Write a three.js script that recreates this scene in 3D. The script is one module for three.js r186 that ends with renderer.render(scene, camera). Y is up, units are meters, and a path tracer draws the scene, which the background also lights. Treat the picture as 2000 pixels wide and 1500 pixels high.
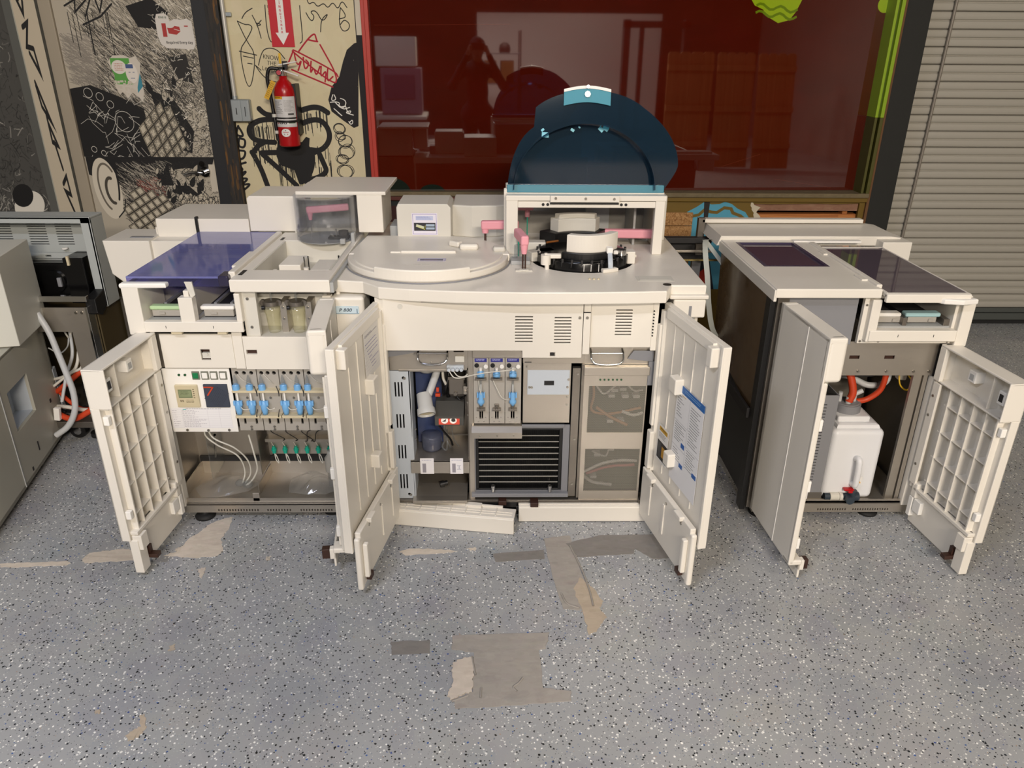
import * as THREE from 'three';
import { RoundedBoxGeometry } from 'three/addons/geometries/RoundedBoxGeometry.js';
import { mergeGeometries, mergeVertices } from 'three/addons/utils/BufferGeometryUtils.js';
import { MarchingCubes } from 'three/addons/objects/MarchingCubes.js';
import { RectAreaLightUniformsLib } from 'three/addons/lights/RectAreaLightUniformsLib.js';
RectAreaLightUniformsLib.init();

// ---------- camera, exposure, lamps ----------
const scene = new THREE.Scene();
scene.background = new THREE.Color(0x000000);
const RAD = Math.PI / 180;
const camera = new THREE.PerspectiveCamera(53.74, 4 / 3, 0.01, 60);
camera.position.set(0, 1.65, 0);
camera.rotation.order = 'YXZ';
camera.rotation.set(-24 * RAD, -0.9 * RAD, 0.4 * RAD);
const renderer = new THREE.WebGLRenderer();
renderer.toneMapping = THREE.LinearToneMapping;
renderer.toneMappingExposure = 1.8;
renderer.shadowMap.enabled = true;
// [x, y, z, width, length, turn, colour, intensity]: tube lamps hung under the ceiling, the last ones added as fill
const LAMPS = [
  [1.3, 3.6, 3.8, 0.3, 1.25, 0.28, 0xfff1e0, 112],
  [0.2, 3.3, 4.9, 0.3, 1.25, 0.05, 0xfff1e0, 84],
  [-1.5, 3.4, 0.5, 0.22, 1.25, 0, 0xeef1ff, 52],
  [3.4, 4.2, 0.4, 0.22, 1.25, 0, 0xffefdc, 24],  // fill lamp added to brighten the right side
  [-0.2, 4.3, -1.7, 0.22, 1.25, 1.57, 0xcfdcff, 4],  // weak fill added to cool the machine tops
  [1.8, 4.1, 4.8, 0.22, 1.25, 0, 0xfff0dc, 40],  // fill lamp added to light the mirrored partition
];

// ---------- helpers ----------
let seed = 7;
const rnd = () => { seed = (seed * 1664525 + 1013904223) >>> 0; return seed / 4294967296; };
const rr = (a, b) => a + (b - a) * rnd();
const ORIGIN = new Map();
const taken = new Map();
function numbered(n) { const k = taken.get(n) || 0; taken.set(n, k + 1); return k ? n + '_' + String(k).padStart(3, '0') : n; }
function thing(name, label, category, x = 0, y = 0, z = 0, ry = 0, group) {
  const g = new THREE.Group(); g.name = numbered(name); g.position.set(x, y, z); g.rotation.y = ry;
  g.userData = { label, category }; if (group) g.userData.group = group;
  scene.add(g); ORIGIN.set(g, ry ? null : new THREE.Vector3(x, y, z));
  return g;
}
function structure(name, label, x = 0, y = 0, z = 0) {
  const g = new THREE.Group(); g.name = name; g.position.set(x, y, z); g.userData = { kind: 'structure', label }; scene.add(g);
  ORIGIN.set(g, new THREE.Vector3(x, y, z)); return g;
}
const flat = (g) => { const q = g.index ? g.toNonIndexed() : g; for (const k of Object.keys(q.attributes)) if (!['position', 'normal', 'uv'].includes(k)) q.deleteAttribute(k); if (!q.attributes.uv) q.setAttribute('uv', new THREE.BufferAttribute(new Float32Array(q.attributes.position.count * 2), 2)); return q; };
function uvMetres(g) {
  const p = g.attributes.position, n = g.attributes.normal, uv = g.attributes.uv;
  for (let i = 0; i < p.count; i++) {
    const ax = Math.abs(n.getX(i)), ay = Math.abs(n.getY(i)), az = Math.abs(n.getZ(i));
    if (ay >= ax && ay >= az) uv.setXY(i, p.getX(i), p.getZ(i));
    else if (ax >= az) uv.setXY(i, p.getZ(i), p.getY(i));
    else uv.setXY(i, p.getX(i), p.getY(i));
  }
  return g;
}
// a named mesh under parent; geometry given in world metres when the parent stands unturned, else in the parent's own frame
function part(parent, name, geos, mat, opt = {}) {
  let g = Array.isArray(geos) ? (geos.length > 1 ? mergeGeometries(geos.map(flat)) : flat(geos[0])) : flat(geos);
  if (!opt.keepUV) uvMetres(g);
  const o = ORIGIN.get(parent);
  if (o && (o.x || o.y || o.z)) g.translate(-o.x, -o.y, -o.z);
  const m = new THREE.Mesh(g, mat); m.name = name; m.castShadow = m.receiveShadow = true;
  if (opt.label) m.userData.label = opt.label;
  if (opt.kind) m.userData.kind = opt.kind;
  parent.add(m); ORIGIN.set(m, o);
  return m;
}
// a part that is hinged: its geometry is in its own frame
function hinged(parent, name, geos, mat, x, y, z, ry, rx = 0) {
  const g = uvMetres(mergeGeometries([].concat(geos).map(flat))), o = ORIGIN.get(parent);
  const m = new THREE.Mesh(g, mat); m.name = name; m.castShadow = m.receiveShadow = true;
  m.position.set(x - (o ? o.x : 0), y - (o ? o.y : 0), z - (o ? o.z : 0)); m.rotation.set(rx, ry, 0, 'YXZ');
  parent.add(m); ORIGIN.set(m, null); return m;
}
function bx(x0, x1, y0, y1, z0, z1, r = 0.004) {
  const w = x1 - x0, h = y1 - y0, d = z1 - z0; r = Math.min(r, Math.min(w, h, d) * 0.45);
  const g = r > 0.0006 ? new RoundedBoxGeometry(w, h, d, 2, r) : new THREE.BoxGeometry(w, h, d);
  return g.translate((x0 + x1) / 2, (y0 + y1) / 2, (z0 + z1) / 2);
}
const rot = (g, ax, ay, az, px = 0, py = 0, pz = 0) => { g.translate(-px, -py, -pz); g.applyMatrix4(new THREE.Matrix4().makeRotationFromEuler(new THREE.Euler(ax, ay, az))); return g.translate(px, py, pz); };
function cyl(x, y, z, r, len, axis = 'y', r2 = r, seg = 20) {
  const g = new THREE.CylinderGeometry(r2, r, len, seg);
  if (axis === 'z') g.rotateX(Math.PI / 2); if (axis === 'x') g.rotateZ(-Math.PI / 2);
  return g.translate(x, y, z);
}
const V = (a) => new THREE.Vector3(a[0], a[1], a[2]);
const tube = (pts, r, seg = 0, rad = 8) => new THREE.TubeGeometry(new THREE.CatmullRomCurve3(pts.map(V)), seg || pts.length * 6, r, rad);
const polyTube = (pts, r, rad = 8) => { const c = new THREE.CurvePath(); for (let i = 1; i < pts.length; i++) c.add(new THREE.LineCurve3(V(pts[i - 1]), V(pts[i]))); return new THREE.TubeGeometry(c, (pts.length - 1) * 6, r, rad); };
const lathe = (pts, x, y, z, seg = 28) => new THREE.LatheGeometry(pts.map(([a, b]) => new THREE.Vector2(a, b)), seg).translate(x, y, z);
function shapeOf(pts) { const s = new THREE.Shape(); pts.forEach(([a, b], i) => (i ? s.lineTo(a, b) : s.moveTo(a, b))); s.closePath(); return s; }
const hole = ([x0, x1, y0, y1]) => { const p = new THREE.Path(); p.moveTo(x0, y0); p.lineTo(x0, y1); p.lineTo(x1, y1); p.lineTo(x1, y0); p.closePath(); return p; };
const round = (cx, cy, r) => { const p = new THREE.Path(); p.absarc(cx, cy, r, 0, Math.PI * 2, true); return p; };
// extrude an outline in x, y from z0 to z1
function ext(pts, z0, z1, bevel = 0, holes = []) {
  const s = Array.isArray(pts) ? shapeOf(pts) : pts; for (const h of holes) s.holes.push(Array.isArray(h) ? hole(h) : h);
  return new THREE.ExtrudeGeometry(s, { depth: z1 - z0 - 2 * bevel, bevelEnabled: bevel > 0, bevelThickness: bevel, bevelSize: bevel, bevelOffset: -bevel, bevelSegments: 2, curveSegments: 24 }).translate(0, 0, z0 + bevel);
}
const rect = (x0, x1, y0, y1) => [[x0, y0], [x1, y0], [x1, y1], [x0, y1]];
const panel = (x0, x1, y0, y1, z0, z1, holes = [], b = 0) => ext(rect(x0, x1, y0, y1), z0, z1, b, holes);
// extrude an outline in x, z (given as [x, z]) from y0 to y1
const plan = (pts, y0, y1, bevel = 0, holes = []) => ext(pts.map(([a, b]) => [a, -b]), y0, y1, bevel, holes).rotateX(-Math.PI / 2);
// extrude an outline in z, y (given as [z, y]) from x0 to x1
const side = (pts, x0, x1, bevel = 0, holes = []) => ext(pts.map(([a, b]) => [-a, b]), x0, x1, bevel, holes).rotateY(Math.PI / 2);
// a thin printed sheet facing +z, uv 0..1
const sheet = (x0, x1, y0, y1, z, t = 0.0008) => { const g = new THREE.BoxGeometry(x1 - x0, y1 - y0, t); return g.translate((x0 + x1) / 2, (y0 + y1) / 2, z); };
function rows(x0, x1, y0, y1, n, h) { const a = []; for (let i = 0; i < n; i++) { const y = y0 + (y1 - y0) * (n > 1 ? i / (n - 1) : 0); a.push([x0, x1, y - h / 2, y + h / 2]); } return a; }

function canvasTex(w, h, draw, repeat) {
  const c = document.createElement('canvas'); c.width = w; c.height = h; draw(c.getContext('2d'), w, h);
  const t = new THREE.CanvasTexture(c); t.colorSpace = THREE.SRGBColorSpace; t.magFilter = THREE.LinearFilter;
  if (repeat) { t.wrapS = t.wrapT = THREE.RepeatWrapping; t.repeat.set(repeat, repeat); }
  return t;
}
// grey noise tile for grain, roughness and bump
function noiseTex(size, layers, repeat, lo = 0, hi = 255, stretch = [1, 1]) {
  const d = new Uint8Array(size * size * 4), acc = new Float32Array(size * size);
  for (const [cell, amp] of layers) {
    const nx = Math.max(1, Math.round(size / cell / stretch[0])), ny = Math.max(1, Math.round(size / cell / stretch[1])), g = Array.from({ length: nx * ny }, rnd);
    for (let y = 0; y < size; y++) for (let x = 0; x < size; x++) {
      const fx = x / size * nx, fy = y / size * ny, ix = Math.floor(fx), iy = Math.floor(fy); let u = fx - ix, v = fy - iy; u = u * u * (3 - 2 * u); v = v * v * (3 - 2 * v);
      const q = (a, b) => g[(b % ny) * nx + (a % nx)];
      acc[y * size + x] += amp * ((q(ix, iy) * (1 - u) + q(ix + 1, iy) * u) * (1 - v) + (q(ix, iy + 1) * (1 - u) + q(ix + 1, iy + 1) * u) * v);
    }
  }
  const tot = layers.reduce((s, l) => s + l[1], 0);
  for (let i = 0; i < acc.length; i++) { const v = lo + (hi - lo) * acc[i] / tot; d[i * 4] = d[i * 4 + 1] = d[i * 4 + 2] = v; d[i * 4 + 3] = 255; }
  const t = new THREE.DataTexture(d, size, size); t.wrapS = t.wrapT = THREE.RepeatWrapping; t.repeat.set(repeat, repeat); t.magFilter = THREE.LinearFilter; t.needsUpdate = true; return t;
}
const std = (color, roughness = 0.5, metalness = 0, more = {}) => new THREE.MeshStandardMaterial({ color, roughness, metalness, ...more });
const phys = (o) => new THREE.MeshPhysicalMaterial(o);
const grain = noiseTex(256, [[2, 1], [16, 1], [64, 1.5]], 3, 95, 165);
const brushed = noiseTex(512, [[2, 3], [5, 1.5], [90, 1]], 2.6, 120, 175, [10, 1]);
const blotch = noiseTex(256, [[8, 1], [32, 1.5], [90, 2]], 1.3, 0, 255);
const M = {
  cream: std(0xe6e1d6, 0.46, 0, { roughnessMap: noiseTex(256, [[3, 1], [40, 2]], 2, 150, 255) }),
  cream2: std(0xd3d0c6, 0.5), greyGreen: std(0xb9b9ad, 0.5), grey: std(0xa9abaa, 0.5), midGrey: std(0x85868a, 0.45), bluGrey: std(0xc3cbd3, 0.45),
  white: std(0xf1efe9, 0.45), paper: std(0xf5f3f0, 0.8), black: std(0x141415, 0.42), blackGloss: std(0x0c0c0d, 0.2), dark: std(0x222122, 0.6), rubber: std(0x191919, 0.7),
  steel: std(0xbab3a8, 0.62, 0.8, { roughnessMap: brushed }), plate: std(0xb7b2a9, 0.5, 0.3), steelDark: std(0x857f77, 0.62, 0.75, { roughnessMap: brushed }), chrome: std(0xd9d8d6, 0.12, 1), bronze: std(0x6a5236, 0.5, 0.55, { roughnessMap: blotch }),
  screw: std(0xa8a49c, 0.3, 1), blue: std(0x78b2e4, 0.35), teal: std(0x1aa58c, 0.35), green: std(0x1d7a4a, 0.3), led: std(0x214f2e, 0.25), brown: std(0x3b241b, 0.5),
  pink: std(0xe8a0ac, 0.6), red: std(0xb30d14, 0.28), orange: std(0xc9431f, 0.45), yellow: std(0xe2b523, 0.5), slate: std(0x3c4250, 0.5), beige: std(0xcfc3a4, 0.5),
  tubeClear: phys({ color: 0xf4f2ea, roughness: 0.15, transmission: 0.75, thickness: 0, ior: 1.45 }), hoseGrey: std(0xc2c4c4, 0.4), hoseWhite: std(0xd6d3c8, 0.4),
  clear: phys({ color: 0xe9ebec, roughness: 0.06, transmission: 0.94, thickness: 0, ior: 1.45 }), bag: phys({ color: 0xfafaf8, roughness: 0.1, transmission: 0.9, thickness: 0, ior: 1.4, side: THREE.DoubleSide }),
};
const GRAF = {"thick":[[-1242,1271,-1305,1274,-1364,1260,-1403,1233,-1411,1199,-1390,1165,-1342,1152,-1274,1150],[-1337,1327,-1316,1301,-1268,1291,-1239,1294],[-1109,1319,-1058,1337,-1002,1336,-962,1309],[-1109,1251,-1065,1270,-1008,1272,-972,1238,-959,1187,-978,1139,-1024,1104,-1074,1111],[-1407,1095,-1372,1025,-1343,911],[-1353,1092,-1270,1096,-1169,1093,-1054,1097],[-1347,1082,-1279,1019,-1175,912],[-1032,1097,-1006,1027,-995,992,-1038,959,-1120,941],[-1069,1083,-1068,1027,-1121,934],[-1399,1095,-1365,1137,-1343,1144]],"blob":[[-1254,1165,-1207,1145,-1120,1152,-1095,1180,-1075,1173,-1082,1132,-1056,1069,-1092,998,-1137,919,-1159,919,-1180,998,-1256,1026,-1272,1075]],"thin":[[-1396,1764,-1361,1746,-1337,1749,-1320,1736,-1332,1712,-1363,1670,-1409,1618,-1382,1387,-1316,1599,-1361,1669,-1396,1764],[-1406,1618,-1316,1599],[-1388,1594,-1335,1584],[-1369,1558,-1346,1555],[-1370,1776,-1353,1804,-1310,1825],[-1314,1792,-1293,1749,-1281,1682],[-1299,1755,-1263,1750,-1305,1737,-1270,1768],[-1241,1841,-1248,1743,-1236,1663,-1219,1666],[-1060,1839,-1060,1745,-1061,1670,-1076,1659],[-1312,1549,-1289,1619,-1246,1637,-1200,1626,-1167,1582],[-1329,1549,-1310,1511,-1266,1472,-1212,1463],[-1302,1524,-1326,1546],[-1017,1866,-1013,1842,-985,1861,-967,1831,-932,1855,-914,1825,-884,1861,-861,1819,-837,1868,-813,1832],[-1030,1806,-1008,1757,-985,1788,-1010,1812,-975,1818,-948,1758,-909,1807,-953,1776,-962,1715],[-847,1831,-862,1771,-849,1718,-815,1722,-802,1753,-831,1777,-853,1752],[-847,1831,-810,1789,-858,1777]],"loop":[[-906,1222,32],[-882,1160,39],[-873,1098,43],[-902,1056,33],[-889,992,44],[-902,1188,26]],"zig":[[-1465,1232,-1431,1178,-1487,1185,-1465,1236],[-1468,1171,-1485,1130,-1447,1116,-1433,1164,-1468,1171],[-1484,1109,-1501,1067,-1463,1053,-1438,1102,-1477,1105],[-1450,1039,-1510,1025,-1462,1004,-1511,968,-1441,997,-1505,947,-1440,954,-1497,911,-1429,925,-1495,875]],"red":[[-1122,1620,-915,1442,-889,1494,-971,1652],[-1087,1620,-998,1724,-986,1671],[-1117,1626,-1088,1614,-901,1520,-889,1494],[-1153,1556,-1118,1620],[-1135,1528,-922,1442],[-1113,1607,-1107,1538,-1074,1582,-1101,1525],[-1067,1589,-1071,1519,-1036,1557,-1054,1576],[-1027,1570,-1041,1499,-1016,1545,-1007,1493,-982,1545],[-975,1545,-988,1480,-948,1532,-961,1468],[-941,1532,-955,1461,-917,1494],[-1034,1677,-1010,1671,-983,1668]],"wave":[-789,1660,-830,1628,-855,1571,-882,1494,-929,1442,-952,1376,-940,1316,-880,1269,-823,1229,-797,1239,-765,1666],"wtag":[[-925,1402,-942,1369,-907,1376,-918,1402],[-943,1363,-886,1370,-903,1336,-867,1343],[-885,1383,-850,1376,-868,1330,-902,1350],[-860,1343,-850,1296,-826,1323,-870,1310,-821,1297],[-925,1330,-872,1283,-905,1310],[-846,1256,-830,1276,-825,1256,-840,1246,-849,1263],[-915,1363,-883,1323,-839,1337]],"ledge":[-1242,1588,-1235,1556,-1260,1527]};
const FLOOR_MARKS = {"tape":[[157,-2310,253,-2328,263,-2278,275,-2108,310,-1951,249,-1922,200,-1927,176,-2081],[-28,-2218,153,-2241,154,-2188,-19,-2171],[235,-2278,362,-2328,357,-2253,482,-2246,474,-2216,275,-2199],[359,-2328,610,-2333,615,-2192,536,-2186,482,-2246,357,-2247],[-333,-1783,-215,-1789,-211,-1736,-324,-1730],[-82,-1758,113,-1764,118,-1598,196,-1588,194,-1552,30,-1539,-123,-1528,-130,-1554,-78,-1586],[-148,-1808,148,-1820,134,-1751,-86,-1739,-148,-1752]],"bare":[[-141,-1695,-111,-1713,-87,-1719,-78,-1666,-81,-1586,-105,-1576,-136,-1558,-148,-1569,-137,-1618,-143,-1663],[-1191,-2214,-1154,-2235,-1137,-2321,-1110,-2366,-1096,-2406,-1052,-2446,-1025,-2453,-1016,-2385,-1023,-2314,-992,-2243,-1001,-2211,-1077,-2199],[-1468,-2195,-1459,-2230,-1410,-2242,-1352,-2254,-1310,-2248,-1284,-2188,-1389,-2177,-1448,-2172],[-1738,-2170,-1635,-2176,-1516,-2184,-1496,-2172,-1511,-2158,-1622,-2153,-1726,-2150],[-363,-2232,-328,-2250,-214,-2246,-153,-2234,-216,-2222,-338,-2211],[-980,-1446,-966,-1466,-952,-1474,-972,-1511,-959,-1514,-937,-1466,-945,-1441,-963,-1429],[-996,-1770,-981,-1779,-974,-1753,-988,-1749],[-1046,-2136,-1020,-2147,-1013,-2108,-1015,-2087],[268,-2086,307,-2032,333,-1963,318,-1926,335,-1890,296,-1828,270,-1810,263,-1902,241,-2027],[-117,-2252,-90,-2255,-93,-2239,-113,-2240],[-1099,-1529,-1086,-1533,-1081,-1519,-1092,-1519],[-1165,-2253,-1151,-2259,-1147,-2241,-1157,-2238],[-828,-2204,-812,-2210,-809,-2186,-823,-2186]]};
// ---------- the hall ----------
const WZ = -4.46; // face of the back wall
const floorTex = canvasTex(2048, 2048, (g, w, h) => {
  g.fillStyle = '#a1a3a4'; g.fillRect(0, 0, w, h);
  for (let i = 0; i < 260; i++) { g.fillStyle = `rgba(${rnd() < 0.5 ? '128,134,144' : '166,166,162'},${rr(0.05, 0.16)})`; const r = rr(30, 170), x = rnd() * w, y = rnd() * h; for (const dx of [-w, 0, w]) for (const dy of [-h, 0, h]) { g.beginPath(); g.ellipse(x + dx, y + dy, r, r * rr(0.5, 1), rnd() * 3, 0, 7); g.fill(); } }
  const chip = (n, cols, a, b) => { for (let i = 0; i < n; i++) { g.fillStyle = cols[Math.floor(rnd() * cols.length)]; const x = rnd() * w, y = rnd() * h, r = a + (b - a) * Math.pow(rnd(), 2.2), k = 5, t = rnd() * 6; for (const dx of x < 9 ? [0, w] : [0]) { g.beginPath(); for (let j = 0; j < k; j++) { const q = t + j / k * 6.283, s = r * rr(0.6, 1.1); g.lineTo(x + dx + Math.cos(q) * s, y + Math.sin(q) * s); } g.fill(); } } };
  chip(9000, ['#868d96', '#929aa2', '#b6babc'], 1, 4.5);
  chip(11000, ['#f8f7f2', '#f0f0ec', '#e4e4e0'], 1.1, 5.7);
  chip(10500, ['#14171b', '#202328', '#2d3036'], 1.1, 5.3);
  chip(1500, ['#3b4e8c', '#44609a'], 1.2, 5); chip(900, ['#b09078', '#a98a70'], 1, 3);
}, 1 / 1.55);
floorTex.repeat.set(1 / 1.55, 1 / 1.55);
const floor = structure('floor', 'grey speckled epoxy floor with worn patches', 0, 0, 0);
part(floor, 'slab', bx(-5.2, 6.2, -0.15, 0, -5.2, 7.4, 0), std(0xffffff, 0.36, 0, { map: floorTex, roughnessMap: noiseTex(256, [[6, 1], [60, 2], [128, 2]], 0.4, 95, 190) }));
const concreteTex = (a, b, c) => canvasTex(512, 512, (g, w, h) => {
  g.fillStyle = a; g.fillRect(0, 0, w, h);
  for (let i = 0; i < 900; i++) { g.fillStyle = rnd() < 0.5 ? b : c; g.globalAlpha = rr(0.03, 0.2); g.beginPath(); g.ellipse(rnd() * w, rnd() * h, rr(2, 40), rr(1, 16), rr(-0.3, 0.3), 0, 7); g.fill(); }
  g.globalAlpha = 0.35; g.strokeStyle = c; for (let i = 0; i < 40; i++) { g.lineWidth = rr(0.5, 2); g.beginPath(); const x = rnd() * w, y = rnd() * h; g.moveTo(x, y); g.lineTo(x + rr(-80, 80), y + rr(-12, 12)); g.stroke(); }
  g.globalAlpha = 1;
}, 2.5);
const tapeM = std(0xffffff, 0.5, 0, { map: concreteTex('#a39d95', '#8f8a83', '#b3ada4'), bumpMap: grain, bumpScale: 0.0008 });
const tapeD = std(0xffffff, 0.5, 0, { map: concreteTex('#85817c', '#75716d', '#938e88'), bumpMap: grain, bumpScale: 0.0008 });
const bareM = std(0xffffff, 0.85, 0, { map: concreteTex('#cbc0b1', '#b3a799', '#e2d8ca'), bumpMap: blotch, bumpScale: 0.002 });
const bareM2 = std(0xffffff, 0.85, 0, { map: concreteTex('#b5a692', '#a39482', '#c9bba8'), bumpMap: blotch, bumpScale: 0.002 });
const pts2 = (a) => { const o = []; for (let i = 0; i < a.length; i += 2) o.push([a[i] / 1000, a[i + 1] / 1000]); return o; };
function ragged(p, n, amp) { const o = []; for (let i = 0; i < p.length; i++) { const a = p[i], b = p[(i + 1) % p.length]; for (let k = 0; k < n; k++) { const t = k / n; o.push([a[0] + (b[0] - a[0]) * t + rr(-amp, amp) * (k ? 1 : 0.3), a[1] + (b[1] - a[1]) * t + rr(-amp, amp) * (k ? 1 : 0.3)]); } } return o; }
FLOOR_MARKS.tape.forEach((a, i) => part(floor, 'tape_patch', plan(ragged(pts2(a), 6, 0.0022), 0, 0.0012 + i * 0.00025), i > 4 || i === 0 ? tapeM : tapeD, { label: 'grey tape stuck over the damaged floor' }));
FLOOR_MARKS.bare.forEach((a, i) => part(floor, 'bare_patch', plan(ragged(pts2(a), 7, 0.0035), 0, 0.0007 + i * 0.0001 + (i === 0 ? 0.004 : 0)), i === 5 || i === 6 || i === 10 || i === 8 ? bareM2 : bareM, { label: 'pale concrete where the coating has broken away' }));
{ // creases and cracks raised in the tape
  const L = [[[0.247, -2.265], [0.265, -2.193], [0.284, -2.108], [0.293, -2.0], [0.3, -1.938]], [[-0.088, -1.72], [-0.081, -1.686], [-0.076, -1.647]], [[0.064, -1.636], [0.05, -1.617], [0.035, -1.6], [0.045, -1.586]], [[-0.133, -1.552], [-0.111, -1.561], [-0.089, -1.572]], [[-0.055, -1.6], [-0.057, -1.563]], [[0.2, -2.0], [0.215, -1.95], [0.25, -1.93]]];
  for (const l of L) part(floor, 'tape_crease', tube(l.map(([x, z]) => [x + rr(-0.003, 0.003), 0.003, z]), 0.0032, 24, 5), tapeM);
}
const wallGrey = std(0x8f8d88, 0.9, 0, { bumpMap: grain, bumpScale: 0.001 }), wallDark = std(0x3b3936, 0.9), ceilM = std(0x4a4642, 0.95);
{ const w = structure('wall_left', 'grey side wall of the hall'); part(w, 'wall_body', bx(-4.9, -4.7, 0, 4.8, -5.2, 7.4, 0), wallGrey); }
{ const w = structure('wall_right', 'grey side wall of the hall'); part(w, 'wall_body', bx(5.8, 6, 0, 4.8, -5.2, 7.4, 0), wallGrey); }
{ const w = structure('wall_front', 'dark wall across the hall from the machines'); part(w, 'wall_body', bx(-4.9, 6, 0, 4.8, 7.2, 7.4, 0), wallDark); }
{ const w = structure('ceiling', 'dark ceiling of the hall'); part(w, 'ceiling_body', bx(-4.9, 6, 4.8, 5, -5.2, 7.4, 0), ceilM); }

// ---------- back wall ----------
const wallBack = structure('wall_back', 'painted and tagged back wall');
const creamWall = std(0xd9cda9, 0.75, 0, { bumpMap: grain, bumpScale: 0.0012 });
function strokes(g, list, map, width, col) { g.strokeStyle = col; g.lineWidth = width; g.lineCap = g.lineJoin = 'round'; for (const a of list) { const p = []; for (let i = 0; i < a.length; i += 2) p.push(map(a[i], a[i + 1])); g.beginPath(); g.moveTo(...p[0]); if (p.length < 3) p.slice(1).forEach((q) => g.lineTo(...q)); else { for (let i = 1; i < p.length - 1; i++) g.quadraticCurveTo(p[i][0], p[i][1], (p[i][0] + p[i + 1][0]) / 2, (p[i][1] + p[i + 1][1]) / 2); g.lineTo(...p[p.length - 1]); } g.stroke(); } }
const grafTex = canvasTex(778, 2048, (g, w, h) => {
  const m = (x, y) => [(x + 1475) * 1.024, (2400 - y) * 1.024];
  g.fillStyle = '#d9cda9'; g.fillRect(0, 0, w, h);
  for (let i = 0; i < 260; i++) { g.fillStyle = rnd() < 0.5 ? '#cdbf98' : '#e2d8b8'; g.globalAlpha = rr(0.05, 0.2); g.beginPath(); g.ellipse(rnd() * w, rnd() * h, rr(8, 90), rr(8, 120), 0, 0, 7); g.fill(); }
  g.globalAlpha = 1;
  const poly = (a, c) => { g.fillStyle = c; g.beginPath(); for (let i = 0; i < a.length; i += 2) g.lineTo(...m(a[i], a[i + 1])); g.fill(); };
  const ink = '#1b1a1a';
  g.fillStyle = '#1d191b'; g.beginPath(); for (let i = 0; i < GRAF.wave.length; i += 2) g.lineTo(...m(GRAF.wave[i], GRAF.wave[i + 1])); g.fill();
  g.fillRect(...m(-775, 1700), 70, 1400);
  g.fillStyle = '#cfc7b4'; g.fillRect(...m(-775, 2400), 70, 716); g.fillStyle = '#221d1c'; g.fillRect(...m(-776, 2400), 4, 1100);
  strokes(g, GRAF.thick, m, 29, ink); GRAF.blob.forEach((b) => poly(b, ink));
  // paint runs
  g.strokeStyle = ink; g.lineCap = 'round';
  for (let i = 0; i < 170; i++) { const x = rr(-1405, -965), y = x < -1270 ? (rnd() < 0.55 ? rr(1225, 1260) : rr(1100, 1150)) : x > -1100 && rnd() < 0.5 ? rr(1300, 1325) : rr(1010, 1130), l = rr(20, 130); g.lineWidth = rr(1.8, 5); g.beginPath(); g.moveTo(...m(x, y)); g.lineTo(...m(x, y - l)); g.stroke(); }
  strokes(g, GRAF.thin, m, 4.4, ink); strokes(g, GRAF.zig, m, 12, ink);
  g.lineWidth = 3; for (const [x, y, r] of GRAF.loop) for (let k = 0; k < 3; k++) { g.beginPath(); g.ellipse(...m(x + rr(-6, 6), y + rr(-6, 6)), r * 1.0, r * rr(0.6, 1.1), rr(-0.5, 0.5), 0, 6.3); g.stroke(); }
  strokes(g, GRAF.red, m, 8, '#b01c30'); strokes(g, GRAF.wtag, m, 5, '#f2efe6');
  g.fillStyle = ink; g.font = '30px sans-serif'; g.save(); g.translate(...m(GRAF.ledge[0], GRAF.ledge[1])); g.rotate(0.12); g.textAlign = 'center'; g.fillText('KNOW', 0, 10); g.fillText('THE', 6, 40); g.fillText('Ledge', -8, 70); g.restore();
  g.font = 'bold 22px serif'; g.save(); g.translate(...m(-1228, 1880)); g.rotate(1.5); ['F', 'L', 'A', 'N', 'D'].forEach((c, i) => g.fillText(c, i * 30 + 10, 6)); g.restore();
  // wear
  for (let i = 0; i < 60; i++) { g.fillStyle = rnd() < 0.5 ? '#b8aa86' : '#efe7cc'; g.globalAlpha = 0.5; g.fillRect(rnd() * w, rnd() * h, rr(1, 4), rr(1, 6)); } g.globalAlpha = 1;
});
const sheetM = (t, r = 0.6) => std(0xffffff, r, 0, { map: t });
function facing(parent, name, x0, x1, y0, y1, z0, z1, tex, r, side0) { // box whose +z face carries the print
  const g = new THREE.BoxGeometry(x1 - x0, y1 - y0, z1 - z0).translate((x0 + x1) / 2, (y0 + y1) / 2, (z0 + z1) / 2);
  return part(parent, name, g, sheetM(tex, r), { keepUV: true });
}
part(wallBack, 'plaster', [bx(-1.475, -0.715, 0, 0.4, WZ - 0.16, WZ, 0), bx(-1.475, -0.715, 2.4, 4.8, WZ - 0.16, WZ, 0), bx(-2.6, -1.475, 2.12, 4.8, WZ - 0.16, WZ, 0), bx(-0.715, 2.13, 2.7, 4.8, WZ - 0.16, WZ, 0)], creamWall);
facing(wallBack, 'tagged_plaster', -1.475, -0.715, 0.4, 2.4, WZ - 0.16, WZ, grafTex, 0.75);
// black and white mural left of the door
const muralTex = (w0, h0, fn) => canvasTex(w0, h0, fn);
const sideMural = muralTex(512, 1024, (g, w, h) => {
  g.fillStyle = '#4c4b47'; g.fillRect(0, 0, w, h);
  for (let i = 0; i < 4000; i++) { const y = rnd() * h, lit = y > 600 ? 0.5 : 0.12; g.strokeStyle = rnd() < lit ? '#d9d4c8' : '#1e1d1c'; g.globalAlpha = rr(0.2, 0.8); g.lineWidth = rr(0.6, 3); g.beginPath(); const x = w - Math.pow(rnd(), 0.7) * w; g.moveTo(x, y); g.quadraticCurveTo(x + rr(-20, 20), y + rr(-20, 20), x + rr(-26, 26), y + rr(-10, 30)); g.stroke(); }
  g.globalAlpha = 1; g.fillStyle = '#e4dfd2'; g.beginPath(); g.ellipse(430, 640, 60, 40, -0.4, 0, 7); g.fill(); g.fillStyle = '#151414'; g.beginPath(); g.ellipse(415, 610, 40, 30, -0.4, 0, 7); g.fill();
});
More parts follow.
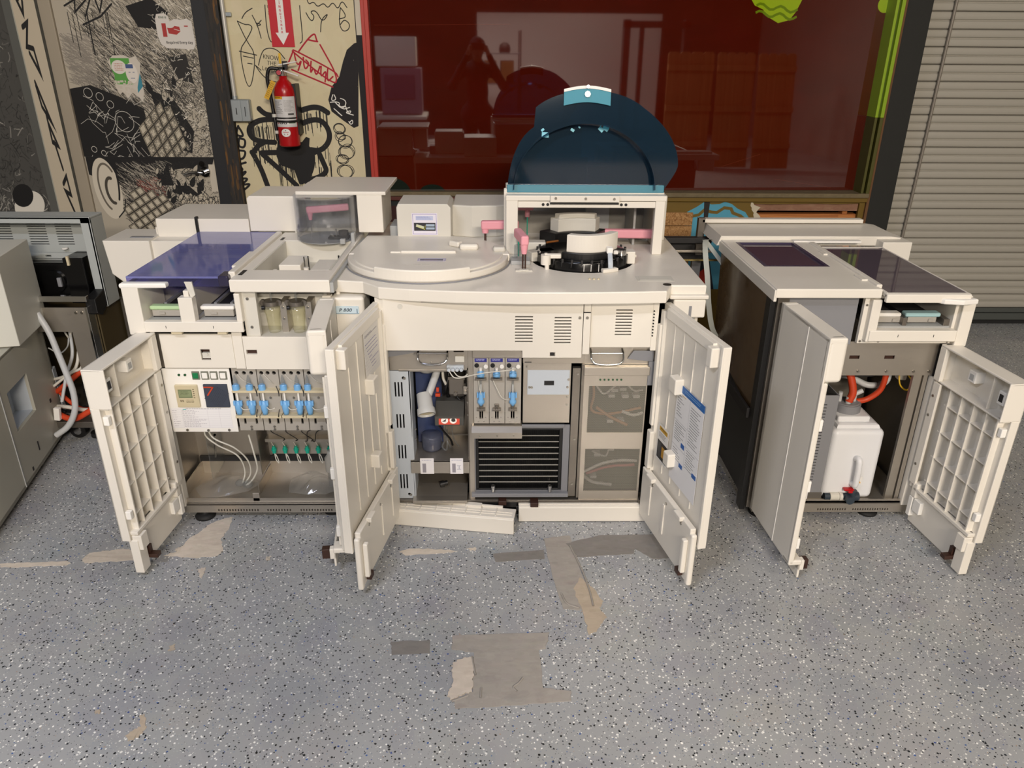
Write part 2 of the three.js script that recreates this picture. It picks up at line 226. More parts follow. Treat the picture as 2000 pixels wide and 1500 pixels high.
part(wallBack, 'wall_body', [bx(-4.9, -3.4, 0, 4.8, WZ - 0.16, WZ, 0), bx(-3.4, -2.6, 2.1, 4.8, WZ - 0.16, WZ, 0)], wallGrey);
facing(wallBack, 'mural_section', -3.4, -2.6, 0, 2.1, WZ - 0.16, WZ, sideMural, 0.8);
{ // door jamb with lettering
  const t = structure('trim_1', 'cream door jamb with black brush lettering down it');
  const jm = canvasTex(256, 1024, (g, w, h) => {
    g.fillStyle = '#5c5d58'; g.fillRect(0, 0, 75, h); g.fillStyle = '#c7bba4'; g.fillRect(75, 0, w - 75, h); g.fillStyle = '#a8a79a'; g.fillRect(68, 0, 9, h);
    g.strokeStyle = '#191818'; g.lineWidth = 13; g.lineCap = 'round'; const s = (p) => { g.beginPath(); p.forEach(([x, y]) => g.lineTo(x, y)); g.stroke(); };
    const q = (l) => l.forEach(s);
    q([[[120, 90], [150, 70], [160, 110], [125, 130], [150, 160], [165, 130]], [[120, 190], [165, 180], [120, 235], [170, 240]], [[130, 250], [180, 300], [170, 245]], [[120, 320], [180, 420], [130, 380], [120, 330]], [[150, 400], [150, 470], [190, 480], [150, 420]], [[165, 470], [185, 540]], [[160, 580], [200, 560], [205, 610], [165, 600], [205, 660]], [[190, 690], [205, 760]], [[175, 755], [210, 800], [215, 755]], [[212, 800], [220, 1000]]]);
  });
  facing(t, 'jamb', -2.6, -2.43, 0, 2.12, WZ - 0.12, WZ + 0.02, jm, 0.6);
  part(t, 'stop_bead', bx(-2.43, -2.365, 0, 2.12, WZ - 0.12, WZ - 0.005, 0.004), std(0xa89d8a, 0.6));
}
// mural door
const doorTex = muralTex(900, 2048, (g, w, h) => {
  const bg = '#b9b09e', ink = '#171616'; g.fillStyle = bg; g.fillRect(0, 0, w, h);
  const Y = (m) => (2.1 - m) / 2.1 * h, X = (m) => (m + 2.365) / 0.74 * w; // metres on the leaf
  const curl = (n, x0, x1, y0, y1, wid, col, len = 40) => { g.strokeStyle = col; for (let i = 0; i < n; i++) { g.lineWidth = rr(wid * 0.5, wid); g.beginPath(); const x = X(rr(x0, x1)), y = Y(rr(y0, y1)), a = rnd() * 6.3; g.moveTo(x, y); g.bezierCurveTo(x + Math.cos(a) * len * 0.4, y + Math.sin(a) * len * 0.4, x + rr(-len, len), y + rr(-len, len) * 0.6, x + rr(-len, len), y + rr(-len, len) * 0.7); g.stroke(); } };
  const hatch = (n, x0, x1, y0, y1, ang, len, col, wid = 2) => { g.strokeStyle = col; for (let i = 0; i < n; i++) { const x = X(rr(x0, x1)), y = Y(rr(y0, y1)), a = ang + rr(-0.35, 0.35); g.lineWidth = rr(0.6, wid); g.beginPath(); g.moveTo(x, y); g.quadraticCurveTo(x + Math.cos(a) * len * 0.5 + rr(-6, 6), y + Math.sin(a) * len * 0.5 + rr(-6, 6), x + Math.cos(a) * len, y + Math.sin(a) * len); g.stroke(); } };
  const poly = (p, c) => { g.fillStyle = c; g.beginPath(); p.forEach(([x, y]) => g.lineTo(X(x), Y(y))); g.fill(); };
  const drop = (x, y, r, a, c, out) => { g.save(); g.translate(X(x), Y(y)); g.rotate(a); g.beginPath(); g.moveTo(0, -r * 2.6); g.bezierCurveTo(r * 1.3, -r * 0.6, r * 1.1, r, 0, r); g.bezierCurveTo(-r * 1.1, r, -r * 1.3, -r * 0.6, 0, -r * 2.6); g.fillStyle = c; g.fill(); if (out) { g.strokeStyle = out; g.lineWidth = 3; g.stroke(); } g.restore(); };
  // upper field: hair-like hatching
  hatch(2600, -2.3, -1.62, 1.35, 2.1, 0.75, 60, '#4a463f', 2); hatch(1400, -2.25, -1.75, 1.3, 1.75, 0.6, 50, '#2b2926', 2.4); hatch(700, -2.3, -1.7, 1.3, 2.1, 0.8, 40, '#efe9da', 2);
  poly([[-1.98, 1.83], [-1.84, 1.87], [-1.76, 1.8], [-1.83, 1.72], [-1.93, 1.73]], ink); poly([[-1.8, 1.58], [-1.7, 1.6], [-1.68, 1.45], [-1.76, 1.47]], '#2b2926');
  poly([[-2.365, 1.75], [-2.2, 1.68], [-2.2, 1.5], [-2.365, 1.55]], '#b9b0a0');
  hatch(500, -2.365, -2.22, 1.45, 1.7, 0.4, 60, '#8c857a', 3);
  // drips lettering at the top
  g.strokeStyle = ink; g.lineWidth = 9; g.lineCap = 'round'; [[[-2.3, 1.83], [-2.24, 1.86], [-2.25, 1.8], [-2.18, 1.86]], [[-2.2, 1.78], [-2.14, 1.9], [-2.12, 1.8], [-2.08, 1.9]], [[-2.22, 1.74], [-2.12, 1.78], [-2.05, 1.84]]].forEach((l) => { g.beginPath(); l.forEach(([x, y]) => g.lineTo(X(x), Y(y))); g.stroke(); });
  g.lineWidth = 4; for (let i = 0; i < 12; i++) { const x = rr(-2.3, -2.08); g.beginPath(); g.moveTo(X(x), Y(1.8)); g.lineTo(X(x), Y(rr(1.55, 1.75))); g.stroke(); }
  // dark field with white scribble
  poly([[-2.365, 1.42], [-2.25, 1.44], [-2.1, 1.38], [-1.98, 1.32], [-1.97, 1.2], [-1.92, 1.14], [-1.9, 1.06], [-1.96, 0.98], [-2.365, 0.98]], '#161515');
  g.strokeStyle = '#d9d5ca'; g.lineWidth = 3; for (const [x, y, r] of [[-2.27, 1.4, 28], [-2.21, 1.38, 24], [-2.1, 1.25, 62], [-2.16, 1.34, 22], [-2.3, 1.1, 18], [-2.25, 1.08, 16]]) { g.beginPath(); g.ellipse(X(x), Y(y), r, r * 0.85, 0.2, 0, 6.3); g.stroke(); }
  g.lineWidth = 2.4; for (let i = 0; i < 34; i++) { g.beginPath(); let x = rr(-2.33, -1.95), y = rr(1.05, 1.36); g.moveTo(X(x), Y(y)); for (let k = 0; k < 4; k++) { x += rr(-0.05, 0.06); y += rr(-0.06, 0.045); g.lineTo(X(Math.max(-2.35, Math.min(-1.95, x))), Y(y)); } g.stroke(); }
  // flames on the right
  poly([[-1.93, 1.42], [-1.8, 1.36], [-1.72, 1.2], [-1.75, 1.08], [-1.86, 1.12], [-1.9, 1.25]], '#171616');
  for (let i = 0; i < 26; i++) drop(rr(-1.95, -1.74), rr(1.1, 1.45), rr(8, 20), rr(-1.2, 1.2), i % 3 ? bg : ink, ink);
  curl(500, -1.86, -1.63, 1.05, 1.6, 2.4, '#2b2926', 46); curl(160, -1.86, -1.63, 1.1, 1.9, 3, '#efe9da', 40);
  // lattice of diamonds
  const lattice = (cx, cy, W2, H2, a, n) => { g.save(); g.translate(X(cx), Y(cy)); g.rotate(a); for (let i = -n; i <= n; i++) for (let j = -n; j <= n; j++) { const x = (i + (j & 1) / 2) * W2, y = j * H2 / 2; if (x * x * 1.2 + y * y > (n * W2 * 0.55) ** 2) continue; for (const s of [0.46, 0.32]) { g.lineWidth = s > 0.4 ? 4 : 2; g.strokeStyle = '#3a362f'; g.fillStyle = s > 0.4 ? '#a99f8a' : '#cbc2ad'; g.beginPath(); g.moveTo(x - W2 * s, y); g.lineTo(x, y - H2 * s); g.lineTo(x + W2 * s, y); g.lineTo(x, y + H2 * s); g.closePath(); g.fill(); g.stroke(); } } g.restore(); };
  lattice(-1.9, 1.17, 66, 92, 0.3, 4);
  curl(260, -1.98, -1.8, 1.05, 1.35, 1.6, '#4a463f', 40);
  // joint between the two hung panels, then the lower field
  const j = 1.06; g.fillStyle = bg; g.fillRect(0, Y(j), w, h);
  poly([[-2.36, j], [-1.63, j], [-1.66, 0.98], [-1.8, 1.0], [-2.1, 0.95], [-2.2, 0.9], [-2.36, 0.96]], '#171616');
  hatch(1700, -2.2, -1.9, 0.7, 1.05, 0.6, 60, '#1e1c1b', 3); hatch(500, -2.2, -1.9, 0.75, 1.04, 0.6, 50, '#d5cdba', 2); hatch(120, -2.1, -1.95, 0.85, 0.95, 0.5, 40, '#8a3b30', 2);
  poly([[-1.98, 0.9], [-1.9, 1.0], [-1.88, 0.86], [-1.8, 0.8], [-1.86, 0.72], [-1.75, 0.72], [-1.68, 0.78], [-1.8, 0.9]], '#171616'); poly([[-1.8, 1.03], [-1.68, 1.04], [-1.66, 0.95], [-1.74, 0.97]], '#171616');
  for (let i = 0; i < 46; i++) drop(rr(-1.98, -1.68), rr(0.76, 1.0), rr(9, 20), rr(-0.9, 0.9), i % 2 ? bg : ink, ink);
  for (let i = 0; i < 90; i++) { g.fillStyle = '#c9bfab'; g.strokeStyle = ink; g.lineWidth = 3; g.beginPath(); const x = X(rr(-1.86, -1.64)), y = Y(rr(0.74, 0.84)); g.ellipse(x, y, rr(9, 16), rr(14, 26), rr(-0.8, 0.8), 0, 7); g.fill(); g.stroke(); }
  curl(240, -1.95, -1.64, 0.75, 1.03, 2, '#2b2926', 36);
  lattice(-2.05, 0.72, 78, 64, 0.25, 4);
  // ear
  g.save(); g.translate(X(-2.27), Y(0.88)); const e = (p, c, lw) => { g.beginPath(); p.forEach(([x, y], i) => (i ? g.quadraticCurveTo(...p[i - 1], x, y) : g.moveTo(x, y))); if (lw) { g.lineWidth = lw; g.strokeStyle = c; g.stroke(); } else { g.fillStyle = c; g.fill(); } };
  g.fillStyle = '#d8cfbc'; g.beginPath(); g.ellipse(0, 0, 92, 170, -0.12, 0, 7); g.fill(); g.strokeStyle = '#6f675a'; g.lineWidth = 12; g.beginPath(); g.ellipse(12, -8, 66, 130, -0.12, 2, 5.6); g.stroke(); g.lineWidth = 18; g.strokeStyle = '#4a443b'; g.beginPath(); g.ellipse(30, 10, 38, 70, -0.1, 1.6, 5); g.stroke(); g.strokeStyle = ink; g.lineWidth = 12; g.beginPath(); g.moveTo(60, -150); g.quadraticCurveTo(100, -60, 66, 60); g.stroke(); e([[40, 160], [90, 120], [110, 60]], ink, 7); g.restore();
  // lower curtain of lines
  g.fillStyle = '#8d8677'; g.fillRect(X(-2.15), Y(0.6), X(-1.95) - X(-2.15), h); for (let i = 0; i < 120; i++) { g.strokeStyle = rnd() < 0.5 ? '#3a362f' : '#c9bfab'; g.lineWidth = rr(1, 5); const x = X(rr(-2.15, -1.95)); g.beginPath(); g.moveTo(x, Y(0.6)); g.lineTo(x + rr(-4, 4), Y(0.3)); g.stroke(); }
  curl(900, -1.98, -1.7, 0.3, 0.7, 2, '#3a362f', 20);
  poly([[-2.365, 0.3], [-1.625, 0.3], [-1.625, 0], [-2.365, 0]], '#2a2622');
  g.fillStyle = '#b9b7ae'; g.beginPath(); g.ellipse(X(-2.0), Y(0.2), 46, 60, 0, 0, 7); g.fill(); g.fillStyle = '#26231f'; for (const [a, b, r] of [[-16, -10, 14], [16, -10, 14], [0, 24, 18]]) { g.beginPath(); g.arc(X(-2.0) + a, Y(0.2) + b, r, 0, 7); g.fill(); }
  g.fillStyle = '#cfc6b4'; g.fillRect(X(-1.67), Y(1.02), 60, 150);
});
const door1 = structure('door_1', 'door covered in a black and white ink mural');
facing(door1, 'door_leaf', -2.363, -1.627, 0.01, 2.1, WZ - 0.09, WZ - 0.02, doorTex, 0.7);
{ const hx = -1.69, hy = 0.985, hz = WZ - 0.02; part(door1, 'lever_handle', [cyl(hx, hy, hz + 0.008, 0.028, 0.016, 'z'), cyl(hx, hy, hz + 0.03, 0.012, 0.05, 'z'), tube([[hx, hy, hz + 0.05], [hx - 0.03, hy + 0.002, hz + 0.056], [hx - 0.07, hy + 0.001, hz + 0.055], [hx - 0.11, hy - 0.01, hz + 0.05]], 0.008)], M.chrome); part(door1, 'lock_cylinder', cyl(hx - 0.01, 1.03, hz + 0.01, 0.016, 0.02, 'z'), M.chrome); }
{ // rusty steel frame
  const t = structure('trim_2', 'dark steel door frame with rust');
  const rust = canvasTex(128, 1024, (g, w, h) => { g.fillStyle = '#2a2826'; g.fillRect(0, 0, w, h); for (let i = 0; i < 260; i++) { g.fillStyle = ['#1b1a19', '#3a332c', '#4b3420', '#6f4519', '#8a5a1e'][Math.floor(Math.pow(rnd(), 1.6) * 5)]; g.globalAlpha = rr(0.2, 0.8); g.beginPath(); g.ellipse(rnd() * w, rnd() * h, rr(2, 14), rr(3, 34), 0, 0, 7); g.fill(); } g.globalAlpha = 1; });
  facing(t, 'frame_face', -1.55, -1.478, 0, 2.15, WZ - 0.1, WZ + 0.03, rust, 0.7); part(t, 'frame_stop', bx(-1.625, -1.55, 0, 2.15, WZ - 0.1, WZ + 0.012, 0.004), std(0x26272a, 0.5)); part(t, 'frame_head', bx(-2.43, -1.478, 2.1, 2.17, WZ - 0.1, WZ + 0.03, 0.004), std(0x26272a, 0.5));
}
{ // red upright
  const t = structure('trim_3', 'bright red window upright'); const red = std(0xb8382a, 0.45);
  part(t, 'upright', [bx(-0.742, -0.722, 0.86, 4.8, WZ - 0.1, WZ + 0.012, 0.003), bx(-0.722, -0.7, 0.86, 4.8, WZ - 0.1, WZ + 0.026, 0.003)], red); part(t, 'upright_foot', bx(-0.742, -0.7, 0, 0.86, WZ - 0.1, WZ, 0.002), M.black);
}
// glossy red glazing
const glassTex = canvasTex(2048, 1280, (g, w, h) => { // 2.80 m x 1.75 m, y from 0.885
  const m = (x, y) => [(x + 0.7) / 2.8 * w, (2.635 - y) / 1.75 * h];
  g.fillStyle = '#4c1104'; g.fillRect(0, 0, w, h);
  for (let i = 0; i < 500; i++) { g.fillStyle = rnd() < 0.5 ? '#551508' : '#440e03'; g.globalAlpha = rr(0.05, 0.25); g.beginPath(); g.ellipse(rnd() * w, rnd() * h, rr(10, 120), rr(6, 60), 0, 0, 7); g.fill(); } g.globalAlpha = 1;
  g.fillStyle = '#1c2620'; for (const [x, y, a, b] of [[-0.63, 0.87, 0.105, 0.085], [-0.4, 0.87, 0.075, 0.05]]) { g.beginPath(); g.ellipse(...m(x, y), a / 2.8 * w, b / 1.75 * h, 0, 0, 7); g.fill(); }
  g.fillStyle = '#9cb81e'; const bl = (p) => { g.beginPath(); p.forEach((q) => g.lineTo(...m(...q))); g.fill(); };
  g.beginPath(); [[1.33, 1.9], [1.36, 1.86], [1.41, 1.84], [1.43, 1.81], [1.5, 1.775], [1.56, 1.79], [1.59, 1.83], [1.62, 1.9], [1.66, 2.2], [1.3, 2.2]].forEach((q) => g.lineTo(...m(...q))); g.fill();
  g.strokeStyle = '#6c8612'; g.lineWidth = 9; for (const y of [1.86, 1.825, 1.95, 2.02]) { g.beginPath(); for (let k = 0; k <= 12; k++) g.lineTo(...m(1.37 + k * 0.019, y + 0.012 * Math.sin(k * 1.1) - 0.002 * k)); g.stroke(); }
  g.fillStyle = '#9cb81e'; g.beginPath(); g.ellipse(...m(2.075, 1.87), 30, 30, 0, 0, 7); g.fill();
  g.fillStyle = '#3b2022'; for (let i = 0; i < 26; i++) { g.globalAlpha = 0.5; g.fillRect(rnd() * w, rnd() * h, rr(1, 4), rr(1, 3)); } g.globalAlpha = 0.4;
  g.strokeStyle = '#8a4a3a'; g.lineWidth = 1.5; for (const l of [[[1.28, 1.02], [1.5, 1.09]], [[1.6, 0.95], [1.95, 0.9]], [[-0.68, 1.75], [0.05, 1.76]]]) { g.beginPath(); l.forEach((q) => g.lineTo(...m(...q))); g.stroke(); } g.globalAlpha = 1;
});
const window1 = structure('window_1', 'large glossy red painted pane');
const pane = new THREE.Mesh(new THREE.BoxGeometry(2.8, 1.75, 0.012), phys({ color: 0xffffff, map: glassTex, roughness: 0.025, ior: 2.0, specularIntensity: 1 }));
pane.name = 'pane'; pane.position.set(0.7, 1.76, WZ - 0.055); pane.rotation.y = 1.6 * RAD; window1.add(pane); ORIGIN.set(pane, null);
const olive = std(0x6d5511, 0.6), sillM = std(0xffffff, 0.7, 0, { map: concreteTex('#6e6147', '#574a2c', '#85795c') });
part(window1, 'backing_wall', bx(-0.73, 2.14, 0.86, 2.7, WZ - 0.32, WZ - 0.26, 0), wallDark);
{ const t = structure('trim_4', 'worn window ledge under the red pane'); part(t, 'ledge', bx(-0.7, 2.135, 0.858, 0.884, WZ - 0.26, WZ + 0.03, 0.005), sillM); part(t, 'ledge_paint', [bx(-0.1, 2.135, 0.832, 0.858, WZ - 0.1, WZ + 0.018, 0.004)], olive); part(t, 'ledge_paint', bx(-0.7, -0.1, 0.832, 0.858, WZ - 0.1, WZ + 0.018, 0.004), std(0x5b2a20, 0.6)); }
// low wall with painted shapes and a torn opening
const lowTex = canvasTex(2048, 640, (g, w, h) => {
  const m = (x, y) => [(x + 0.715) / 2.85 * w, (0.832 - y) / 0.832 * h];
  g.fillStyle = '#6d5511'; g.fillRect(0, 0, w, h); for (let i = 0; i < 200; i++) { g.fillStyle = rnd() < 0.5 ? '#5f4a0d' : '#77601a'; g.globalAlpha = 0.15; g.fillRect(rnd() * w, rnd() * h, rr(20, 160), rr(2, 8)); } g.globalAlpha = 1;
  g.fillStyle = '#1f2420'; for (const [x, r] of [[-0.62, 0.09], [-0.3, 0.09]]) { g.beginPath(); g.arc(...m(x, 0.82), r / 2.85 * w, 0, 7); g.fill(); } g.fillStyle = '#3a120c'; g.fillRect(...m(-0.715, 0.8), 180, h);
  const fill = (p, c) => { g.fillStyle = c; g.beginPath(); p.forEach((q) => g.lineTo(...m(...q))); g.fill(); };
  fill([[1.09, 0.77], [1.114, 0.783], [1.145, 0.8], [1.186, 0.829], [1.23, 0.814], [1.277, 0.817], [1.308, 0.831], [1.349, 0.817], [1.386, 0.79], [1.433, 0.771], [1.453, 0.746], [1.48, 0.707], [1.52, 0.6], [1.5, 0.3], [1.05, 0.3]], '#4f9db8');
  g.strokeStyle = '#6d5511'; g.lineWidth = 13; g.beginPath(); [1090, 738, 1118, 744, 1161, 753, 1192, 783, 1232, 770, 1266, 767, 1307, 795, 1347, 790, 1361, 765, 1408, 748, 1433, 729, 1454, 701, 1470, 650].forEach((v, i, a) => i % 2 || g.lineTo(...m(v / 1000, a[i + 1] / 1000))); g.stroke();
  fill([[1.185, 0.832], [1.22, 0.832], [1.215, 0.7], [1.195, 0.7]], '#15120f');
  fill([[1.1, 0.5], [1.2, 0.5], [1.1, 0.38]], '#4f9db8'); fill([[1.2, 0.5], [1.25, 0.5], [1.3, 0.3], [1.1, 0.3], [1.1, 0.38]], '#151a24'); fill([[1.24, 0.44], [1.12, 0.34], [1.16, 0.2], [1.26, 0.2]], '#b52c16');
});
{
  const torn = [[1.455, 0.822], [2.1, 0.824], [2.1, 0.25], [1.5, 0.25], [1.53, 0.45], [1.505, 0.6], [1.513, 0.7], [1.5, 0.745], [1.478, 0.775], [1.468, 0.8]];
  const rg = []; torn.forEach((a, i) => { const b = torn[(i + 1) % torn.length]; for (let k = 0; k < 5; k++) { const t = k / 5, q = i === 1 || i === 2 ? 0 : 0.006; rg.push([a[0] + (b[0] - a[0]) * t + rr(-q, q), a[1] + (b[1] - a[1]) * t + rr(-q, q)]); } });
  const p = new THREE.Path(); rg.forEach(([x, y], i) => (i ? p.lineTo(x, y) : p.moveTo(x, y)));
  const g = ext(rect(-0.715, 2.135, 0, 0.832), WZ - 0.02, WZ, 0, [p]), uv = g.attributes.uv, q = g.attributes.position; for (let i = 0; i < uv.count; i++) uv.setXY(i, (q.getX(i) + 0.715) / 2.85, q.getY(i) / 0.832);
  part(wallBack, 'painted_board', g, sheetM(lowTex, 0.6), { keepUV: true });
  const pineTex = canvasTex(512, 128, (c, w, h) => { c.fillStyle = '#b06a32'; c.fillRect(0, 0, w, h); for (let i = 0; i < 90; i++) { c.strokeStyle = rnd() < 0.5 ? '#8f5122' : '#c58347'; c.globalAlpha = rr(0.15, 0.5); c.lineWidth = rr(0.6, 3); const y = rnd() * h; c.beginPath(); c.moveTo(0, y); c.bezierCurveTo(w / 3, y + rr(-8, 8), w * 0.66, y + rr(-8, 8), w, y + rr(-4, 4)); c.stroke(); } c.globalAlpha = 1; c.fillStyle = '#5e3214'; for (let i = 0; i < 5; i++) { c.beginPath(); c.ellipse(rnd() * w, rnd() * h, 5, 3, 0, 0, 7); c.fill(); } }, 2);
  const pine = std(0xffffff, 0.7, 0, { map: pineTex }), brickish = std(0xffffff, 0.9, 0, { map: concreteTex('#8f6a55', '#73503f', '#a98a72') });
  { const o = []; for (let k = 0; k <= 14; k++) { const t = k / 14; o.push([1.455 + 0.06 * t + rr(-0.006, 0.006), 0.826 - 0.14 * t]); } for (let k = 10; k >= 0; k--) { const t = k / 10; o.push([1.478 + 0.05 * t + rr(-0.012, 0.03 * (1 - t) + 0.008), 0.826 - 0.14 * t]); } part(wallBack, 'torn_edge', ext(o, WZ - 0.012, WZ + 0.002), std(0xc9bfa8, 0.9)); }
  part(wallBack, 'wall_core', bx(-0.715, 2.135, 0, 0.832, WZ - 0.2, WZ - 0.13, 0), std(0x3a2414, 0.9));
  part(wallBack, 'plaster_edge', bx(1.45, 2.12, 0.775, 0.832, WZ - 0.06, WZ - 0.018, 0.004), brickish);
  part(wallBack, 'stud', bx(1.5, 2.11, 0.7, 0.755, WZ - 0.09, WZ - 0.03, 0.003), pine); part(wallBack, 'stud', bx(1.5, 1.8, 0.35, 0.695, WZ - 0.11, WZ - 0.05, 0.003), pine); part(wallBack, 'stud', bx(1.81, 1.85, 0.25, 0.698, WZ - 0.12, WZ - 0.03, 0.003), pine); part(wallBack, 'stud', bx(2.06, 2.1, 0.25, 0.698, WZ - 0.12, WZ - 0.03, 0.003), pine); part(wallBack, 'stud', bx(2.02, 2.05, 0.755, 0.772, WZ - 0.09, WZ - 0.03, 0.002), pine);
  const osb = canvasTex(256, 256, (c, w, h) => { c.fillStyle = '#ab8152'; c.fillRect(0, 0, w, h); for (let i = 0; i < 700; i++) { c.save(); c.translate(rnd() * w, rnd() * h); c.rotate(rnd() * 3.1); c.fillStyle = ['#c19a68', '#8f6538', '#a57a49', '#b98c58', '#7a5028'][Math.floor(rnd() * 5)]; c.globalAlpha = 0.6; c.fillRect(0, 0, rr(8, 40), rr(3, 9)); c.restore(); } c.globalAlpha = 1; }, 6);
  const om = std(0xffffff, 0.85, 0, { map: osb }); for (const [a, b] of [[0.692, 0.768], [0.585, 0.689], [0.2, 0.582]]) part(wallBack, 'strand_board', bx(0.93, 1.125, a, b, WZ, WZ + 0.012, 0.002), om);
}
{ const t = structure('trim_5', 'lime green window upright'); const lime = std(0x8cab19, 0.5), limeDark = std(0x53660f, 0.5);
  part(t, 'upright', [bx(2.085, 2.101, 1.3, 4.8, WZ - 0.14, WZ + 0.02, 0.003), bx(2.112, 2.132, 1.3, 4.8, WZ - 0.14, WZ + 0.026, 0.003)], lime); part(t, 'upright_groove', bx(2.1, 2.113, 1.3, 4.8, WZ - 0.14, WZ + 0.006, 0), limeDark);
  part(t, 'upright_foot', [bx(2.085, 2.101, 0.88, 1.3, WZ - 0.14, WZ + 0.02, 0.003), bx(2.112, 2.132, 0.88, 1.3, WZ - 0.14, WZ + 0.026, 0.003)], std(0x4c4a12, 0.6)); part(t, 'edge_board', bx(2.132, 2.148, 0, 4.8, WZ - 0.1, WZ + 0.016, 0.002), std(0x6a4a2c, 0.8)); }
{ const t = structure('trim_6', 'black painted post beside the roller door'); part(t, 'post', bx(2.148, 2.29, 0, 4.8, WZ - 0.36, WZ + 0.004, 0.004), std(0x1d1e1b, 0.7, 0, { bumpMap: grain, bumpScale: 0.003 })); }
{ // roller door
  const d = structure('door_2', 'grey steel roller door of interlocking slats'); const slatM = std(0xb2aea3, 0.5, 0.1), seamM = std(0x6d645a, 0.8);
  const RX0 = 2.33, RX1 = 5.2, RZ = -4.7, pitch = 0.0915, prof = [];
  for (let k = 0; k <= 10; k++) { const t = k / 10; prof.push([RZ + 0.010 * Math.sin(Math.PI * t) ** 0.3, t * pitch * 0.47]); } for (let k = 0; k <= 10; k++) { const t = k / 10; prof.push([RZ + 0.011 * Math.sin(Math.PI * t) ** 0.3, pitch * 0.5 + t * pitch * 0.47]); }
  prof.push([RZ - 0.012, pitch * 0.97], [RZ - 0.012, 0]);
  const sg = uvMetres(flat(side(prof, RX0, RX1)));
  for (let i = 0; i < 46; i++) { const m = new THREE.Mesh(sg, slatM); m.name = 'slat'; m.position.y = 0.11 + i * pitch; m.castShadow = m.receiveShadow = true; d.add(m); }
  part(d, 'curtain_backing', bx(RX0, RX1, 0.11, 4.5, RZ - 0.03, RZ - 0.013, 0), seamM);
  part(d, 'bottom_bar', [bx(RX0, RX1, 0.03, 0.075, RZ - 0.02, RZ + 0.02, 0.003), bx(RX0, RX1, 0.078, 0.108, RZ - 0.02, RZ + 0.012, 0.003)], std(0x4f5350, 0.5)); part(d, 'bottom_seal', bx(RX0, RX1, 0, 0.03, RZ - 0.015, RZ + 0.008, 0), M.rubber);
  part(d, 'guide_rail', bx(2.29, 2.327, 0, 4.7, RZ - 0.03, RZ + 0.13, 0.003), std(0x8f9296, 0.4, 0.4)); part(d, 'guide_gap', bx(2.327, 2.338, 0, 4.7, RZ - 0.03, RZ + 0.03, 0), M.black);
  part(d, 'lock_rod', tube([[2.58, 4.2, RZ + 0.022], [2.53, 1.9, RZ + 0.022], [2.52, 1, RZ + 0.022], [2.51, 0.56, RZ + 0.022]], 0.009), std(0x8d867c, 0.5, 0.3)); part(d, 'rail_bolt', cyl(2.308, 1.42, RZ + 0.132, 0.006, 0.006, 'z'), M.black);
  part(wallBack, 'end_wall', bx(5.2, 5.9, 0, 4.8, -4.9, RZ, 0), wallGrey); part(wallBack, 'lintel_wall', bx(2.29, 5.9, 4.4, 4.8, -4.9, WZ, 0), wallGrey); part(wallBack, 'outer_wall', bx(-4.9, 6, 0, 4.8, -5.1, -4.9, 0), wallDark);
}
// ---------- the wide analyser in the middle ----------
function textTex(w, h, bg, draw) { return canvasTex(w, h, (g) => { g.fillStyle = bg; g.fillRect(0, 0, w, h); draw(g, w, h); }); }
function lines(g, x0, x1, y0, y1, n, col, th, ragged = 0.4) { g.fillStyle = col; for (let i = 0; i < n; i++) { const y = y0 + (y1 - y0) * i / n; let x = x0; const end = x1 - rnd() * ragged * (x1 - x0); while (x < end) { const l = rr(4, 18); g.fillRect(x, y, Math.min(l, end - x), th); x += l + rr(2, 5); } } }
const screws = (parent, list, r = 0.004, mat = M.screw) => list.forEach(([x, y, z]) => part(parent, 'screw', [cyl(x, y, z + 0.0015, r, 0.003, 'z', r, 10), cyl(x, y, z + 0.003, r * 0.7, 0.003, 'z', r * 0.5, 10)], mat));
const FZ = -2.42;
const C = thing('chemistry_analyser', 'wide cream laboratory analyser with both front doors open and a blue lid raised', 'analyser', 0.06, 0, -2.9);
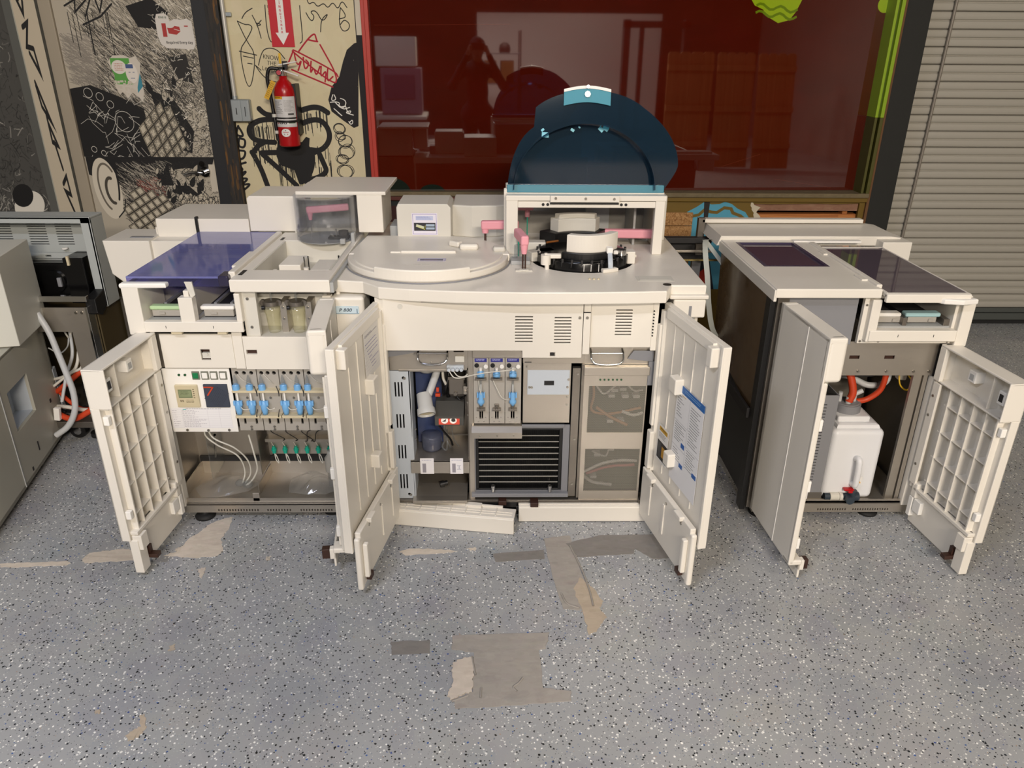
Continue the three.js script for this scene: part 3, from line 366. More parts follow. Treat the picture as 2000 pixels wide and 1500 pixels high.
{
  // carcass
  part(C, 'side_panel', bx(-0.558, -0.545, 0.06, 0.89, -3.4, -2.47), M.cream); part(C, 'side_panel', bx(0.665, 0.678, 0.06, 0.89, -3.4, -2.47), M.cream);
  part(C, 'back_panel', bx(-0.545, 0.665, 0.06, 0.89, -3.4, -3.385), M.steelDark); part(C, 'base_frame', [bx(-0.54, 0.66, 0.05, 0.085, -3.38, -2.45), bx(-0.5, 0.62, 0.035, 0.055, -2.5, -2.44)], M.dark);
  part(C, 'inner_bulkhead', bx(-0.545, 0.665, 0.085, 0.885, -2.86, -2.85), M.dark);
  for (const [x, z] of [[-0.48, -2.55], [0.6, -2.55], [-0.48, -3.3], [0.6, -3.3]]) part(C, 'levelling_foot', [cyl(x, 0.012, z, 0.04, 0.024), cyl(x, 0.04, z, 0.012, 0.05)], M.rubber);
  // deck with the bowed front lip
  const deckPts = [[-0.56, -3.4], [-0.56, -2.474], [-0.462, -2.457], [-0.402, -2.395], [-0.3, -2.372], [-0.146, -2.351], [0.065, -2.34], [0.265, -2.342], [0.42, -2.349], [0.537, -2.358], [0.566, -2.424], [0.682, -2.424], [0.682, -3.4]];
  const dp = deckPts; part(C, 'deck', plan(dp, 0.888, 0.93, 0.004, [round(0.3, 2.76, 0.188)]), M.cream);
  part(C, 'disc_well', [lathe([[0.187, 0.9], [0.187, 0.78], [0, 0.78]], 0.3, 0, -2.76)], std(0x6a675f, 0.6, 0, { side: THREE.DoubleSide }));
  part(C, 'deck_recess', [bx(0.46, 0.585, 0.9298, 0.9308, -2.53, -2.47, 0), bx(0.47, 0.575, 0.9302, 0.9315, -2.52, -2.48, 0)], M.cream2); part(C, 'deck_slot', rot(cyl(0.552, 0.9305, -2.43, 0.014, 0.0015), 0, 0, 0), M.black);
  // corner columns
  part(C, 'corner_column', [bx(-0.572, -0.46, 0.07, 0.882, -2.56, -2.436, 0.012)], M.cream, { label: 'corner column with the pale model plate' });
  part(C, 'corner_column', [bx(0.575, 0.684, 0.82, 0.884, -2.56, -2.41, 0.006), bx(0.59, 0.655, 0.07, 0.82, -2.56, -2.44, 0.006), bx(0.56, 0.69, 0.886, 0.9, -2.5, -2.405, 0.004)], M.cream);
  part(C, 'column_slot', bx(0.628, 0.637, 0.822, 0.862, -2.42, -2.4085, 0), M.midGrey); part(C, 'column_plate', bx(0.637, 0.657, 0.78, 0.815, -2.45, -2.438, 0.001), M.grey);
  const plate = textTex(256, 96, '#c9dbe4', (g) => { g.fillStyle = '#5f7d92'; g.fillRect(0, 84, 256, 6); g.fillRect(232, 30, 9, 54); g.fillStyle = '#3b4650'; g.font = 'italic bold 56px sans-serif'; g.fillText('P 800', 36, 66); });
  part(C, 'model_plate', sheet(-0.557, -0.478, 0.824, 0.851, -2.4345, 0.003), sheetM(plate, 0.35), { keepUV: true, label: 'pale blue model plate reading P 800' });
  // upper front panels with vents
  const slots1 = [...rows(0.047, 0.106, 0.738, 0.826, 9, 0.0048), ...rows(0.179, 0.235, 0.734, 0.823, 9, 0.0048)];
  const front = shapeOf([[-0.392, 0.705], [0.072, 0.705], [0.072, 0.679], [0.274, 0.679], [0.274, 0.887], [-0.392, 0.887]]);
  part(C, 'front_panel', [ext(front, -2.41, -2.4, 0.0015, [...slots1, [0.166, 0.184, 0.684, 0.699]]), rot(bx(-0.425, -0.392, 0.708, 0.887, -2.41, -2.402, 0.001), 0, -0.5, 0, -0.392, 0, -2.402)], M.cream);
  part(C, 'panel_strip', bx(0.276, 0.3, 0.692, 0.887, -2.412, -2.4, 0.002), M.cream);
  part(C, 'front_panel', ext(rect(0.302, 0.51, 0.712, 0.887), -2.425, -2.415, 0.0015, [...rows(0.386, 0.441, 0.758, 0.845, 9, 0.0048)]), M.cream);
  const dots = []; for (let i = 0; i < 9; i++) dots.push(cyl(0.5135, 0.755 + i * 0.011, -2.4135, 0.0028, 0.003, 'z', 0.0028, 8)); part(C, 'vent_strip', bx(0.51, 0.53, 0.7, 0.887, -2.44, -2.415, 0.002), M.cream); part(C, 'vent_dots', dots, M.black, { kind: 'stuff' });
  part(C, 'panel_latch', [bx(0.168, 0.182, 0.686, 0.692, -2.415, -2.405, 0), bx(0.171, 0.179, 0.686, 0.698, -2.414, -2.404, 0)], M.dark); part(C, 'panel_window', bx(-0.265, -0.215, 0.878, 0.8855, -2.4, -2.397, 0), M.dark); part(C, 'panel_button', cyl(-0.335, 0.862, -2.399, 0.0085, 0.003, 'z'), M.cream2);
  screws(C, [[0.263, 0.824, -2.4], [0.288, 0.824, -2.4]], 0.005); part(C, 'strip_slot', bx(0.274, 0.299, 0.841, 0.844, -2.401, -2.3985, 0), M.black);
  part(C, 'panel_back', bx(-0.4, 0.52, 0.69, 0.887, -2.47, -2.46, 0), M.dark);

  // ---- behind the open doors
  const z = -2.44;
  part(C, 'header_plate', [panel(-0.39, -0.113, 0.612, 0.705, z - 0.014, z - 0.01, [[-0.165, -0.13, 0.68, 0.702]]), bx(-0.36, -0.15, 0.607, 0.615, z - 0.05, z - 0.008, 0.001)], M.steel);
  part(C, 'door_arm', ext([[-0.4, 0.662], [-0.31, 0.678], [-0.27, 0.69], [-0.27, 0.705], [-0.4, 0.705]], z - 0.008, z - 0.004), M.midGrey);
  const hnd = (x0, x1, y) => { const g = polyTube([[x0, y + 0.004, z - 0.01], [x0, y - 0.002, z + 0.02]], 0.004), q = tube([[x0, y - 0.002, z + 0.02], [x0 + 0.001, y - 0.02, z + 0.034], [x0 + 0.012, y - 0.031, z + 0.04], [x1 - 0.012, y - 0.031, z + 0.04], [x1 - 0.001, y - 0.02, z + 0.034], [x1, y - 0.002, z + 0.02]], 0.0042, 40), b = polyTube([[x1, y - 0.002, z + 0.02], [x1, y + 0.004, z - 0.01]], 0.004), c = polyTube([[x0, y - 0.002, z + 0.02], [x1, y - 0.002, z + 0.02]], 0.003); return [g, q, b, c]; };
  part(C, 'pull_handle', hnd(-0.285, -0.185, 0.69), M.chrome); part(C, 'pull_handle', hnd(0.31, 0.42, 0.69), M.chrome);
  part(C, 'door_catch', [bx(-0.164, -0.132, 0.685, 0.7, z - 0.03, z - 0.005, 0.002)], M.brown); part(C, 'cable_clip', [bx(-0.16, -0.128, 0.645, 0.668, z - 0.012, z - 0.002, 0.002)], M.hoseWhite);
  { const f = [bx(-0.19, -0.13, 0.617, 0.634, z - 0.01, z + 0.004, 0.003)]; for (let i = 0; i < 4; i++) f.push(cyl(-0.182 + i * 0.0145, 0.622, z + 0.008, 0.006, 0.012, 'z')); part(C, 'fitting_block', f, M.bluGrey); }
  part(C, 'sample_line', [tube([[-0.18, 0.615, z + 0.01], [-0.165, 0.598, z + 0.02], [-0.145, 0.595, z + 0.02], [-0.1, 0.61, z + 0.03], [-0.05, 0.624, z + 0.04], [0.02, 0.632, z + 0.04], [0.05, 0.63, z + 0.02]], 0.0022, 50, 6), tube([[-0.165, 0.615, z + 0.01], [-0.15, 0.6, z + 0.015], [-0.13, 0.596, z + 0.01], [-0.118, 0.6, z]], 0.002, 24, 6)], M.hoseWhite);
  screws(C, [[-0.222, 0.694, z - 0.01], [-0.255, 0.694, z - 0.01], [-0.245, 0.64, z - 0.01], [-0.3, 0.676, z - 0.003], [-0.292, 0.678, z - 0.003], [0.37, 0.62, z + 0.002], [0.425, 0.683, z + 0.0]], 0.004);
  // louvred grey panel
  const vs = []; for (const [y0, y1] of [[0.51, 0.567], [0.385, 0.441], [0.258, 0.315], [0.13, 0.192]]) for (let i = 0; i < 3; i++) vs.push([-0.377 + i * 0.0115, -0.3715 + i * 0.0115, y0, y1]);
  part(C, 'louvred_panel', [panel(-0.392, -0.322, 0.087, 0.61, z - 0.012, z - 0.008, [...vs, round(-0.344, 0.583, 0.006), round(-0.345, 0.105, 0.006)]), bx(-0.326, -0.32, 0.087, 0.61, z - 0.1, z - 0.008, 0)], M.bluGrey);
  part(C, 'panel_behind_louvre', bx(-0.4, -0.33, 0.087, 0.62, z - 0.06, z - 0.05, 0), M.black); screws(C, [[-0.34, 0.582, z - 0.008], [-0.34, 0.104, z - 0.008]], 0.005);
  // bay with duct, pump and warning box
  part(C, 'bay_back', bx(-0.32, -0.11, 0.2, 0.62, -2.66, -2.65, 0), M.steelDark); part(C, 'bay_side', bx(-0.12, -0.116, 0.08, 0.62, -2.65, z - 0.01, 0), M.steelDark); part(C, 'bay_top_shade', bx(-0.32, -0.116, 0.606, 0.612, -2.65, z - 0.02, 0), M.black);  // black sheet under the bay top stands in for the shade there
  part(C, 'acrylic_shield', bx(-0.318, -0.222, 0.255, 0.6, -2.59, -2.586, 0), phys({ color: 0x5a6a9a, roughness: 0.15, transmission: 0.5, thickness: 0, ior: 1.45 }));
  part(C, 'air_duct', [tube([[-0.222, 0.61, -2.52], [-0.235, 0.57, -2.51], [-0.25, 0.53, -2.5], [-0.262, 0.5, -2.49]], 0.0135, 30, 14)], M.hoseGrey);
  { const ax = 0.62, g = [lathe([[0.02, 0.045], [0.0265, 0.045], [0.0275, -0.008], [0.032, -0.012], [0.033, -0.034], [0.029, -0.035], [0.026, -0.01], [0.02, 0.0]], 0, 0, 0, 26)]; const m = hinged(C, 'duct_coupling', g, M.hoseGrey, -0.272, 0.468, -2.462, 0.25, -0.75); part(m, 'filter_foam', cyl(0, -0.022, 0, 0.0285, 0.01), M.beige); }
  part(C, 'shield_cap', [lathe([[0, 0.03], [0.03, 0.028], [0.036, 0.005], [0.03, -0.01], [0, -0.016]], -0.27, 0.575, -2.56)], M.white);
  part(C, 'pump_motor', [bx(-0.19, -0.132, 0.492, 0.556, -2.56, -2.5, 0.006), bx(-0.192, -0.13, 0.552, 0.564, -2.562, -2.498, 0.002), cyl(-0.165, 0.5, -2.498, 0.007, 0.01, 'z')], M.steelDark);
  part(C, 'motor_bracket', [bx(-0.135, -0.116, 0.51, 0.54, -2.5, -2.47, 0.001), cyl(-0.128, 0.518, -2.468, 0.006, 0.01, 'z')], M.steel);
  part(C, 'black_hose', [tube([[-0.215, 0.606, -2.53], [-0.212, 0.55, -2.52], [-0.2, 0.5, -2.54], [-0.195, 0.45, -2.56]], 0.008), tube([[-0.2, 0.606, -2.54], [-0.19, 0.57, -2.52], [-0.2, 0.52, -2.51], [-0.208, 0.48, -2.54]], 0.006), tube([[-0.165, 0.49, -2.51], [-0.15, 0.475, -2.5], [-0.13, 0.483, -2.52]], 0.003), tube([[-0.235, 0.39, -2.48], [-0.21, 0.34, -2.5], [-0.19, 0.3, -2.52], [-0.185, 0.26, -2.55]], 0.004)], M.black);
  part(C, 'pale_hose', [tube([[-0.21, 0.606, -2.51], [-0.208, 0.56, -2.5], [-0.2, 0.53, -2.51], [-0.206, 0.49, -2.54]], 0.005)], M.hoseWhite); part(C, 'red_clip', [bx(-0.238, -0.22, 0.492, 0.503, -2.5, -2.485, 0.002), bx(-0.234, -0.224, 0.51, 0.525, -2.5, -2.488, 0.002)], M.orange);
  const wbox = part(C, 'control_box', [side([[-2.56, 0.46], [-2.52, 0.46], [-2.455, 0.428], [-2.455, 0.392], [-2.56, 0.392]], -0.24, -0.135, 0.002)], std(0x4f4e4a, 0.5));
  const warn = textTex(256, 96, '#d8432a', (g) => { g.fillStyle = '#f4efe8'; for (const x of [72, 178]) { g.beginPath(); g.ellipse(x, 48, 44, 38, 0, 0, 7); g.fill(); } g.fillStyle = '#1d1816'; g.beginPath(); g.moveTo(42, 62); g.lineTo(92, 30); g.lineTo(84, 62); g.fill(); g.beginPath(); g.ellipse(180, 44, 26, 20, 0, 0, 7); g.fill(); g.fillRect(160, 46, 46, 14); });
  { const g = new THREE.BoxGeometry(0.075, 0.03, 0.001); g.rotateX(-0.3); g.translate(-0.188, 0.413, -2.4535); part(wbox, 'warning_label', g, sheetM(warn, 0.4), { keepUV: true, label: 'orange warning label with two round pictograms' }); }
  part(C, 'bay_bottle', [lathe([[0, 0], [0.034, 0], [0.037, 0.008], [0.037, 0.05], [0.034, 0.062], [0, 0.066]], -0.262, 0.255, -2.535)], phys({ color: 0xa9b0c8, roughness: 0.12, transmission: 0.8, thickness: 0 }));
  part(C, 'bay_tubing', [tube([[-0.205, 0.33, -2.55], [-0.2, 0.3, -2.5], [-0.19, 0.28, -2.5], [-0.2, 0.26, -2.52]], 0.004), tube([[-0.215, 0.36, -2.55], [-0.21, 0.3, -2.52], [-0.22, 0.28, -2.5], [-0.205, 0.27, -2.49], [-0.2, 0.3, -2.5]], 0.0035), tube([[-0.19, 0.33, -2.58], [-0.18, 0.28, -2.56], [-0.16, 0.265, -2.53]], 0.003)], M.clear);
  part(C, 'bay_shelf', [bx(-0.333, -0.117, 0.2, 0.254, z - 0.004, z, 0.001), bx(-0.333, -0.117, 0.248, 0.254, -2.64, z, 0.001)], M.steel);
  part(C, 'drip_tray', [side([[-2.64, 0.115], [-2.45, 0.085], [-2.415, 0.085], [-2.415, 0.097], [-2.45, 0.097], [-2.64, 0.127]], -0.33, -0.128)], M.steel); part(C, 'tray_back', bx(-0.33, -0.128, 0.1, 0.2, -2.655, -2.645, 0), M.steelDark);
  part(C, 'drain_hose', tube([[-0.19, 0.2, -2.6], [-0.2, 0.155, -2.58], [-0.17, 0.142, -2.56], [-0.145, 0.16, -2.58], [-0.14, 0.2, -2.6]], 0.008), M.clear); part(C, 'tray_knob', [rot(cyl(-0.226, 0.118, -2.5, 0.012, 0.016, 'x'), 0, 0.3, 0.1, -0.226, 0.118, -2.5), rot(cyl(-0.211, 0.121, -2.502, 0.009, 0.014, 'x'), 0, 0.3, 0.1, -0.211, 0.121, -2.5)], M.black);
  part(C, 'bay_post', [bx(-0.116, -0.098, 0.085, 0.7, z - 0.05, z - 0.006, 0.001)], M.steel); screws(C, [[-0.12, 0.6, z - 0.005], [-0.12, 0.54, z - 0.005], [-0.12, 0.49, z - 0.005], [-0.12, 0.44, z - 0.005], [-0.31, 0.38, z - 0.01], [-0.31, 0.34, z - 0.01]], 0.003);
  // syringe pump bank
  part(C, 'pump_housing', [bx(-0.1, 0.074, 0.665, 0.692, z - 0.09, z + 0.006, 0.002), bx(-0.1, 0.074, 0.4, 0.69, -2.56, -2.55, 0)], M.steel);
  const blabel = textTex(128, 40, '#2a2c86', (g) => { g.fillStyle = '#c7c9e6'; lines(g, 14, 114, 9, 32, 2, '#c7c9e6', 5, 0.2); });
  const blabelM = sheetM(blabel, 0.4);
  [[-0.097, -0.0435], [-0.0415, 0.0125], [0.0145, 0.0705]].forEach(([x0, x1], i) => {
    const cx = (x0 + x1) / 2 - 0.001, c = part(C, 'syringe_pump', panel(x0, x1, 0.407, 0.672, z - 0.012, z - 0.002, [[cx - 0.0065, cx - 0.001, 0.425, 0.458], [cx + 0.001, cx + 0.0065, 0.425, 0.458]]), M.plate);
    part(c, 'pump_label', sheet(cx - 0.021, cx + 0.021, 0.647, 0.66, z - 0.0012, 0.001), blabelM, { keepUV: true }); part(c, 'port', cyl(cx - 0.014, 0.634, z - 0.001, 0.008, 0.004, 'z'), M.black); part(c, 'port_cap', cyl(cx + 0.018, 0.633, z + 0.004, 0.0075, 0.01, 'z'), M.white);
    part(c, 'valve_head', [lathe([[0, 0.016], [0.006, 0.016], [0.007, 0.006], [0.013, 0.004], [0.0135, -0.004], [0.007, -0.008], [0, -0.008]], cx, 0.604, z + 0.012, 16), bx(cx - 0.012, cx + 0.012, 0.59, 0.612, z - 0.002, z + 0.006, 0.002)], M.blue); part(c, 'valve_stem', cyl(cx, 0.622, z + 0.012, 0.005, 0.016), M.white); part(c, 'shelf_clip', bx(cx - 0.02, cx + 0.02, 0.583, 0.589, z - 0.002, z + 0.014, 0.001), M.steelDark);
    if (i !== 1) { part(c, 'syringe_barrel', cyl(cx, 0.553, z + 0.01, 0.0042, 0.06), M.clear); part(c, 'syringe_piston', cyl(cx, 0.548, z + 0.01, 0.003, 0.036), M.white); part(c, 'lower_valve', [lathe([[0.006, 0.028], [0.009, 0.02], [0.0085, 0.0], [0.0125, -0.004], [0.0125, -0.014], [0.007, -0.02], [0.004, -0.026], [0, -0.026]], cx, 0.51, z + 0.012, 16), bx(cx - 0.014, cx - 0.009, 0.515, 0.535, z + 0.004, z + 0.014, 0.001), bx(cx + 0.009, cx + 0.014, 0.515, 0.535, z + 0.004, z + 0.014, 0.001)], M.blue); }
    part(c, 'plunger_block', [bx(cx - 0.015, cx + 0.015, 0.464, 0.472, z - 0.002, z + 0.016, 0.001), cyl(cx, 0.476, z + 0.01, 0.004, 0.014), bx(cx - 0.008, cx + 0.008, 0.458, 0.486, z - 0.002, z + 0.004, 0.001)], M.steelDark);
    for (const [dx, y] of [[-0.017, 0.432], [0.015, 0.432], [-0.01, 0.416], [0.01, 0.416]]) part(c, 'screw', cyl(cx + dx, y, z - 0.001, 0.0022, 0.003, 'z', 0.0022, 8), M.chrome);
  });
  part(C, 'pump_wire', [tube([[-0.08, 0.585, z + 0.006], [-0.075, 0.55, z + 0.02], [-0.07, 0.53, z + 0.02]], 0.0014, 20, 5), tube([[-0.03, 0.585, z + 0.008], [-0.015, 0.555, z + 0.02], [0.005, 0.52, z + 0.025], [0.03, 0.508, z + 0.016]], 0.0014, 30, 5)], M.hoseWhite);
  part(C, 'pump_bracket', [bx(-0.106, 0.075, 0.386, 0.402, z - 0.04, z + 0.012, 0.002), side([[z + 0.012, 0.402], [z + 0.03, 0.385], [z + 0.03, 0.362], [z + 0.027, 0.362], [z + 0.027, 0.383], [z + 0.009, 0.398]], -0.106, 0.075)], M.steel); screws(C, [[-0.076, 0.373, z + 0.03], [-0.014, 0.373, z + 0.03], [0.045, 0.373, z + 0.03]], 0.003);
  // plain steel panel with the pale card
  part(C, 'steel_panel', panel(0.078, 0.246, 0.407, 0.69, z - 0.012, z - 0.008), M.steel); part(C, 'top_rail', bx(0.076, 0.29, 0.64, 0.7, z - 0.03, z - 0.006, 0.001), M.steel);
  const cp = part(C, 'access_plate', panel(0.093, 0.241, 0.52, 0.614, z - 0.008, z - 0.005, [[0.152, 0.187, 0.556, 0.574]]), M.bluGrey); part(cp, 'plate_window', bx(0.15, 0.189, 0.554, 0.576, z - 0.0075, z - 0.006, 0), M.black);
  screws(C, [[0.1, 0.549, z - 0.005], [0.108, 0.549, z - 0.005], [0.238, 0.579, z - 0.005], [0.235, 0.55, z - 0.005], [0.235, 0.51, z - 0.008], [0.235, 0.48, z - 0.008], [0.09, 0.627, z - 0.006]], 0.0045); part(C, 'panel_slit', bx(0.082, 0.106, 0.643, 0.646, z - 0.0062, z - 0.005, 0), M.black);
  // radiator
  part(C, 'radiator_frame', [panel(-0.11, 0.25, 0.1, 0.395, z - 0.02, z - 0.012, [[-0.094, 0.226, 0.118, 0.382]]), bx(-0.11, 0.252, 0.1, 0.116, z - 0.012, z + 0.008, 0.002), bx(0.03, 0.23, 0.392, 0.4, z - 0.012, z - 0.002, 0.001)], M.midGrey);
  part(C, 'radiator_surround', ext(rect(-0.094, 0.226, 0.118, 0.382), z - 0.05, z - 0.016, 0.002, [[-0.083, 0.213, 0.126, 0.372]]), M.black);
  { const fins = []; for (let i = 0; i < 118; i++) { const x = -0.082 + i * 0.0025; fins.push(bx(x, x + 0.0006, 0.127, 0.371, z - 0.05, z - 0.024, 0)); } fins.push(bx(-0.083, 0.213, 0.126, 0.372, z - 0.052, z - 0.046, 0)); part(C, 'radiator_fins', fins, M.black, { kind: 'stuff' }); }
  for (let i = 0; i < 9; i++) part(C, 'radiator_tube', cyl(0.065, 0.149 + i * 0.0246, z - 0.023, 0.0026, 0.296, 'x', 0.0026, 8), std(0x8f8d86, 0.5, 0.5));
  for (const x of [-0.03, 0.183]) part(C, 'radiator_bolt', [cyl(x, 0.127, z - 0.004, 0.0065, 0.016), cyl(x, 0.14, z - 0.004, 0.008, 0.009)], M.chrome);
  part(C, 'steel_post', [bx(0.252, 0.28, 0.095, 0.62, z - 0.03, z - 0.008, 0.001), bx(0.282, 0.292, 0.095, 0.64, z - 0.03, z + 0.002, 0.001)], M.steelDark); screws(C, [[0.268, 0.34, z - 0.008], [0.266, 0.15, z - 0.008], [0.27, 0.6, z - 0.008]], 0.004);
  // perforated board cover
  const cov = part(C, 'perforated_cover', panel(0.292, 0.517, 0.084, 0.634, z - 0.004, z, [[0.311, 0.513, 0.371, 0.556], [0.309, 0.51, 0.122, 0.303]]), M.steel); part(C, 'cover_rail', bx(0.29, 0.52, 0.6, 0.632, z - 0.004, z + 0.01, 0.002), M.steel);
  const holes = canvasTex(512, 512, (g, w, h) => { g.fillStyle = '#fff'; g.fillRect(0, 0, w, h); g.fillStyle = '#000'; const n = 36, p = w / n; for (let j = 0; j < n; j++) for (let i = 0; i < n; i++) { g.beginPath(); g.arc((i + (j % 2) * 0.5 + 0.25) * p, (j + 0.5) * p, p * 0.37, 0, 7); g.fill(); } }); holes.colorSpace = THREE.NoColorSpace; holes.wrapS = holes.wrapT = THREE.RepeatWrapping; holes.repeat.set(7, 7);
  const meshM = std(0x9a958c, 0.5, 0.5, { alphaMap: holes, alphaTest: 0.5, side: THREE.DoubleSide });
  for (const [y0, y1] of [[0.369, 0.558], [0.12, 0.305]]) { const g = new THREE.PlaneGeometry(0.206, y1 - y0).translate(0.411, (y0 + y1) / 2, z - 0.003); part(cov, 'perforated_sheet', g, meshM); }
  part(cov, 'cover_led', Array.from({ length: 6 }, (_, i) => cyl(0.349 + i * 0.0148, 0.581, z + 0.001, 0.0036, 0.004, 'z', 0.0036, 10)), M.led);
  part(C, 'circuit_board', bx(0.29, 0.53, 0.09, 0.6, -2.52, -2.51, 0), std(0x6a6e5c, 0.6));
  { const wm = [std(0xc79a70, 0.5), std(0xe6e2d6, 0.5), std(0xc87a70, 0.5)]; const w = (p, r, k) => part(C, 'board_wire', tube(p.map(([x, y]) => [x, y, -2.475 + rr(-0.012, 0.012)]), r, 30, 6), wm[k]);
    w([[0.33, 0.56], [0.335, 0.5], [0.33, 0.44], [0.38, 0.43], [0.51, 0.45]], 0.005, 0); w([[0.34, 0.545], [0.37, 0.51], [0.4, 0.54], [0.43, 0.56]], 0.004, 1); w([[0.345, 0.46], [0.4, 0.42], [0.46, 0.39]], 0.006, 0); w([[0.44, 0.44], [0.48, 0.43], [0.515, 0.435]], 0.006, 1); w([[0.31, 0.19], [0.38, 0.22], [0.45, 0.235], [0.51, 0.23]], 0.006, 1); w([[0.32, 0.18], [0.4, 0.21], [0.5, 0.22]], 0.005, 2); w([[0.31, 0.17], [0.345, 0.14], [0.42, 0.125]], 0.007, 1); w([[0.34, 0.27], [0.39, 0.25], [0.4, 0.29]], 0.003, 1); w([[0.45, 0.55], [0.48, 0.52], [0.51, 0.525]], 0.004, 1);
    part(C, 'board_component', [[0.4, 0.498], [0.45, 0.495], [0.49, 0.495], [0.4, 0.395], [0.44, 0.395], [0.41, 0.28], [0.36, 0.255], [0.35, 0.16], [0.41, 0.52], [0.44, 0.525]].map(([x, y]) => bx(x - 0.012, x + 0.012, y - 0.006, y + 0.006, -2.51, -2.48, 0.001)), M.hoseWhite); }
  part(C, 'right_bracket', [ext([[0.44, 0.66], [0.5, 0.652], [0.53, 0.65], [0.53, 0.69], [0.46, 0.69]], z - 0.004, z), bx(0.515, 0.545, 0.56, 0.65, z - 0.004, z + 0.004, 0.001)], M.midGrey); part(C, 'back_plate', bx(0.29, 0.54, 0.63, 0.715, z - 0.012, z - 0.008, 0), M.steel);
  for (const [x, y] of [[-0.408, 0.642], [0.546, 0.625], [0.53, 0.085], [-0.4, 0.09]]) part(C, 'door_hinge', [cyl(x, y, FZ - 0.002, 0.006, 0.04), bx(x - 0.012, x + 0.012, y - 0.008, y + 0.008, FZ - 0.03, FZ - 0.002, 0.001)], M.steelDark);
  part(C, 'latch_block', [bx(-0.01, 0.02, 0.072, 0.09, z - 0.01, z + 0.02, 0.002)], M.brown); part(C, 'latch_block', [bx(0.11, 0.14, 0.07, 0.088, z - 0.01, z + 0.03, 0.002)], M.brown);
  part(C, 'sill_rail', [bx(-0.4, 0.55, 0.075, 0.086, z - 0.05, z + 0.004, 0.001)], M.steelDark); part(C, 'shade_floor_tray', bx(-0.12, 0.06, 0.03, 0.075, -2.5, -2.44, 0.002), M.black);  // tray coloured black to stand in for shade under the sill
  // fixed toe panel on the right
  part(C, 'toe_panel', [bx(0.066, 0.56, 0.002, 0.066, -2.43, -2.415, 0.004), bx(0.066, 0.56, 0.062, 0.072, -2.49, -2.418, 0.002), ...Array.from({ length: 9 }, (_, i) => bx(0.09 + i * 0.052, 0.093 + i * 0.052, 0.071, 0.075, -2.485, -2.425, 0)), bx(0.066, 0.56, 0.07, 0.076, -2.43, -2.426, 0), bx(0.155, 0.2, 0.07, 0.079, -2.49, -2.455, 0.001)], M.cream);
}
// ---- doors of the middle analyser: length along x, inner face on the side s
function ribbedSkin(s, L, y0, y1, t) { return s < 0 ? bx(0, L, y0, y1, 0, t, 0.003) : bx(0, L, y0, y1, -t, 0, 0.003); }
const zin = (s, a, b) => (s < 0 ? [-b, -a] : [a, b]); // from a to b proud of the inner face
function block(s, x0, x1, y0, y1, h, r = 0.002) { const [a, b] = zin(s, -0.002, h); return bx(x0, x1, y0, y1, a, b, r); }
function bigDoor(s, hx, ang, L, label) {
  const d = hinged(C, 'door', [ribbedSkin(s, L, 0.178, 0.872, 0.022), block(s, L - 0.012, L, 0.178, 0.872, 0.006), block(s, 0.004, 0.03, 0.24, 0.85, 0.012)], M.cream, hx, 0, FZ, ang); d.userData.label = label;
  for (const x of [0.1, 0.17, 0.25, 0.33]) part(d, 'door_rib', block(s, x, x + 0.003, 0.27, 0.84, 0.003, 0), M.cream);
  part(d, 'top_bar', block(s, 0.05, L - 0.05, 0.835, 0.868, 0.012), M.cream);
  part(d, 'door_catch', block(s, L - 0.055, L - 0.025, 0.8, 0.862, 0.028, 0.004), M.cream); part(d, 'door_catch', [block(s, 0.15, 0.2, 0.62, 0.675, 0.03, 0.005)], M.cream); part(d, 'door_catch', [block(s, 0.16, 0.2, 0.35, 0.4, 0.03, 0.005)], M.cream);
  const [ca, cb] = zin(s, 0.012, 0.026); part(d, 'catch_slot', [bx(0.147, 0.151, 0.64, 0.66, ca, cb, 0)], M.dark);
  part(d, 'hinge_cover', [block(s, 0, 0.022, 0.42, 0.8, 0.02, 0.004), block(s, 0, 0.03, 0.25, 0.4, 0.024, 0.004)], M.cream);
  const fl = (x) => { const [a, b] = zin(s, 0.01, 0.028); return a; };
  const [fa, fb] = zin(s, 0.008, 0.028);
  const flap = part(d, 'lower_flap', [bx(0.0, L - 0.02, 0.04, 0.245, fa, fb, 0.004), bx(L - 0.03, L - 0.005, 0.03, 0.23, fa, fb, 0.008)], M.cream);
  for (const x of [0.08, 0.2]) { const [a, b] = zin(s, 0.026, 0.032); part(flap, 'flap_rib', bx(x, x + 0.012, 0.09, 0.21, a, b, 0.001), M.cream); } for (const x of [0.06, 0.3]) { const [a, b] = zin(s, 0.02, 0.04); part(flap, 'flap_hinge', bx(x, x + 0.05, 0.235, 0.252, a, b, 0.004), M.cream); }
  { const [a, b] = zin(s, 0.028, 0.045); part(flap, 'flap_latch', bx(L - 0.07, L - 0.04, 0.05, 0.07, a, b, 0.002), M.brown); part(flap, 'flap_clip', bx(L - 0.045, L - 0.025, 0.07, 0.2, a, zin(s, 0.028, 0.045)[1], 0.005), M.cream); }
  for (const x of [0.1, 0.22, 0.34]) { const [a, b] = zin(s, 0.026, 0.03); part(flap, 'screw', cyl(x, 0.222, (a + b) / 2, 0.005, 0.004, 'z', 0.005, 10), M.screw); }
  return d;
}
function doorPrint(d, s, name, x0, x1, y0, y1, tex, label) { // printed sheet on the inner face
  const g = new THREE.BoxGeometry(x1 - x0, y1 - y0, 0.0008); if (s < 0) g.rotateY(Math.PI); g.translate((x0 + x1) / 2, (y0 + y1) / 2, s * 0.0032); part(d, name, g, sheetM(tex, 0.55), { keepUV: true, label });
}
const doorL = bigDoor(-1, -0.405, -99 * RAD, 0.445, 'open front door with faint printed chart');
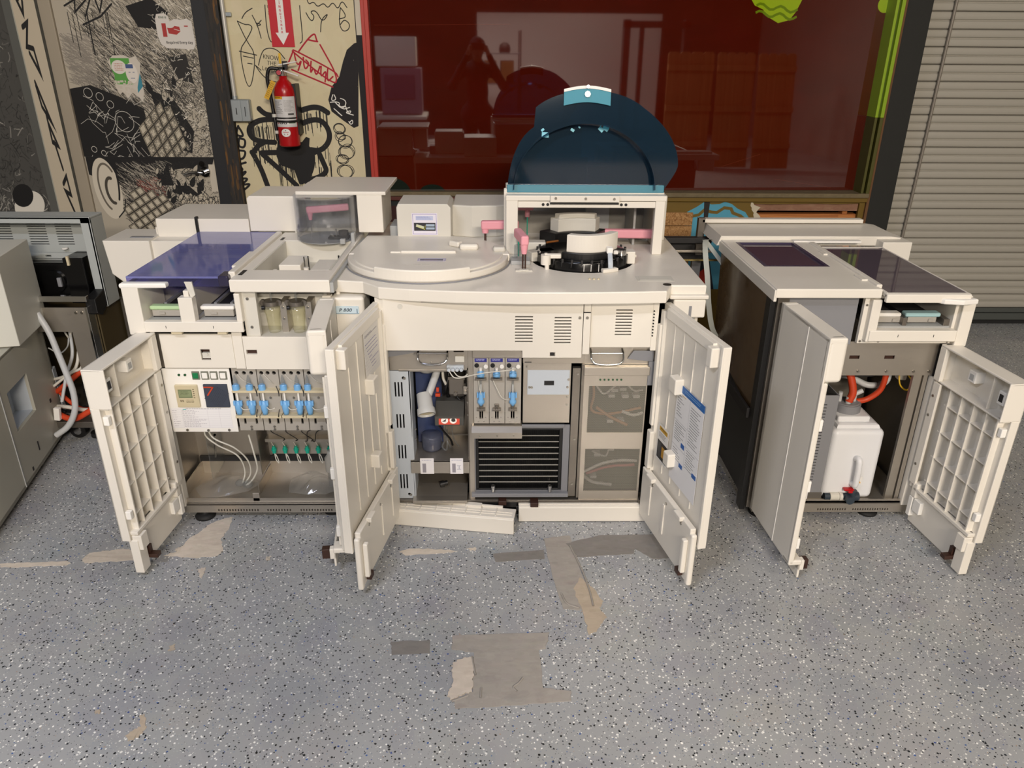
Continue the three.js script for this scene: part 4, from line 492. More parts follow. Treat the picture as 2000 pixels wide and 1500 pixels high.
doorPrint(doorL, -1, 'printed_chart', 0.045, 0.19, 0.665, 0.83, textTex(256, 256, '#dcdad6', (g) => { lines(g, 20, 240, 26, 40, 2, '#7d7a86', 5, 0.5); for (let i = 0; i < 8; i++) lines(g, 16 + i * 14, 240, 70 + i * 20, 82 + i * 20, 1, '#7c78a0', 5, 0.7); g.strokeStyle = '#bdbac6'; for (let i = 0; i < 11; i++) { g.beginPath(); g.moveTo(10, 60 + i * 17); g.lineTo(246, 60 + i * 17); g.stroke(); } }));
const doorR = bigDoor(1, 0.548, -78 * RAD, 0.43, 'open front door with printed instruction sheet');
doorPrint(doorR, 1, 'instruction_sheet', 0.165, 0.36, 0.3, 0.655, textTex(512, 900, '#e9e9ea', (g, w, h) => {
  g.fillStyle = '#2566ad'; g.fillRect(0, 0, w, 66); lines(g, 150, 480, 20, 52, 2, '#8fb4dc', 6, 0.3);
  g.fillStyle = '#9a9aa0'; g.fillRect(258, 70, 3, 640); g.fillRect(0, 330, 260, 3); g.fillRect(0, 560, 260, 3); g.fillRect(260, 480, 252, 3);
  lines(g, 26, 150, 100, 300, 8, '#4b4b52', 6, 0.6); lines(g, 26, 230, 350, 520, 8, '#4b4b52', 6, 0.6); lines(g, 26, 200, 590, 700, 5, '#4b4b52', 6, 0.6); lines(g, 284, 480, 110, 460, 15, '#4b4b52', 6, 0.5); lines(g, 284, 470, 500, 680, 8, '#4b4b52', 6, 0.5);
  g.fillStyle = '#2a5fa8'; g.fillRect(170, 490, 70, 44); g.fillRect(170, 680, 70, 40); g.fillRect(420, 640, 80, 40); g.fillStyle = '#c9a24a'; g.fillRect(100, 84, 80, 6);
}), 'white instruction sheet with a blue heading band');
doorPrint(doorR, 1, 'caution_sticker', 0.05, 0.135, 0.31, 0.45, textTex(256, 400, '#e8e6e2', (g) => { g.fillStyle = '#c99a24'; g.fillRect(30, 24, 200, 46); lines(g, 60, 200, 36, 58, 1, '#3a2c0c', 10, 0.1); lines(g, 30, 230, 90, 150, 4, '#6b6866', 6, 0.3); g.fillStyle = '#17161a'; g.fillRect(10, 180, 236, 200); g.fillStyle = '#c08c22'; g.fillRect(120, 220, 86, 120); g.fillStyle = '#3a3a3e'; g.fillRect(30, 200, 70, 160); }), 'white sticker with an orange band and black picture');
// ---- what stands on the analyser deck
{
  const T = 0.93;
  // round lid on the left
  const cx = -0.265, cz = -2.722, R = 0.29;
  const arc = (r, a0, a1, n) => Array.from({ length: n + 1 }, (_, i) => { const a = a0 + (a1 - a0) * i / n; return [cx + Math.cos(a) * r, cz + Math.sin(a) * r]; });
  const lid = part(C, 'round_lid', [plan(arc(R, 0, Math.PI, 48), T + 0.002, T + 0.026, 0.004), plan(arc(R - 0.02, 0, Math.PI, 40), T + 0.02, T + 0.031, 0.003)], M.cream);
  { const o = arc(R + 0.002, Math.PI * 0.315, Math.PI * 0.685, 20), i = arc(R - 0.07, Math.PI * 0.685, Math.PI * 0.315, 20); part(lid, 'lid_grip', plan([...o, ...i], T + 0.004, T + 0.046, 0.005), M.cream); part(lid, 'grip_ribs', Array.from({ length: 14 }, (_, k) => bx(cx - 0.03 + k * 0.0046, cx - 0.0285 + k * 0.0046, T + 0.044, T + 0.0475, cz + R - 0.076, cz + R - 0.066, 0)), M.cream2); }
  const lab = textTex(256, 96, '#d9d4e2', (g) => { g.strokeStyle = '#8a7fb0'; g.lineWidth = 4; g.strokeRect(8, 8, 240, 80); g.fillStyle = '#2b2634'; g.fillRect(24, 40, 208, 30); g.fillStyle = '#7b5a66'; g.fillRect(60, 48, 120, 12); g.fillStyle = '#8fa0cc'; g.fillRect(24, 20, 208, 12); });
  { const g = new THREE.BoxGeometry(0.1, 0.04, 0.0008).rotateX(-Math.PI / 2).translate(cx + 0.02, T + 0.0318, cz + 0.1); part(lid, 'lid_sticker', g, sheetM(lab, 0.5), { keepUV: true, label: 'pale sticker with a dark picture strip' }); }
  part(C, 'lid_hinge', [bx(cx - 0.1, cx + 0.1, T + 0.02, T + 0.04, cz - 0.012, cz + 0.006, 0.004), bx(cx - 0.14, cx - 0.1, T + 0.02, T + 0.036, cz - 0.014, cz + 0.002, 0.004)], M.cream);
  part(C, 'rear_cover', [plan([...arc(R + 0.005, Math.PI * 2, Math.PI * 1.55, 24), [cx - 0.27, cz - 0.29], [cx - 0.29, cz]], T, T + 0.028, 0.004)], M.cream);
  part(C, 'cover_ridge', [rot(bx(-0.2, -0.15, T + 0.028, T + 0.05, -2.85, -2.82, 0.008), 0, -0.6, 0, -0.175, T, -2.83), bx(-0.155, -0.085, T + 0.026, T + 0.05, -2.81, -2.775, 0.01)], M.cream); part(C, 'cover_ridge', [bx(-0.03, 0.015, T + 0.026, T + 0.046, -2.79, -2.75, 0.008)], M.cream2);
  part(C, 'ring_trim', new THREE.TorusGeometry(R + 0.006, 0.003, 6, 60).rotateX(Math.PI / 2).translate(cx, T + 0.002, cz), M.midGrey);
  // housing with a sticker
  const box = part(C, 'optics_housing', ext([[-0.412, T], [-0.2, T], [-0.198, 1.07], [-0.212, 1.085], [-0.405, 1.085], [-0.412, 1.07]], -3.2, -3.0, 0.004), M.cream2);
  const st = textTex(384, 320, '#dfdce8', (g, w, h) => { g.strokeStyle = '#8c7fb5'; g.lineWidth = 6; g.strokeRect(16, 16, w - 32, h - 32); g.fillStyle = '#b9c0dc'; g.fillRect(60, 44, 260, 60); lines(g, 70, 310, 52, 96, 3, '#8f98c4', 7, 0.3); g.fillStyle = '#23222a'; g.fillRect(30, 140, 324, 118); g.fillStyle = '#c7cbb0'; g.save(); g.translate(120, 198); g.rotate(0.3); g.fillRect(-60, -22, 120, 40); g.restore(); g.fillStyle = '#9fb0c4'; g.fillRect(210, 160, 130, 34); g.fillRect(210, 208, 130, 30); g.strokeStyle = '#d4d44a'; g.lineWidth = 5; g.beginPath(); g.moveTo(70, 190); g.lineTo(190, 240); g.lineTo(200, 180); g.stroke(); });
  part(box, 'housing_sticker', sheet(-0.353, -0.252, 0.963, 1.05, -2.9985), sheetM(st, 0.5), { keepUV: true, label: 'white sticker with a small photograph' });
  part(C, 'curved_housing', plan([[-0.2, -3.12], [-0.12, -3.1], [-0.02, -3.11], [0.03, -3.14], [0.03, -3.36], [-0.2, -3.36]], T, 1.06, 0.006), M.cream2);
   part(C, 'housing_filler', bx(-0.45, -0.412, 0.93, 0.985, -3.2, -3.06, 0.003), M.grey);
  // hood
  const hood = part(C, 'hood', [bx(0.018, 0.062, T, 1.142, -2.86, -2.828, 0.003), bx(0.572, 0.608, T, 1.142, -2.86, -2.828, 0.003), bx(0.018, 0.03, T, 1.14, -3.18, -2.84, 0.003), bx(0.596, 0.61, T, 1.14, -3.18, -2.84, 0.003), bx(0.062, 0.572, 1.105, 1.128, -2.85, -2.83, 0.002), plan([[0.018, -2.826], [0.61, -2.826], [0.61, -2.9], [0.018, -2.9]], 1.13, 1.15, 0.003), bx(0.018, 0.61, 1.13, 1.145, -3.0, -2.88, 0.003), bx(0.01, 0.022, T, 1.165, -2.9, -2.87, 0.002)], M.cream);
  part(hood, 'hood_bar', [bx(0.18, 0.435, 1.128, 1.152, -2.83, -2.812, 0.002)], M.cream); part(hood, 'hood_slot', [bx(0.18, 0.435, 1.118, 1.124, -2.831, -2.826, 0)], M.black); for (const x of [0.155, 0.172, 0.445, 0.462]) part(hood, 'hood_hole', cyl(x, 1.117, -2.8295, 0.0055, 0.002, 'z', 0.0055, 12), M.black); screws(hood, [[0.2, 1.143, -2.812], [0.31, 1.142, -2.812], [0.415, 1.141, -2.812]], 0.005);
  part(C, 'hood_back', bx(0.03, 0.6, T, 1.135, -3.2, -3.185, 0), std(0x8f8b82, 0.5)); part(C, 'hood_liner', [bx(0.36, 0.45, T, 1.1, -3.185, -3.17, 0), bx(0.35, 0.36, T, 1.1, -3.19, -3.14, 0), bx(0.52, 0.53, T, 1.1, -3.19, -2.98, 0.003)], M.grey);
  part(C, 'rear_post', bx(0.612, 0.665, T, 1.11, -3.2, -3.06, 0.004), M.cream2);
  // raised blue lid: leans back from its hinge
  const handleM = std(0x1d8ba3, 0.5), blueM = phys({ color: 0x4b7592, roughness: 0.06, transmission: 0.88, thickness: 0, ior: 1.5, side: THREE.DoubleSide }), blueEdge = phys({ color: 0x2f97b0, roughness: 0.38, transmission: 0.4, thickness: 0, ior: 1.5 });
  const L = hinged(C, 'blue_lid', [(() => { const s = new THREE.Shape(); s.moveTo(0.0, 0); s.bezierCurveTo(0.005, 0.09, 0.03, 0.19, 0.098, 0.232); s.lineTo(0.104, 0.3); s.bezierCurveTo(0.2, 0.378, 0.4, 0.38, 0.5, 0.3); s.bezierCurveTo(0.59, 0.24, 0.635, 0.17, 0.638, 0.1); s.bezierCurveTo(0.635, 0.07, 0.6, 0.03, 0.585, 0); s.closePath(); return ext(s, -0.002, 0.002); })()], blueM, 0.022, 1.15, -2.9, 0, -0.12);
  { // curved skirt that stands proud of the lid face
    const a = []; for (let i = 0; i <= 40; i++) { const t = Math.PI * (1 - i / 40); a.push([0.285 + Math.cos(t) * 0.262, Math.max(0.0, 0.012 + Math.sin(t) * 0.235)]); }
    const o = [...a, ...a.slice().reverse().map(([x, y]) => [0.285 + (x - 0.285) * 0.99, y * 0.985 - 0.001])];
    part(L, 'lid_skirt', ext(o, 0.002, 0.06), blueM); part(L, 'lid_flange', [bx(0.0, 0.585, 0.0, 0.028, -0.002, 0.034, 0.002)], blueEdge);
    const gr = []; for (let i = 0; i <= 12; i++) { const t = 0.205 + 0.17 * i / 12; gr.push([t, 0.358 + 0.012 * Math.sin(Math.PI * i / 12)]); }
    part(L, 'lid_handle', ext([...gr, ...gr.slice().reverse().map(([x, y]) => [x, y - 0.052])], 0.002, 0.014), handleM); part(L, 'handle_cap', [ext([...gr.map(([x, y]) => [x, y + 0.004]), ...gr.slice().reverse().map(([x, y]) => [x, y - 0.006])], -0.006, 0.018)], M.white); part(L, 'lid_lock', [cyl(0.29, 0.345, 0.018, 0.011, 0.012, 'z', 0.011, 8), cyl(0.29, 0.37, 0.018, 0.006, 0.02, 'z')], M.chrome);
    part(L, 'lid_chips', [[0.14, 0.205, 0.013], [0.13, 0.222, 0.006], [0.24, 0.222, 0.007], [0.345, 0.225, 0.01], [0.362, 0.228, 0.011], [0.265, 0.232, 0.004]].map(([x, y, r]) => rot(bx(x - r, x + r, y - r * 0.7, y + r * 0.7, 0.0025, 0.004, 0.0005), 0, 0, rr(-1, 1), x, y, 0)), std(0x46b9d2, 0.3), { kind: 'stuff' });
  }
  part(C, 'lid_hinge_bar', bx(0.02, 0.61, 1.146, 1.156, -2.92, -2.87, 0.002), M.cream);
  // cuvette disc and mixers
  const dx = 0.3, dz = -2.76;
  part(C, 'reaction_disc', [lathe([[0.05, 0.965], [0.158, 0.965], [0.172, 0.955], [0.175, 0.9], [0.168, 0.88], [0.06, 0.88]], dx, 0, dz, 48)], M.blackGloss); part(C, 'disc_core', [cyl(dx, 0.93, dz, 0.13, 0.06, 'y', 0.11), ...Array.from({ length: 30 }, (_, i) => bx(dx + Math.cos(i / 30 * 6.283) * 0.168 - 0.004, dx + Math.cos(i / 30 * 6.283) * 0.168 + 0.004, 0.94, 0.968, dz + Math.sin(i / 30 * 6.283) * 0.168 - 0.004, dz + Math.sin(i / 30 * 6.283) * 0.168 + 0.004, 0.001))], M.dark);
  part(C, 'disc_markers', [0.29, 0.315, 0.342].map((x) => bx(x - 0.001, x + 0.001, 0.93, 0.955, -2.592, -2.587, 0)), M.white);
  const band = (r, a0, a1, y0, y1, th) => { const o = []; for (let i = 0; i <= 20; i++) { const a = a0 + (a1 - a0) * i / 20; o.push([dx + Math.cos(a) * r, dz + Math.sin(a) * r]); } for (let i = 20; i >= 0; i--) { const a = a0 + (a1 - a0) * i / 20; o.push([dx + Math.cos(a) * (r - th), dz + Math.sin(a) * (r - th)]); } return plan(o, y0, y1, 0.003); };
  part(C, 'disc_segment', [band(0.135, 0.5, 2.1, 0.985, 1.048, 0.03)], M.cream); part(C, 'segment_block', band(0.145, 0.4, 2.2, 0.945, 0.987, 0.06), M.black); part(C, 'segment_lug', [bx(0.372, 0.394, 0.985, 1.006, -2.65, -2.62, 0.003), bx(0.4, 0.417, 0.975, 0.987, -2.67, -2.65, 0.003)], M.white);
  part(C, 'disc_segment', [band(0.2, -2.15, -1.15, 1.0, 1.05, 0.05), band(0.19, -2.08, -1.2, 1.04, 1.066, 0.03)], M.cream2); part(C, 'segment_block', [band(0.215, -2.35, -1.05, 0.945, 1.002, 0.08)], M.black);
  part(C, 'wire_bundle', [0, 1, 2, 3].map((i) => tube([[0.378 + i * 0.0035, 0.99, -2.625], [0.376 + i * 0.004, 0.962, -2.588], [0.378 + i * 0.0035, 0.935, -2.585]], 0.0028, 16, 6)), M.bluGrey); part(C, 'bundle_collar', band(0.205, 1.0, 1.3, T, T + 0.014, 0.02), M.cream);
  part(C, 'stirrer_motor', [cyl(0.432, 0.975, -2.68, 0.019, 0.022, 'y', 0.018)], M.chrome); part(C, 'stirrer_body', [cyl(0.432, 0.952, -2.68, 0.022, 0.03), cyl(0.43, 0.93, -2.675, 0.018, 0.05), bx(0.39, 0.44, 0.945, 0.965, -2.72, -2.66, 0.004)], M.blackGloss); part(C, 'stirrer_bracket', [bx(0.452, 0.486, T, 0.975, -2.74, -2.69, 0.003), cyl(0.488, 0.955, -2.71, 0.006, 0.008, 'x')], M.cream);
  part(C, 'rinse_arm', [cyl(0.158, 0.962, -2.63, 0.018, 0.034, 'y', 0.018), bx(0.158, 0.212, 0.966, 0.982, -2.645, -2.623, 0.004), cyl(0.162, 0.935, -2.62, 0.008, 0.04), cyl(0.158, 0.982, -2.63, 0.006, 0.006)], M.cream); part(C, 'rinse_station', [rot(bx(0.1, 0.2, 0.93, 0.965, -2.78, -2.73, 0.004), 0, 0.4, 0, 0.15, 0.95, -2.75)], M.cream2); part(C, 'wash_block', bx(0.1, 0.17, 0.93, 0.97, -2.9, -2.85, 0.004), M.cream2); part(C, 'metal_ring', [rot(cyl(0.19, 0.99, -2.78, 0.004, 0.05, 'x'), 0, 0.5, 0, 0.19, 0.99, -2.78)], std(0xb0703a, 0.4, 0.7));
  part(C, 'deck_screw_row', [0.3, 0.315, 0.33].map((x) => cyl(x, 0.932, -2.49, 0.005, 0.004, 'y', 0.004, 8)), M.beige);
  // pink foam-wrapped probe arms
  const probe = (x, z, yT, len, ang, w) => { const g = [rot(bx(x - 0.016, x + len, yT - 0.034, yT, z - 0.014, z + 0.014, 0.007), 0, ang, 0, x, yT, z), cyl(x, yT - 0.04, z, 0.012, 0.016, 'y', 0.014)]; return g; };
  part(C, 'probe_arm', probe(-0.062, -2.935, 1.035, 0.13, 0.05), M.pink, { label: 'pink wrapped probe arm' }); part(C, 'probe_post', cyl(-0.062, 0.965, -2.935, 0.0045, 0.07), M.brown);
  part(C, 'probe_arm', [...probe(0.08, -2.6, 1.055, 0.12, 1.75), cyl(0.08, 1.0, -2.6, 0.009, 0.02, 'y', 0.012)], M.pink, { label: 'pink wrapped probe arm' }); part(C, 'probe_post', [cyl(0.0755, 0.965, -2.6, 0.003, 0.085), cyl(0.0845, 0.965, -2.6, 0.003, 0.085)], M.brown); part(C, 'probe_collar', [cyl(0.08, 0.934, -2.6, 0.018, 0.006), bx(0.05, 0.11, 0.93, 0.934, -2.615, -2.585, 0.001)], M.cream2);
  part(C, 'probe_arm', [rot(bx(0.4, 0.6, 0.965, 1.0, -2.97, -2.94, 0.008), 0, -0.05, 0, 0.45, 0.98, -2.95)], M.pink, { label: 'pink wrapped probe arm lying under the hood' }); part(C, 'probe_arm', [bx(0.05, 0.13, 1.05, 1.085, -3.08, -3.05, 0.008), cyl(0.105, 1.04, -3.06, 0.01, 0.03)], M.pink); part(C, 'probe_needle', [cyl(0.105, 0.99, -3.06, 0.002, 0.09), cyl(0.065, 0.97, -2.8, 0.003, 0.08)], M.teal);
  part(C, 'tube_holder', cyl(0.06, 0.955, -2.77, 0.012, 0.05), M.clear); part(C, 'tube_holder', cyl(0.05, 0.94, -2.72, 0.01, 0.02), M.clear); part(C, 'holder_base', [bx(0.035, 0.105, 0.93, 0.945, -2.74, -2.67, 0.003)], M.grey);
}
// loose toe panel lying in front
{
  const k = thing('toe_kick_panel', 'loose cream toe-kick panel lying askew at the foot of the middle machine', 'panel', -0.2, 0, -2.375, -8.6 * RAD);
  part(k, 'panel_face', bx(-0.245, 0.25, 0.001, 0.066, -0.008, 0.007, 0.004), M.cream); part(k, 'panel_top', [bx(-0.245, 0.25, 0.062, 0.07, -0.062, 0.002, 0.002), bx(-0.245, 0.2, 0.066, 0.078, -0.066, -0.058, 0.001), bx(0.06, 0.12, 0.068, 0.08, -0.07, -0.05, 0.001)], M.cream); part(k, 'panel_vents', [...Array.from({ length: 8 }, (_, i) => bx(-0.22 + i * 0.057, -0.217 + i * 0.057, 0.0695, 0.0735, -0.055, -0.006, 0)), ...[-0.02, -0.035].map((z) => bx(-0.235, 0.24, 0.0695, 0.073, z, z + 0.003, 0))], M.cream);
}
// paper notes hanging on the bay shelf
{
  const note = (x, w, label, word) => { const n = thing('paper_note', label, 'note', x, 0.2, -2.4375, 0, 'notes on the drip shelf'); const t = textTex(128, 160, '#f2f0f2', (g) => { g.fillStyle = '#9b97a0'; g.fillRect(20, 54, 34, 92); lines(g, 16, 116, 16, 34, 1, '#8f93b8', 5, 0.2); if (word) { g.strokeStyle = '#7f849c'; g.lineWidth = 3; for (const x of [78, 92]) { g.beginPath(); g.moveTo(x, 76); g.lineTo(x, 112); g.stroke(); } g.beginPath(); g.moveTo(66, 76); g.lineTo(106, 76); g.moveTo(66, 112); g.lineTo(106, 112); g.stroke(); } }); part(n, 'paper_sheet', sheet(x - w / 2, x + w / 2, 0.2, 0.266, -2.437), sheetM(t, 0.8), { keepUV: true }); };
  note(-0.273, 0.05, 'white paper note on the drip shelf below the pale duct', 0); note(-0.164, 0.048, 'white paper note with two strokes on the drip shelf beside the radiator', 1);
}
// ---------- ribbed cabinet doors ----------
const dep = (s, a, b) => (s < 0 ? [a, b] : [-b, -a]); // depth behind the inner rim
function ribDoor(P0, s, hx, ang, L, y0, y1, label) {
  const B = (x0, x1, a, b, d0, d1, r = 0.002) => { const [z0, z1] = dep(s, d0, d1); return bx(x0, x1, a, b, z0, z1, r); };
  const H = y1 - y0, cap = y1 - 0.13, low = y0 + 0.15, T = 0.05;
  const d = hinged(P0, 'door', [B(0, L, low - 0.02, y1, T - 0.006, T, 0.002), B(0, L, y1 - 0.008, y1, -0.012, T, 0.003), B(L - 0.006, L, cap, y1, -0.02, T, 0.003), B(L - 0.035, L - 0.029, low, cap, 0.0, T, 0.001), B(L - 0.006, L, low - 0.02, cap, 0.02, T, 0.002), B(0, 0.012, low, y1, 0.0, T, 0.002), B(0, L - 0.006, cap - 0.006, cap, -0.004, T, 0.002), B(L - 0.03, L - 0.004, low - 0.02, cap, 0.022, 0.028, 0.001), B(0, 0.03, cap, y1 - 0.008, -0.012, 0.004, 0.002)], M.cream, hx, 0, FZ, ang);
  d.userData.label = label;
  const xs = [0.075, 0.135, 0.195, 0.255]; for (const x of xs) part(d, 'stiffening_rib', B(x, x + 0.004, low, cap - 0.004, 0.004, T - 0.003, 0.001), M.cream);
  for (let i = 0; i < 4; i++) part(d, 'cross_rib', B(0.06, L - 0.032, low + (cap - low) * (i + 0.55) / 4.3, low + (cap - low) * (i + 0.55) / 4.3 + 0.004, 0.006, T - 0.003, 0.001), M.cream);
  part(d, 'cap_rib', [B(L - 0.1, L - 0.096, cap, y1 - 0.01, 0.005, T - 0.003, 0.001)], M.cream);
  const c1 = part(d, 'latch_box', B(L - 0.06, L - 0.03, cap + 0.04, cap + 0.085, 0.0, T - 0.004, 0.003), M.white); { const [z0, z1] = dep(s, -0.001, 0.004); part(c1, 'latch_socket', bx(L - 0.053, L - 0.037, cap + 0.05, cap + 0.075, z0, z1, 0), M.dark); }
  const c2 = part(d, 'latch_box', B(0.13, 0.165, cap + 0.05, cap + 0.09, 0.01, T - 0.004, 0.003), M.white); { const [z0, z1] = dep(s, 0.009, 0.014); part(c2, 'latch_socket', bx(0.138, 0.157, cap + 0.058, cap + 0.078, z0, z1, 0), M.grey); }
  part(d, 'edge_clip', [B(L - 0.025, L - 0.008, cap - 0.06, cap - 0.03, 0.004, 0.024, 0.003)], M.white); part(d, 'edge_clip', [B(L - 0.025, L - 0.008, low + 0.06, low + 0.09, 0.004, 0.024, 0.003)], M.white);
  part(d, 'hinge_rail', [B(0.0, 0.034, low + 0.02, cap - 0.01, -0.006, 0.004, 0.002), B(0.02, 0.05, low - 0.03, low + 0.03, -0.004, T - 0.01, 0.006)], M.cream); const zz = dep(s, -0.008, -0.005); for (const y of [low + 0.1, low + 0.3, cap - 0.06]) part(d, 'screw', cyl(0.014, y, (zz[0] + zz[1]) / 2, 0.005, 0.004, 'z', 0.005, 10), M.screw);
  const foot = part(d, 'foot_bracket', [B(0.02, L - 0.015, y0 + 0.01, low + 0.012, 0.012, 0.022, 0.002), B(0.03, L - 0.01, low, low + 0.012, -0.004, T, 0.002), B(L - 0.05, L - 0.005, y0, low - 0.02, 0.0, 0.03, 0.003), B(L - 0.05, L - 0.01, y0 + 0.09, low - 0.004, -0.012, 0.02, 0.003)], M.cream);
  part(foot, 'bracket_tabs', [B(0.045, 0.085, y0 + 0.07, y0 + 0.12, -0.002, 0.014, 0.003), B(0.02, 0.04, y0 + 0.04, y0 + 0.12, -0.004, 0.014, 0.002)], M.white); part(foot, 'catch', [B(L - 0.075, L - 0.05, y0 + 0.03, y0 + 0.045, -0.03, 0.014, 0.002), B(L - 0.072, L - 0.056, y0 + 0.045, y0 + 0.075, -0.004, 0.014, 0.001)], M.brown);
  return d;
}
function tallDoor(P0, s, hx, ang, L, y0, y1, label) { // seen from its free edge and smooth outer skin
  const B = (x0, x1, a, b, d0, d1, r = 0.002) => { const [z0, z1] = dep(s, d0, d1); return bx(x0, x1, a, b, z0, z1, r); }; const T = 0.06, cap = y1 - 0.145;
  const d = hinged(P0, 'door', [B(0, L, y0 + 0.06, y1, T - 0.006, T, 0.002), B(L - 0.03, L, cap, y1, 0, T, 0.014), B(0.02, L, y1 - 0.02, y1, 0.004, T, 0.006), B(L - 0.014, L, y0 + 0.06, cap, 0.042, T, 0.004), B(0.0, 0.02, y0 + 0.06, y1, 0.01, T, 0.003), B(0.02, L - 0.03, cap, cap + 0.006, 0.004, T - 0.003, 0.001), B(L - 0.05, L, y0 + 0.055, y0 + 0.075, 0.012, T, 0.006), B(0.02, L - 0.006, y0, y0 + 0.07, 0.012, 0.02, 0.003), B(L - 0.03, L - 0.006, y0 + 0.03, y0 + 0.07, 0.0, 0.02, 0.003)], M.cream, hx, 0, FZ, ang);
  d.userData.label = label;
  { const [z0, z1] = dep(s, T - 0.001, T + 0.0016); part(d, 'moulded_line', [bx(L * 0.6, L * 0.6 + 0.003, y0 + 0.06, y1 - 0.012, z0, z1, 0.0008)], M.white); }
  for (const x of [0.07, 0.14, 0.21]) part(d, 'stiffening_rib', B(x, x + 0.004, y0 + 0.12, cap, 0.034, T - 0.003, 0.001), M.cream); for (let i = 0; i < 5; i++) part(d, 'cross_rib', B(0.02, L - 0.014, y0 + 0.2 + i * 0.11, y0 + 0.204 + i * 0.11, 0.036, T - 0.003, 0.001), M.cream);
  for (const y of [y0 + 0.12, y0 + 0.34, y0 + 0.56]) part(d, 'edge_clip', [B(L - 0.02, L - 0.004, y, y + 0.04, 0.03, 0.046, 0.003)], M.white); part(d, 'edge_bead', B(L - 0.026, L - 0.014, y0 + 0.08, cap - 0.01, 0.034, T - 0.004, 0.001), M.cream);
  part(d, 'catch', [B(L - 0.06, L - 0.035, y0 + 0.012, y0 + 0.05, -0.03, 0.014, 0.002)], M.brown);
  return d;
}
// ---------- sample-rack module on the left ----------
const LM = thing('sample_module', 'cream sample module with violet lid and open doors showing blue capped pumps', 'analyser', -0.9, 0, -2.75);
{
  const z = -2.44;
  part(LM, 'side_panel', bx(-1.24, -1.225, 0.06, 0.93, -3.15, -2.45, 0.002), M.steelDark); part(LM, 'side_panel', bx(-0.585, -0.572, 0.06, 0.9, -3.15, -2.45, 0.002), M.steelDark); part(LM, 'back_panel', bx(-1.225, -0.585, 0.06, 0.9, -3.15, -3.14, 0), M.steelDark);
  part(LM, 'base_rail', [panel(-1.21, -0.6, 0.03, 0.066, z - 0.006, z, [...Array.from({ length: 15 }, (_, i) => [-1.07 + i * 0.0105, -1.065 + i * 0.0105, 0.036, 0.044]), ...Array.from({ length: 9 }, (_, i) => [-0.885 + i * 0.0105, -0.88 + i * 0.0105, 0.036, 0.044]), ...Array.from({ length: 12 }, (_, i) => [-0.76 + i * 0.0105, -0.755 + i * 0.0105, 0.036, 0.044])]), bx(-1.21, -0.6, 0.062, 0.068, -2.5, z, 0), bx(-1.21, -0.6, 0.028, 0.034, -2.7, z - 0.006, 0)], M.steel);
  part(LM, 'levelling_foot', [lathe([[0, 0], [0.036, 0], [0.038, 0.008], [0.03, 0.016], [0.02, 0.018], [0.012, 0.02], [0.012, 0.04]], -1.13, 0, -2.46)], M.rubber); for (const [x, zz] of [[-0.65, -2.5], [-1.15, -3.05], [-0.65, -3.05]]) part(LM, 'levelling_foot', [cyl(x, 0.01, zz, 0.036, 0.02), cyl(x, 0.03, zz, 0.012, 0.03)], M.rubber);
  part(LM, 'side_post', [bx(-1.225, -1.185, 0.06, 0.765, z - 0.03, z + 0.008, 0.003)], M.cream); part(LM, 'post_plate', [bx(-1.182, -1.165, 0.625, 0.75, z - 0.02, z - 0.004, 0.001)], M.steelDark); part(LM, 'side_post', bx(-0.6, -0.57, 0.06, 0.885, z - 0.03, z, 0.003), M.cream);
  // rack bay
  const bay = part(LM, 'rack_bay', [bx(-1.248, -1.193, 0.755, 0.925, -2.6, -2.412, 0.004), bx(-0.885, -0.865, 0.765, 0.9, -2.9, -2.415, 0.004), bx(-1.195, -0.865, 0.766, 0.803, -2.435, -2.41, 0.003), bx(-1.07, -1.022, 0.79, 0.885, -2.45, -2.414, 0.003), bx(-1.055, -1.037, 0.8, 0.905, -2.95, -2.43, 0.003), bx(-1.24, -1.2, 0.77, 0.9, -3.1, -2.6, 0.002), bx(-1.2, -0.87, 0.762, 0.78, -3.1, -2.44, 0.002), bx(-1.24, -0.87, 0.76, 0.9, -3.12, -3.09, 0)], M.cream);
  part(bay, 'bay_mark', [bx(-1.123, -1.121, 0.78, 0.789, -2.4105, -2.4095, 0), bx(-0.965, -0.963, 0.78, 0.789, -2.4105, -2.4095, 0)], M.dark);
  part(LM, 'rack_floor', [bx(-1.193, -1.07, 0.79, 0.8, -2.95, -2.44, 0), bx(-1.02, -0.885, 0.79, 0.8, -2.95, -2.44, 0)], M.grey); part(LM, 'conveyor_belt', bx(-1.17, -1.09, 0.815, 0.832, -3.0, -2.49, 0.003), M.dark); part(LM, 'conveyor_belt', bx(-1.005, -0.91, 0.815, 0.832, -3.0, -2.49, 0.003), M.dark);
  part(LM, 'belt_rail', [bx(-1.155, -1.145, 0.832, 0.842, -2.98, -2.5, 0.001), bx(-1.105, -1.1, 0.832, 0.84, -2.98, -2.5, 0.001), bx(-0.985, -0.975, 0.832, 0.842, -2.98, -2.5, 0.001), bx(-0.93, -0.92, 0.832, 0.842, -2.98, -2.5, 0.001)], M.midGrey);
  part(LM, 'rack_end', bx(-1.19, -1.083, 0.827, 0.842, -2.492, -2.46, 0.006), std(0xb4d2a2, 0.4), { label: 'pale green rack end' }); part(LM, 'rack_end', bx(-1.02, -0.905, 0.827, 0.842, -2.492, -2.46, 0.006), M.white, { label: 'white rack end' });
  for (const x of [-1.14, -0.965]) part(LM, 'rack_holder', [bx(x - 0.045, x + 0.055, 0.804, 0.826, -2.49, -2.466, 0.002), bx(x - 0.02, x + 0.0, 0.812, 0.82, -2.468, -2.46, 0.001)], M.plate); for (const x of [-1.14, -0.965]) part(LM, 'holder_shade_gap', bx(x - 0.045, x + 0.055, 0.8, 0.804, -2.49, -2.47, 0), M.dark);  // dark strip below each rack holder is its shade, put in as colour
